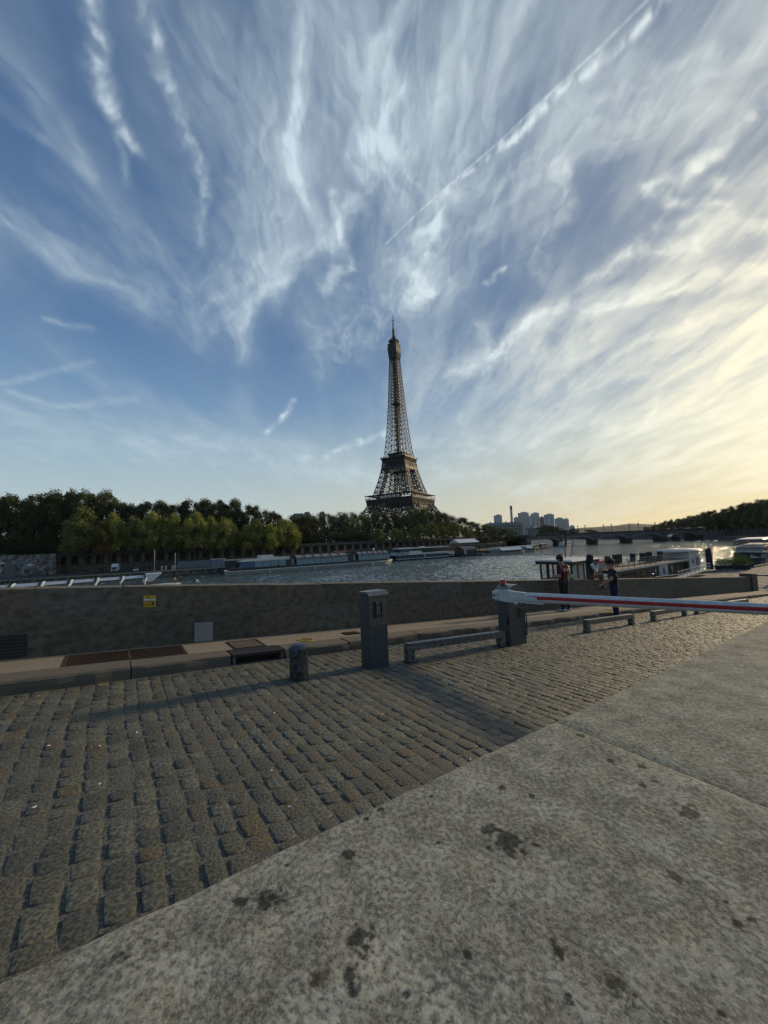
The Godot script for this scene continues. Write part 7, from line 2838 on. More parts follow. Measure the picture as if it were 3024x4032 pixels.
func named_barge() -> void:
	var o := thing("named_barge", "navy barge with its name on two boards at the bow", "boat", Vector3(77.2, WATER, -83.4), along(50.0 + 180.0))
	# x towards the bow, which points at the camera
	var navy := mat("navy", 0.022, 0.028, 0.055, 0.35)
	var wh: StandardMaterial3D = mats["white_paint"]
	var m := MB.new()
	hull(m, 38, 5.4, -0.5, 3.3, 5.5, 2, 0.7, 0.75)
	for i in m.v.size():
		m.v[i].x -= 38.0
	part(m, "hull", navy, o)
	m = MB.new()
	band(m, 38, 5.4, 3.3, 3.55, 5.5, 0.05)
	for i in m.v.size():
		m.v[i].x -= 38.0
		m.v[i].y += 0.7 * pow(maxf(0.0, (m.v[i].x + 38.0 - 22.8) / 15.2), 2.0)
	part(m, "bulwark_rail", mat("gunwale_grey", 0.4, 0.4, 0.38, 0.5), o)
	# boards follow the flare of the bow on both sides
	for s in [1, -1]:
		var a := Vector3(-0.55, 3.05, s * 0.55)
		var b := Vector3(-4.6, 2.95, s * 2.62)
		var d := (b - a).normalized()
		var xdir := d if s == -1 else -d
		xdir = -xdir
		var nrm := xdir.cross(Vector3.UP)
		var bas := Basis(xdir, Vector3.UP, nrm)
		if nrm.z * s < 0.0:
			bas = Basis(-xdir, Vector3.UP, -nrm)
		name_board(o, "LE CHANSONNIER", (a + b) / 2 + bas.z * 0.14, bas, 4.1)
	m = MB.new()
	m.box(Vector3(-17, 4.1, 0), Vector3(22, 1.5, 4.4))
	part(m, "cabin", mat("ship_grey", 0.3, 0.31, 0.31, 0.5), o)
	m = MB.new()
	m.box(Vector3(-17, 4.95, 0), Vector3(23.5, 0.2, 5.2))
	part(m, "cabin_roof", wh, o)
	for k in 8:
		for s in [2.23, -2.23]:
			m = MB.new()
			m.box(Vector3(-8 - k * 2.4, 4.2, s), Vector3(1.8, 0.9, 0.06))
			part(m, "window", mat("barge_window", 0.025, 0.025, 0.025, 0.1), o)
	m = MB.new()
	rail_line(m, [Vector3(-6, 5.05, 2.4), Vector3(-28, 5.05, 2.4)], 1.1, 1.8, 2, 0.06)
	rail_line(m, [Vector3(-6, 5.05, -2.4), Vector3(-28, 5.05, -2.4)], 1.1, 1.8, 2, 0.06)
	rail_line(m, [Vector3(-6, 5.05, -2.4), Vector3(-6, 5.05, 2.4)], 1.1, 1.6, 2, 0.06)
	part(m, "railing", mats["galvanised"], o)
	m = MB.new()
	m.hexa([Vector3(-7, 6.4, 2.5), Vector3(-24, 6.4, 2.5), Vector3(-24, 6.4, -2.5), Vector3(-7, 6.4, -2.5), Vector3(-7.5, 6.65, 2.1), Vector3(-23.5, 6.65, 2.1), Vector3(-23.5, 6.65, -2.1), Vector3(-7.5, 6.65, -2.1)])
	part(m, "awning", mat("awning_grey", 0.35, 0.35, 0.34, 0.6), o)

# ---------------------------------------------------------------- people: tapered bones joined smoothly and meshed
func capsule(p: Vector3, a: Vector3, b: Vector3, ra: float, rb: float) -> float:
	var d := b - a
	var t := clampf((p - a).dot(d) / maxf(d.length_squared(), 1e-9), 0, 1)
	return p.distance_to(a + d * t) - lerpf(ra, rb, t)

func nets(m: MB, bones: Array, cols: Array, cell: float, k: float, xf: Transform3D) -> void: # bone: [a, b, ra, rb, colour]
	var lo := Vector3.ONE * 99.0
	var hi := Vector3.ONE * -99.0
	for q in bones:
		var rr := Vector3.ONE * (maxf(q[2], q[3]) + cell * 3.0)
		lo = lo.min((q[0] as Vector3).min(q[1]) - rr)
		hi = hi.max((q[0] as Vector3).max(q[1]) + rr)
	var nx := int((hi.x - lo.x) / cell) + 2
	var ny := int((hi.y - lo.y) / cell) + 2
	var nz := int((hi.z - lo.z) / cell) + 2
	var val := PackedFloat32Array()
	val.resize(nx * ny * nz)
	val.fill(1.0)
	var best := PackedFloat32Array()
	best.resize(nx * ny * nz)
	best.fill(1.0)
	var id := PackedByteArray()
	id.resize(nx * ny * nz)
	for q in bones:
		var a: Vector3 = q[0]
		var b: Vector3 = q[1]
		var rr := Vector3.ONE * (maxf(q[2], q[3]) + cell * 2.5 + k * 0.5)
		var l := ((a.min(b) - rr - lo) / cell).floor().max(Vector3.ZERO)
		var h := ((a.max(b) + rr - lo) / cell).ceil().min(Vector3(nx - 1, ny - 1, nz - 1))
		for z in range(int(l.z), int(h.z) + 1):
			for y in range(int(l.y), int(h.y) + 1):
				for x in range(int(l.x), int(h.x) + 1):
					var i := (z * ny + y) * nx + x
					var d := capsule(lo + Vector3(x, y, z) * cell, a, b, q[2], q[3])
					if d < best[i]:
						best[i] = d
						id[i] = q[4]
					var w := maxf(k - absf(val[i] - d), 0.0) / k
					val[i] = minf(val[i], d) - w * w * k * 0.25
	var at := {}
	var pos := []
	var nor := []
	var cl := []
	var off := [0, 1, nx, nx + 1, nx * ny, nx * ny + 1, nx * ny + nx, nx * ny + nx + 1]
	var edges := [[0, 1], [2, 3], [4, 5], [6, 7], [0, 2], [1, 3], [4, 6], [5, 7], [0, 4], [1, 5], [2, 6], [3, 7]]
	for z in nz - 1:
		for y in ny - 1:
			var base := (z * ny + y) * nx
			for x in nx - 1:
				var i := base + x
				var neg := 0
				for o in off:
					if val[i + o] < 0.0:
						neg += 1
				if neg == 0 or neg == 8:
					continue
				var s := Vector3.ZERO
				var c := 0
				for e in edges:
					var va := val[i + off[e[0]]]
					var vb := val[i + off[e[1]]]
					if (va < 0.0) != (vb < 0.0):
						var t := va / (va - vb)
						var pa := Vector3(e[0] & 1, (e[0] >> 1) & 1, e[0] >> 2)
						var pb := Vector3(e[1] & 1, (e[1] >> 1) & 1, e[1] >> 2)
						s += pa.lerp(pb, t)
						c += 1
				at[i] = pos.size()
				pos.push_back(xf * (lo + (Vector3(x, y, z) + s / c) * cell))
				var g := Vector3(val[i + 1] + val[i + nx + 1] + val[i + nx * ny + 1] + val[i + nx * ny + nx + 1] - val[i] - val[i + nx] - val[i + nx * ny] - val[i + nx * ny + nx], val[i + nx] + val[i + nx + 1] + val[i + nx * ny + nx] + val[i + nx * ny + nx + 1] - val[i] - val[i + 1] - val[i + nx * ny] - val[i + nx * ny + 1], val[i + nx * ny] + val[i + nx * ny + 1] + val[i + nx * ny + nx] + val[i + nx * ny + nx + 1] - val[i] - val[i + 1] - val[i + nx] - val[i + nx + 1])
				nor.push_back((xf.basis * g).normalized())
				var pick := 0
				for o in 8:
					if best[i + off[o]] < best[i + off[pick]]:
						pick = o
				cl.push_back(cols[id[i + off[pick]]])
	for i in at.keys():
		var x: int = i % nx
		var y: int = (i / nx) % ny
		var z: int = i / (nx * ny)
		if x == 0 or y == 0 or z == 0:
			continue
		var v0 := val[i] < 0.0
		for e in [[1, nx, nx * ny], [nx, 1, nx * ny], [nx * ny, 1, nx]]:
			if v0 != (val[i + e[0]] < 0.0):
				var ks := [i, i - e[1], i - e[1] - e[2], i - e[2]]
				var ok := true
				for kk in ks:
					if not at.has(kk):
						ok = false
				if ok:
					for t in [[0, 1, 2], [0, 2, 3]]:
						var A: int = at[ks[t[0]]]
						var B: int = at[ks[t[1]]]
						var C: int = at[ks[t[2]]]
						if (pos[C] - pos[A]).cross(pos[B] - pos[A]).dot(nor[A] + nor[B] + nor[C]) < 0.0:
							var w := B
							B = C
							C = w
						for vtx in [A, B, C]:
							m.col = cl[vtx]
							m.put(pos[vtx], nor[vtx])

func hand_bones(wrist: Vector3, dirv: Vector3, palm: Vector3, skin: int, curl: float) -> Array: # dirv: along the fingers, palm: the way the palm faces
	var side := dirv.cross(palm).normalized()
	var o := []
	var kn := wrist + dirv * 0.085
	for j in 4:
		var u := (j - 1.5) * 0.019
		o.push_back([wrist + side * u * 0.7, kn + side * u, 0.014, 0.011, skin])
		var ln: float = [0.068, 0.078, 0.072, 0.055][j]
		var d1 := (dirv * cos(curl) + palm * sin(curl)).normalized()
		var d2 := (dirv * cos(curl * 2.2) + palm * sin(curl * 2.2)).normalized()
		var a := kn + side * u
		var b := a + d1 * ln * 0.55
		o.push_back([a, b, 0.0095, 0.0085, skin])
		o.push_back([b, b + d2 * ln * 0.5, 0.0085, 0.007, skin])
	var th := wrist + dirv * 0.03 + side * -0.03
	var t1 := th + (dirv * 0.7 - side * 0.7 + palm * 0.3).normalized() * 0.04
	o.push_back([th, t1, 0.013, 0.010, skin])
	o.push_back([t1, t1 + (dirv + palm * 0.5).normalized() * 0.032, 0.010, 0.008, skin])
	return o

func head_bones(c: Vector3, look: Vector3, skin: int, hair: int, long_hair: bool, curly: bool) -> Array: # c: middle of the head
	var up := (Vector3.UP - look * look.y).normalized()
	var sd := up.cross(look).normalized()
	var o := []
	o.push_back([c + up * 0.025 - look * 0.015, c + up * 0.03 + look * 0.012, 0.088, 0.085, skin])
	o.push_back([c - up * 0.03 + look * 0.03, c - up * 0.075 + look * 0.045, 0.062, 0.040, skin])
	o.push_back([c + look * 0.088 + up * 0.012, c + look * 0.108 - up * 0.015, 0.010, 0.014, skin])
	for s in [-1, 1]:
		o.push_back([c + sd * s * 0.078 + up * 0.008 - look * 0.005, c + sd * s * 0.082 - up * 0.02, 0.014, 0.010, skin])
		o.push_back([c + sd * s * 0.03 + up * 0.018 + look * 0.083, c + sd * s * 0.036 + up * 0.018 + look * 0.081, 0.010, 0.010, hair])
		o.push_back([c + sd * s * 0.022 + up * 0.04 + look * 0.088, c + sd * s * 0.048 + up * 0.036 + look * 0.078, 0.008, 0.006, hair])
	o.push_back([c - sd * 0.018 - up * 0.048 + look * 0.083, c + sd * 0.018 - up * 0.048 + look * 0.083, 0.009, 0.009, 6])
	var h := 0.1 if not curly else 0.108
	o.push_back([c + up * 0.055 - look * 0.03, c + up * 0.06 + look * 0.02, h, h * 0.88, hair])
	o.push_back([c + up * 0.02 - look * 0.045, c - up * 0.035 - look * 0.045, h * 0.86, h * 0.6, hair])
	if curly:
		for i in 16:
			var a := TAU * i / 16.0
			var e := 0.6 + 0.5 * sin(i * 2.7)
			o.push_back([c + up * (0.06 + 0.06 * e) + look * (cos(a) * 0.075 - 0.01) + sd * sin(a) * 0.075, c + up * (0.07 + 0.06 * e) + look * (cos(a) * 0.085 - 0.01) + sd * sin(a) * 0.085, 0.026, 0.018, hair])
	if long_hair:
		for i in 7:
			var a := PI * (0.25 + 1.5 * i / 6.0)
			var p := c + look * (cos(a) * 0.07 - 0.01) + sd * sin(a) * 0.085 + up * 0.03
			o.push_back([p, p - up * 0.14 - look * 0.03, 0.042, 0.046, hair])
			o.push_back([p - up * 0.14 - look * 0.03, p - up * 0.29 - look * 0.03 + sd * sin(a) * 0.02, 0.046, 0.028, hair])
	return o

func person(label: String, at: Vector3, front: Vector3, bones: Array, heads: Array, hands: Array, cols: Array, cell := 0.014) -> Node3D:
	var o := thing("person", label, "person", at)
	var z := front.normalized()
	var x := Vector3.UP.cross(z)
	o.basis = Basis(x, Vector3.UP, z)
	var m := MB.new()
	m.use_col = true
	nets(m, bones, cols, cell, 0.045, Transform3D())
	for h in heads:
		nets(m, h, cols, 0.0085, 0.016, Transform3D())
	for h in hands:
		nets(m, h, cols, 0.0055, 0.008, Transform3D())
	var km := mat("figure", 1, 1, 1, 0.8)
	km.vertex_color_use_as_albedo = true
	part(m, "body", km, o)
	return o

func torso(hip: Vector3, ch: Vector3, neck: Vector3, sd: Vector3, shirt: int, trousers: int, w := 1.0) -> Array:
	var o := []
	for s in [-1, 1]:
		o.push_back([hip + sd * s * 0.075 * w + Vector3(0, 0.06, 0), ch + sd * s * 0.085 * w, 0.098 * w, 0.108 * w, shirt])
		o.push_back([ch + sd * s * 0.085 * w, neck + sd * s * 0.145 * w - Vector3(0, 0.075, 0), 0.108 * w, 0.068 * w, shirt])
		o.push_back([hip + sd * s * 0.075, hip + sd * s * 0.085 - Vector3(0, 0.05, 0), 0.100 * w, 0.096 * w, trousers])
	o.push_back([ch, neck - Vector3(0, 0.05, 0), 0.10 * w, 0.07 * w, shirt])
	return o

func people() -> void:
	var skin := Color(0.33, 0.20, 0.14)
	var black := Color(0.012, 0.012, 0.014)
	# colour slots: 0 skin, 1 shirt, 2 trousers, 3 hair, 4 shoes, 5 sleeves, 6 lips, 7 shoe trim
	var X := Vector3.RIGHT
	# man in a dark red shirt, back to the camera, looking down at his hands
	var cr := [skin, Color(0.085, 0.007, 0.010), Color(0.012, 0.012, 0.015), Color(0.012, 0.010, 0.009), Color(0.62, 0.62, 0.62), Color(0.085, 0.007, 0.010), Color(0.25, 0.1, 0.09), Color(0.03, 0.04, 0.08)]
	var hip := Vector3(0, 0.92, 0)
	var b := torso(hip, Vector3(0, 1.22, 0.01), Vector3(0, 1.46, 0.03), X, 1, 2)
	b.push_back([Vector3(0, 1.42, 0.02), Vector3(0, 1.52, 0.045), 0.06, 0.055, 0])
	for s in [-1, 1]:
		var kn := Vector3(s * 0.10, 0.5, 0.02)
		var an := Vector3(s * 0.11, 0.09, -0.02 + s * 0.03)
		b.push_back([Vector3(s * 0.085, 0.88, 0), kn, 0.095, 0.066, 2])
		b.push_back([kn, an, 0.064, 0.048, 2])
		b.push_back([an + Vector3(0, -0.04, -0.04), an + Vector3(s * 0.02, -0.055, 0.15), 0.042, 0.034, 4])
		var sh := Vector3(s * 0.195, 1.38, 0.01)
		var el := Vector3(s * 0.265, 1.10, -0.02)
		var wr := Vector3(s * 0.13, 1.06, 0.23)
		b.push_back([sh, sh.lerp(el, 0.62), 0.07, 0.062, 5])
		b.push_back([sh.lerp(el, 0.6), el, 0.046, 0.042, 0])
		b.push_back([el, wr, 0.042, 0.028, 0])
	var look := Vector3(-0.25, -0.45, 0.85).normalized()
	person("man in a dark red shirt standing at the river wall, back turned", rp(11.6, 6.78, 0.148), HT, b, [head_bones(Vector3(-0.01, 1.605, 0.075), look, 0, 3, false, false)], [hand_bones(Vector3(-0.13, 1.06, 0.23), Vector3(0.4, 0.05, 0.9).normalized(), Vector3(0.9, 0.2, -0.4).normalized(), 0, 0.6), hand_bones(Vector3(0.13, 1.06, 0.23), Vector3(-0.4, 0.05, 0.9).normalized(), Vector3(-0.9, 0.2, -0.4).normalized(), 0, 0.6)], cr)
	# woman sitting on the wall with a phone
	var cw := [Color(0.36, 0.22, 0.16), Color(0.012, 0.012, 0.014), Color(0.13, 0.065, 0.05), Color(0.010, 0.008, 0.008), Color(0.03, 0.03, 0.03), Color(0.5, 0.5, 0.52), Color(0.3, 0.1, 0.1), black]
	hip = Vector3(0, 0.11, 0)
	b = torso(hip, Vector3(0, 0.38, 0.015), Vector3(0, 0.60, 0.02), X, 1, 2, 0.88)
	b.push_back([Vector3(0, 0.56, 0.01), Vector3(0, 0.66, 0.03), 0.05, 0.046, 0])
	for s in [-1, 1]:
		var kn := Vector3(s * 0.07 + 0.06, 0.13 if s < 0 else 0.2, 0.44)
		var an := Vector3(s * 0.05 + (0.1 if s > 0 else 0.0) + 0.04, -0.30 if s < 0 else -0.2, 0.45 if s < 0 else 0.52)
		b.push_back([Vector3(s * 0.08, 0.10, 0.02), kn, 0.088, 0.062, 2])
		b.push_back([kn, an, 0.058, 0.040, 2])
		b.push_back([an + Vector3(0, -0.03, -0.03), an + Vector3(0.01, -0.05, 0.13), 0.038, 0.03, 4])
		var sh := Vector3(s * 0.17, 0.525, 0.0)
		var el := Vector3(s * 0.2, 0.29, 0.12)
		var wr := Vector3(s * 0.06, 0.50, 0.27)
		b.push_back([sh, el, 0.052, 0.044, 5])
		b.push_back([el, wr, 0.042, 0.026, 5])
	var wf := (HS * 0.86 - HT * 0.5).normalized()
	var wat := rp(14.35, 7.34, 1.09)
	var wz := wf
	var wx := Vector3.UP.cross(wz)
	person("woman with long dark hair sitting on the river wall holding a phone", wat, wf, b, [head_bones(Vector3(0, 0.745, 0.05), Vector3(0, -0.12, 0.99).normalized(), 0, 3, true, true)], [hand_bones(Vector3(-0.06, 0.50, 0.27), Vector3(0.3, 0.9, 0.25).normalized(), Vector3(0.9, -0.3, 0.0).normalized(), 0, 0.5), hand_bones(Vector3(0.06, 0.50, 0.27), Vector3(-0.3, 0.9, 0.25).normalized(), Vector3(-0.9, -0.3, 0.0).normalized(), 0, 0.5)], cw)
	var ph := thing("phone", "phone in a red case held up by the seated woman", "phone", wat + wx * 0.0 + Vector3(0, 0.585, 0) + wz * 0.315)
	ph.basis = Basis(wx, Vector3.UP, wz)
	var m := MB.new()
	m.box(Vector3(0, 0.01, 0), Vector3(0.074, 0.15, 0.011))
	part(m, "case", mat("phone_red", 0.22, 0.02, 0.02, 0.4), ph)
	m = MB.new()
	m.box(Vector3(0, 0.01, -0.0065), Vector3(0.066, 0.14, 0.002))
	part(m, "screen", mats["black"], ph)
	# man in black, back to the camera, arm out towards her
	var cb := [skin, Color(0.008, 0.008, 0.009), Color(0.012, 0.022, 0.07), Color(0.010, 0.009, 0.008), Color(0.02, 0.03, 0.07), Color(0.008, 0.008, 0.009), Color(0.25, 0.1, 0.09), black]
	hip = Vector3(0, 0.94, 0)
	b = torso(hip, Vector3(0, 1.25, 0.01), Vector3(0, 1.50, 0.02), X, 1, 2, 1.04)
	b.push_back([Vector3(0, 1.46, 0.01), Vector3(0, 1.56, 0.03), 0.062, 0.057, 0])
	for s in [-1, 1]:
		var kn := Vector3(s * 0.11, 0.5, 0.02)
		var an := Vector3(s * 0.14, 0.09, -0.02)
		b.push_back([Vector3(s * 0.085, 0.9, 0), kn, 0.098, 0.070, 2])
		b.push_back([kn, an, 0.068, 0.056, 2])
		b.push_back([an + Vector3(0, -0.045, -0.04), an + Vector3(s * 0.03, -0.055, 0.15), 0.042, 0.034, 4])
		var sh := Vector3(s * 0.205, 1.41, 0.0)
		var el := Vector3(0.32, 1.20, 0.12) if s > 0 else Vector3(-0.27, 1.13, 0.02)
		var wr := Vector3(0.36, 1.06, 0.36) if s > 0 else Vector3(-0.17, 1.02, 0.22)
		b.push_back([sh, sh.lerp(el, 0.55), 0.074, 0.064, 5])
		b.push_back([sh.lerp(el, 0.5), el, 0.047, 0.043, 0])
		b.push_back([el, wr, 0.042, 0.029, 0])
	var bf := (HT * 0.75 - HS * 0.55).normalized()
	person("man in a black shirt and jeans standing beside the seated woman", rp(12.85, 5.87, 0.012), bf, b, [head_bones(Vector3(0, 1.655, 0.05), Vector3(0.35, -0.1, 0.9).normalized(), 0, 3, false, true)], [hand_bones(Vector3(0.36, 1.06, 0.36), Vector3(0.2, -0.4, 0.85).normalized(), Vector3(-0.3, -0.9, 0.0).normalized(), 0, 0.35), hand_bones(Vector3(-0.17, 1.02, 0.22), Vector3(0.5, 0.2, 0.8).normalized(), Vector3(0.8, 0, -0.4).normalized(), 0, 0.6)], cb)
	# pale green round bundle on the wall
	var gb := thing("round_bundle", "small pale green round bundle lying on top of the river wall", "bundle", rp(13.2, 7.42, 1.085))
	m = MB.new()
	m.blob(Vector3(0, 0.085, 0), Vector3(0.12, 0.088, 0.1), 8, 14)
	part(m, "cloth", mat("pale_green", 0.30, 0.48, 0.20, 0.6), gb)
	m = MB.new()
	m.tube([Vector3(-0.04, 0.15, 0), Vector3(0, 0.20, 0), Vector3(0.05, 0.15, 0)], [0.015, 0.02, 0.015], 6)
	part(m, "knot", mat("dark_knot", 0.03, 0.03, 0.03, 0.8), gb)
	# small distant people: one coarse figure, several colourings
	var far := [[Vector3(-123.5, FARQUAY, -141), Vector3(1, 0, 0.2), [black, black, black], "person in black walking along the far quay by the graffiti wall"], [Vector3(-87.0, FARQUAY, -160), Vector3(0, 0, 1), [Color(0.5, 0.5, 0.5), Color(0.45, 0.46, 0.48), black], "person in white standing on the far quay near the blue shed"], [Vector3(-51.5, WATER + 1.35, -94.3), Vector3(0.8, 0, 0.5), [Color(0.30, 0.22, 0.15), Color(0.02, 0.02, 0.025), black], "person in a tan top standing on the bow of the hooped boat"], [Vector3(-50.3, WATER + 1.35, -94.9), Vector3(0.2, 0, 1), [Color(0.06, 0.055, 0.05), Color(0.02, 0.02, 0.02), Color(0.4, 0.38, 0.34)], "person with a pale cap standing on the bow of the hooped boat"], [Vector3(-104.6, FARQUAY, -148.6), Vector3(0.2, 0, 1), [Color(0.02, 0.03, 0.07), Color(0.02, 0.02, 0.03), black], "person in dark blue standing in front of the white truck"]]
	for q in far:
		var c: Array = q[2]
		var cc := [skin, c[0], c[1], c[2], black, c[0], black, black]
		var fb := torso(Vector3(0, 0.93, 0), Vector3(0, 1.23, 0), Vector3(0, 1.48, 0), X, 1, 2)
		for s in [-1, 1]:
			fb.push_back([Vector3(s * 0.085, 0.9, 0), Vector3(s * 0.1, 0.5, 0.04 + s * 0.08), 0.09, 0.065, 2])
			fb.push_back([Vector3(s * 0.1, 0.5, 0.04 + s * 0.08), Vector3(s * 0.1, 0.06, s * 0.16), 0.062, 0.05, 2])
			fb.push_back([Vector3(s * 0.1, 0.05, s * 0.16), Vector3(s * 0.1, 0.04, s * 0.16 + 0.14), 0.05, 0.04, 4])
			fb.push_back([Vector3(s * 0.2, 1.39, 0), Vector3(s * 0.25, 1.1, -s * 0.06), 0.06, 0.05, 5])
			fb.push_back([Vector3(s * 0.25, 1.1, -s * 0.06), Vector3(s * 0.24, 0.86, 0.05 - s * 0.1), 0.045, 0.04, 5])
		fb.push_back([Vector3(0, 1.45, 0), Vector3(0, 1.6, 0.02), 0.06, 0.09, 0])
		fb.push_back([Vector3(0, 1.66, -0.01), Vector3(0, 1.68, 0.0), 0.10, 0.09, 3])
		var hd := [hand_bones(Vector3(0.24, 0.86, -0.05), Vector3.DOWN, Vector3(-1, 0, 0), 0, 0.2), hand_bones(Vector3(-0.24, 0.86, 0.15), Vector3.DOWN, Vector3(1, 0, 0), 0, 0.2)]
		person(q[3], q[0], q[1], fb, [], [], cc, 0.035)

# ---------------------------------------------------------------- vehicles and quay gear
func wheel(o: Node3D, at: Vector3, rad: float) -> void:
	var m := MB.new()
	m.lathe(Vector3.ZERO, [Vector2(rad * 0.6, -0.1), Vector2(rad, -0.1), Vector2(rad, 0.1), Vector2(rad * 0.6, 0.1)], 14)
	var w := part(m, "wheel", mats["black"], o)
	w.transform = Transform3D(Basis(Vector3(0, 0, 1), PI / 2), at)
	m = MB.new()
	m.lathe(Vector3.ZERO, [Vector2(0, -0.09), Vector2(rad * 0.6, -0.08), Vector2(rad * 0.6, 0.08), Vector2(0, 0.09)], 12)
	part(m, "rim", mats["galvanised"], w)

func car(label: String, at: Vector3, turn: float, paint: Material) -> void: # front towards +z
	var o := thing("parked_car", label, "car", at, turn, "cars parked on the far quay")
	var m := MB.new()
	m.prism(PackedVector2Array([Vector2(-2.1, 0.35), Vector2(-2.15, 0.8), Vector2(-2.0, 0.98), Vector2(0.9, 0.98), Vector2(1.95, 0.82), Vector2(2.1, 0.6), Vector2(2.1, 0.35)]), Vector3(-0.86, 0, 0), Vector3(0, 0, 1), Vector3.UP, Vector3(1.72, 0, 0))
	part(m, "body", paint, o)
	m = MB.new()
	m.hexa([Vector3(-0.8, 0.98, -1.8), Vector3(0.8, 0.98, -1.8), Vector3(0.8, 0.98, 1.0), Vector3(-0.8, 0.98, 1.0), Vector3(-0.62, 1.42, -1.4), Vector3(0.62, 1.42, -1.4), Vector3(0.62, 1.42, 0.2), Vector3(-0.62, 1.42, 0.2)])
	part(m, "windows", mat("car_glass", 0.03, 0.035, 0.04, 0.06, 0.2), o)
	m = MB.new()
	m.box(Vector3(0, 1.44, -0.6), Vector3(1.26, 0.06, 1.66))
	part(m, "roof", paint, o)
	for x in [-0.6, 0.6]:
		m = MB.new()
		m.blob(Vector3(x, 0.68, 2.06), Vector3(0.2, 0.1, 0.08), 5, 8)
		part(m, "headlight", mats["white_paint"], o)
	m = MB.new()
	m.box(Vector3(0, 0.48, 2.12), Vector3(0.9, 0.18, 0.04))
	part(m, "grille", mats["black"], o)
	for x in [-0.8, 0.8]:
		for z in [-1.3, 1.35]:
			wheel(o, Vector3(x, 0.31, z), 0.31)

func vehicles() -> void:
	var o := thing("box_truck", "white box truck parked on the far quay facing the river", "truck", Vector3(-106.5, FARQUAY, -152), 0.5)
	var wh: StandardMaterial3D = mats["white_paint"]
	var m := MB.new()
	m.box(Vector3(0, 2.05, -1.6), Vector3(2.2, 2.5, 4.4))
	part(m, "cargo_box", wh, o)
	m = MB.new()
	m.hexa([Vector3(-1.0, 2.1, 0.6), Vector3(1.0, 2.1, 0.6), Vector3(1.0, 2.1, 1.9), Vector3(-1.0, 2.1, 1.9), Vector3(-1.05, 3.25, 0.55), Vector3(1.05, 3.25, 0.55), Vector3(0.95, 2.25, 1.8), Vector3(-0.95, 2.25, 1.8)])
	part(m, "wind_deflector", wh, o)
	m = MB.new()
	m.prism(PackedVector2Array([Vector2(0.62, 0.5), Vector2(0.62, 2.1), Vector2(1.7, 2.1), Vector2(2.25, 1.3), Vector2(2.9, 1.1), Vector2(3.0, 0.5)]), Vector3(-0.98, 0, 0), Vector3(0, 0, 1), Vector3.UP, Vector3(1.96, 0, 0))
	part(m, "cab", wh, o)
	m = MB.new()
	m.hexa([Vector3(-0.86, 1.32, 2.27), Vector3(0.86, 1.32, 2.27), Vector3(0.86, 1.3, 2.2), Vector3(-0.86, 1.3, 2.2), Vector3(-0.84, 2.04, 1.78), Vector3(0.84, 2.04, 1.78), Vector3(0.84, 2.0, 1.7), Vector3(-0.84, 2.0, 1.7)])
	part(m, "windscreen", mat("car_glass", 0.03, 0.035, 0.04, 0.06, 0.2), o)
	m = MB.new()
	m.box(Vector3(0, 0.75, 3.0), Vector3(1.5, 0.22, 0.06))
	part(m, "grille", mats["black"], o)
	for x in [-0.75, 0.75]:
		m = MB.new()
		m.box(Vector3(x, 0.92, 2.93), Vector3(0.34, 0.2, 0.1))
		part(m, "headlight", mats["galvanised"], o)
		for z in [-2.4, 2.0]:
			wheel(o, Vector3(x * 1.2, 0.38, z), 0.38)
	var dk := mat("car_black", 0.02, 0.022, 0.025, 0.25)
	car("white car parked on the far quay right of the white truck", Vector3(-98.0, FARQUAY, -151.5), 0.55, wh)
	car("black car parked on the far quay between the white car and a pole", Vector3(-93.8, FARQUAY, -153.5), 0.55, dk)
	car("dark car parked on the far quay left of the white truck", Vector3(-112.5, FARQUAY, -152.5), 0.55, dk)
	car("leftmost dark car parked on the far quay", Vector3(-118.0, FARQUAY, -150.5), 0.55, mat("car_navy", 0.02, 0.03, 0.045, 0.25))
	# poles
	for q in [[-91.0, -152.0, 7.6, "tall thin pale pole on the far quay right of the parked cars"], [-84.0, -154.0, 6.0, "shorter pale pole with a cap on the far quay"]]:
		var p := thing("quay_pole", q[3], "pole", Vector3(q[0], FARQUAY, q[1]))
		m = MB.new()
		m.tube([Vector3.ZERO, Vector3(0, q[2], 0)], [0.14, 0.11], 8)
		part(m, "shaft", mat("pole_pale", 0.45, 0.43, 0.39, 0.6), p)
		m = MB.new()
		m.lathe(Vector3(0, q[2], 0), [Vector2(0.11, 0), Vector2(0.2, 0.1), Vector2(0.16, 0.4), Vector2(0, 0.5)], 8)
		part(m, "cap", mat("pole_pale", 0.45, 0.43, 0.39, 0.6), p)
	for q in [[-88.6, -153.0, "grey electricity pedestal on the far quay between the two poles"], [-87.4, -153.6, "tall striped service pedestal on the far quay between the two poles"], [-85.4, -155.0, "white service cabinet on the far quay beside the shorter pole"]]:
		var p := thing("service_pedestal", q[2], "cabinet", Vector3(q[0], FARQUAY, q[1]))
		m = MB.new()
		m.box(Vector3(0, 0.7, 0), Vector3(0.6, 1.4, 0.5))
		part(m, "body", mat("cabinet_grey", 0.35, 0.36, 0.36, 0.5), p)
		m = MB.new()
		m.hexa([Vector3(-0.35, 1.4, -0.3), Vector3(0.35, 1.4, -0.3), Vector3(0.35, 1.4, 0.3), Vector3(-0.35, 1.4, 0.3), Vector3(-0.2, 1.6, -0.15), Vector3(0.2, 1.6, -0.15), Vector3(0.2, 1.6, 0.15), Vector3(-0.2, 1.6, 0.15)])
		part(m, "cap", wh, p)
	# hoarding and blue shed
	o = thing("grey_hoarding", "long grey panelled hoarding on the far quay before the arcade", "fence", Vector3(-88.0, FARQUAY, -163), along(60.0))
	for k in 8:
		m = MB.new()
		m.box(Vector3(1.0 + k * 2.05, 1.4, 0), Vector3(2.0, 2.8, 0.1))
		part(m, "panel", mat("hoarding", 0.14, 0.16, 0.175, 0.7), o)
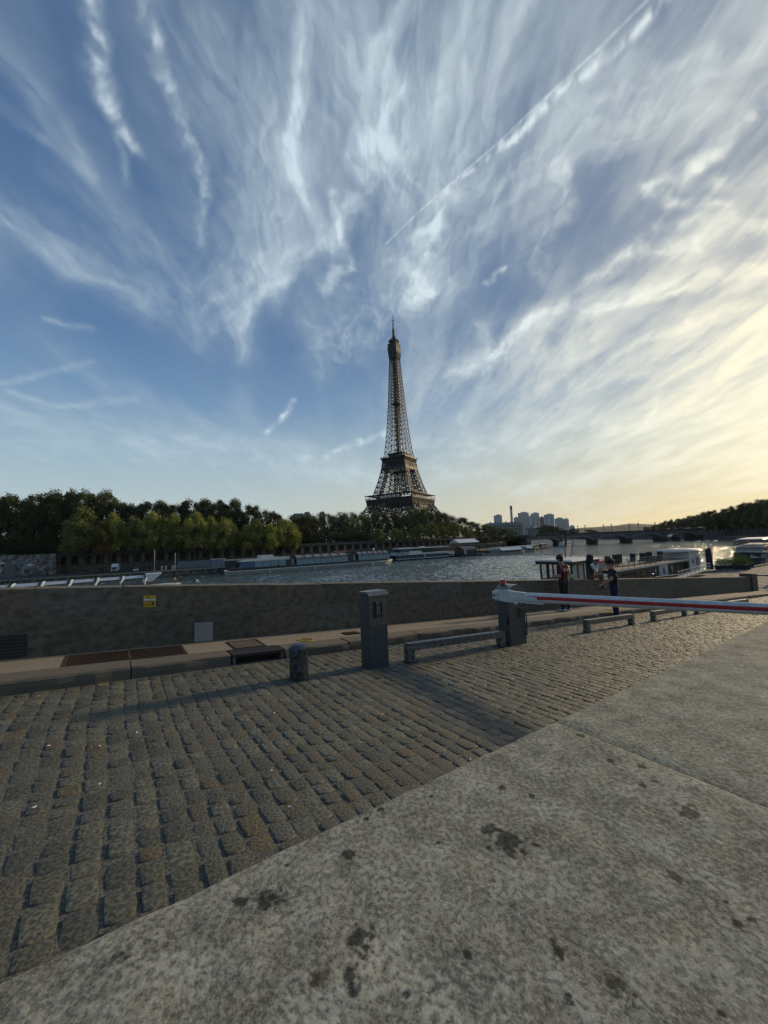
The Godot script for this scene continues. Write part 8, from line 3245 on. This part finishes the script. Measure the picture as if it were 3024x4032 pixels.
	o = thing("blue_shed", "small blue-grey shed at the left end of the glass boat", "shed", Vector3(-71.5, FARQUAY, -158), along(60.0))
	m = MB.new()
	m.box(Vector3(2.6, 1.6, 0), Vector3(5.2, 3.2, 3.0))
	part(m, "wall", mat("shed_blue", 0.12, 0.145, 0.19, 0.7), o)
	m = MB.new()
	m.hexa([Vector3(-0.2, 3.2, 1.7), Vector3(5.4, 3.2, 1.7), Vector3(5.4, 3.2, -1.7), Vector3(-0.2, 3.2, -1.7), Vector3(-0.1, 3.5, 0.2), Vector3(5.3, 3.5, 0.2), Vector3(5.3, 3.5, -0.2), Vector3(-0.1, 3.5, -0.2)])
	part(m, "roof", mat("shed_roof", 0.2, 0.21, 0.23, 0.6), o)
	for k in 3:
		m = MB.new()
		m.box(Vector3(0.9 + k * 1.7, 1.5, 1.53), Vector3(1.2, 2.4, 0.06))
		part(m, "door", mat("shed_door", 0.17, 0.2, 0.25, 0.6), o)
	# blue and white flag-like covers on the hooped boat's bow
	o = thing("folded_flag", "small blue and white folded flag on the hooped boat's bow tip", "flag", Vector3(-47.6, WATER + 1.4, -97))
	m = MB.new()
	m.prism(PackedVector2Array([Vector2(-0.9, 0), Vector2(-0.3, 0.9), Vector2(0.1, 0.2), Vector2(0.1, 0)]), Vector3.ZERO, Vector3.RIGHT, Vector3.UP, Vector3(0, 0, 0.2))
	part(m, "blue_cloth", mat("cloth_blue", 0.03, 0.05, 0.2, 0.8), o)
	m = MB.new()
	m.prism(PackedVector2Array([Vector2(-0.2, 0), Vector2(0.3, 0.75), Vector2(0.75, 0.1), Vector2(0.8, 0)]), Vector3(0, 0, 0.21), Vector3.RIGHT, Vector3.UP, Vector3(0, 0, 0.2))
	part(m, "white_cloth", wh, o)

func near_quay_things() -> void:
	# clipped hedges in planters
	var r := RandomNumberGenerator.new()
	r.seed = 31
	var hg := [[55.0, -64.5, 4.4, 1.1, "long clipped green hedge in a dark planter on the near quay"], [60.2, -67.0, 2.4, 1.45, "shorter rounder green hedge in a dark planter at the quay's edge"]]
	for q in hg:
		var o := thing("planted_hedge", q[4], "hedge", Vector3(q[0], QUAY, q[1]), deg_to_rad(-8.0), "hedges in planters on the near quay")
		var m := MB.new()
		var L: float = q[2]
		m.hexa([Vector3(0, 0, 0.5), Vector3(L, 0, 0.5), Vector3(L, 0, -0.7), Vector3(0, 0, -0.7), Vector3(-0.08, 0.75, 0.6), Vector3(L + 0.08, 0.75, 0.6), Vector3(L + 0.08, 0.75, -0.8), Vector3(-0.08, 0.75, -0.8)])
		part(m, "planter", mats["black"], o)
		m = MB.new()
		m.use_col = true
		for i in 2600:
			var x := r.randf() * L
			var e := 1.0 - pow(absf(x / L - 0.5) * 2.0, 6.0) * 0.35
			var y: float = 0.75 + r.randf() * q[3] * e * (0.9 + 0.15 * sin(x * 2.1))
			var p := Vector3(x, y, -0.1 + r.randf_range(-0.75, 0.75))
			var e1 := Vector3(r.randfn(), r.randfn(), r.randfn()).normalized() * 0.07
			var e2 := e1.cross(Vector3(r.randfn(), r.randfn(), r.randfn())).normalized() * 0.05
			var k := r.randf_range(0.7, 1.35)
			m.col = Color(k, k, k)
			m.tri(p - e1, p + e2, p + e1)
			m.tri(p - e1, p + e1, p - e2)
		part(m, "foliage", mats["leaf_fresh"], o)
	# mooring pile with two lamps
	var o := thing("mooring_pile", "thick dark mooring pile with a double lamp on top at the quay edge", "post", Vector3(56.6, QUAY, -68.0))
	var m := MB.new()
	m.tube([Vector3(0, -0.2, 0), Vector3(0, 2.2, 0), Vector3(-0.05, 3.5, 0)], [0.52, 0.46, 0.42], 12)
	part(m, "pile", mats["black"], o)
	m = MB.new()
	m.tube([Vector3(0, 3.4, 0), Vector3(0, 4.9, 0)], [0.26, 0.24], 10)
	part(m, "lamp_column", mat("pole_pale", 0.45, 0.43, 0.39, 0.6), o)
	m = MB.new()
	m.beam(Vector3(-1.4, 4.85, 0), Vector3(1.1, 4.85, 0), 0.12)
	part(m, "cross_arm", mats["dark_metal"], o)
	for x in [-1.6, 1.3]:
		m = MB.new()
		m.blob(Vector3(x, 4.65, 0.1), Vector3(0.34, 0.2, 0.28), 6, 12)
		part(m, "lamp_head", mats["white_paint"], o)
	# parked motorcycle
	o = thing("motorcycle", "dark blue motorcycle parked on the quay just beyond the river wall", "motorcycle", Vector3(36.3, QUAY, -53.5), along(75.0))
	for x in [-0.72, 0.72]:
		m = MB.new()
		var pts := []
		var rs := []
		for i in 17:
			var a := TAU * i / 16.0
			pts.push_back(Vector3(x + cos(a) * 0.26, 0.33 + sin(a) * 0.26, 0))
			rs.push_back(0.07)
		m.tube(pts, rs, 7, false)
		part(m, "tyre", mats["black"], o)
		m = MB.new()
		m.lathe(Vector3.ZERO, [Vector2(0, -0.03), Vector2(0.2, -0.02), Vector2(0.2, 0.02), Vector2(0, 0.03)], 12)
		var d := part(m, "hub", mats["galvanised"], o)
		d.transform = Transform3D(Basis(Vector3.RIGHT, PI / 2), Vector3(x, 0.33, 0))
	m = MB.new()
	m.blob(Vector3(0.12, 0.92, 0), Vector3(0.36, 0.18, 0.17), 7, 12)
	part(m, "tank", mat("bike_blue", 0.02, 0.04, 0.16, 0.2), o)
	m = MB.new()
	m.blob(Vector3(-0.45, 0.88, 0), Vector3(0.42, 0.1, 0.15), 6, 10)
	part(m, "saddle", mats["black"], o)
	m = MB.new()
	m.box(Vector3(0.0, 0.5, 0), Vector3(0.55, 0.42, 0.32))
	m.beam(Vector3(0.72, 0.33, 0.12), Vector3(0.5, 1.1, 0.1), 0.06)
	m.beam(Vector3(0.72, 0.33, -0.12), Vector3(0.5, 1.1, -0.1), 0.06)
	m.beam(Vector3(-0.72, 0.33, 0.1), Vector3(0.0, 0.45, 0.1), 0.07)
	m.beam(Vector3(-0.5, 0.8, 0.1), Vector3(0.45, 0.85, 0.05), 0.07)
	part(m, "frame", mats["dark_metal"], o)
	m = MB.new()
	m.tube([Vector3(0.42, 1.16, 0.36), Vector3(0.5, 1.14, 0.15), Vector3(0.5, 1.14, -0.15), Vector3(0.42, 1.16, -0.36)], [0.02, 0.018, 0.018, 0.02], 6)
	m.tube([Vector3(-0.8, 0.3, 0.16), Vector3(0.1, 0.28, 0.18)], [0.07, 0.05], 8)
	part(m, "handlebar", mats["galvanised"], o)
	m = MB.new()
	m.blob(Vector3(0.68, 0.98, 0), Vector3(0.11, 0.12, 0.12), 6, 10)
	part(m, "headlight", mats["galvanised"], o)
	# low second barrier where the ramp meets the quay
	o = thing("quay_barrier", "dark low swing barrier across the end of the ramp", "barrier", HS * 64.0 + HT * 11.5 + Vector3(0, QUAY, 0), along(54.7 + 75.0))
	m = MB.new()
	m.box(Vector3(0, 0.55, 0), Vector3(0.35, 1.1, 0.35))
	part(m, "post", mats["dark_metal"], o)
	m = MB.new()
	m.beam(Vector3(-1.8, 1.05, 0), Vector3(12.0, 1.15, 0), 0.16)
	part(m, "boom", mats["dark_metal"], o)
	m = MB.new()
	m.box(Vector3(-1.7, 1.05, 0), Vector3(0.9, 0.4, 0.3))
	part(m, "counterweight", mats["black"], o)
	# lamp posts and signs on the quay side of the ramp end: two white dinghies drawn up
	var dn := [[47.0, 15.5, "white upturned dinghy lying on the near quay beyond the river wall"], [53.0, 14.0, "second white upturned dinghy lying nearer the ramp's end"]]
	for q in dn:
		o = thing("upturned_dinghy", q[2], "dinghy", HS * q[0] + HT * q[1] + Vector3(0, QUAY, 0), along(54.7), "upturned dinghies on the near quay")
		m = MB.new()
		hull(m, 4.2, 1.6, 0.0, 0.01, 1.5, 0.4, 0.0, 0.98)
		m.hexa([Vector3(0.1, 0.0, 0.7), Vector3(3.4, 0.0, 0.7), Vector3(3.4, 0.0, -0.7), Vector3(0.1, 0.0, -0.7), Vector3(0.3, 0.55, 0.4), Vector3(3.0, 0.5, 0.35), Vector3(3.0, 0.5, -0.35), Vector3(0.3, 0.55, -0.4)])
		part(m, "hull", mats["white_paint"], o)
		m = MB.new()
		m.beam(Vector3(0.2, 0.57, 0), Vector3(3.6, 0.5, 0), 0.08)
		part(m, "keel", mats["galvanised"], o)

func _ready() -> void:
	setup_view()
	make_textures()
	make_mats()
	near_parapet()
	cobbles()
	pavement_side()
	river_wall()
	river()
	banks()
	arcade()
	iron_tower()
	bridge()
	far_buildings()
	trees()
	glass_boat()
	blue_ship()
	tour_boats()
	canopy_boat()
	near_barge()
	named_barge()
	furniture()
	vehicles()
	near_quay_things()
	people()
	litter()
	print("built ", Time.get_ticks_msec())
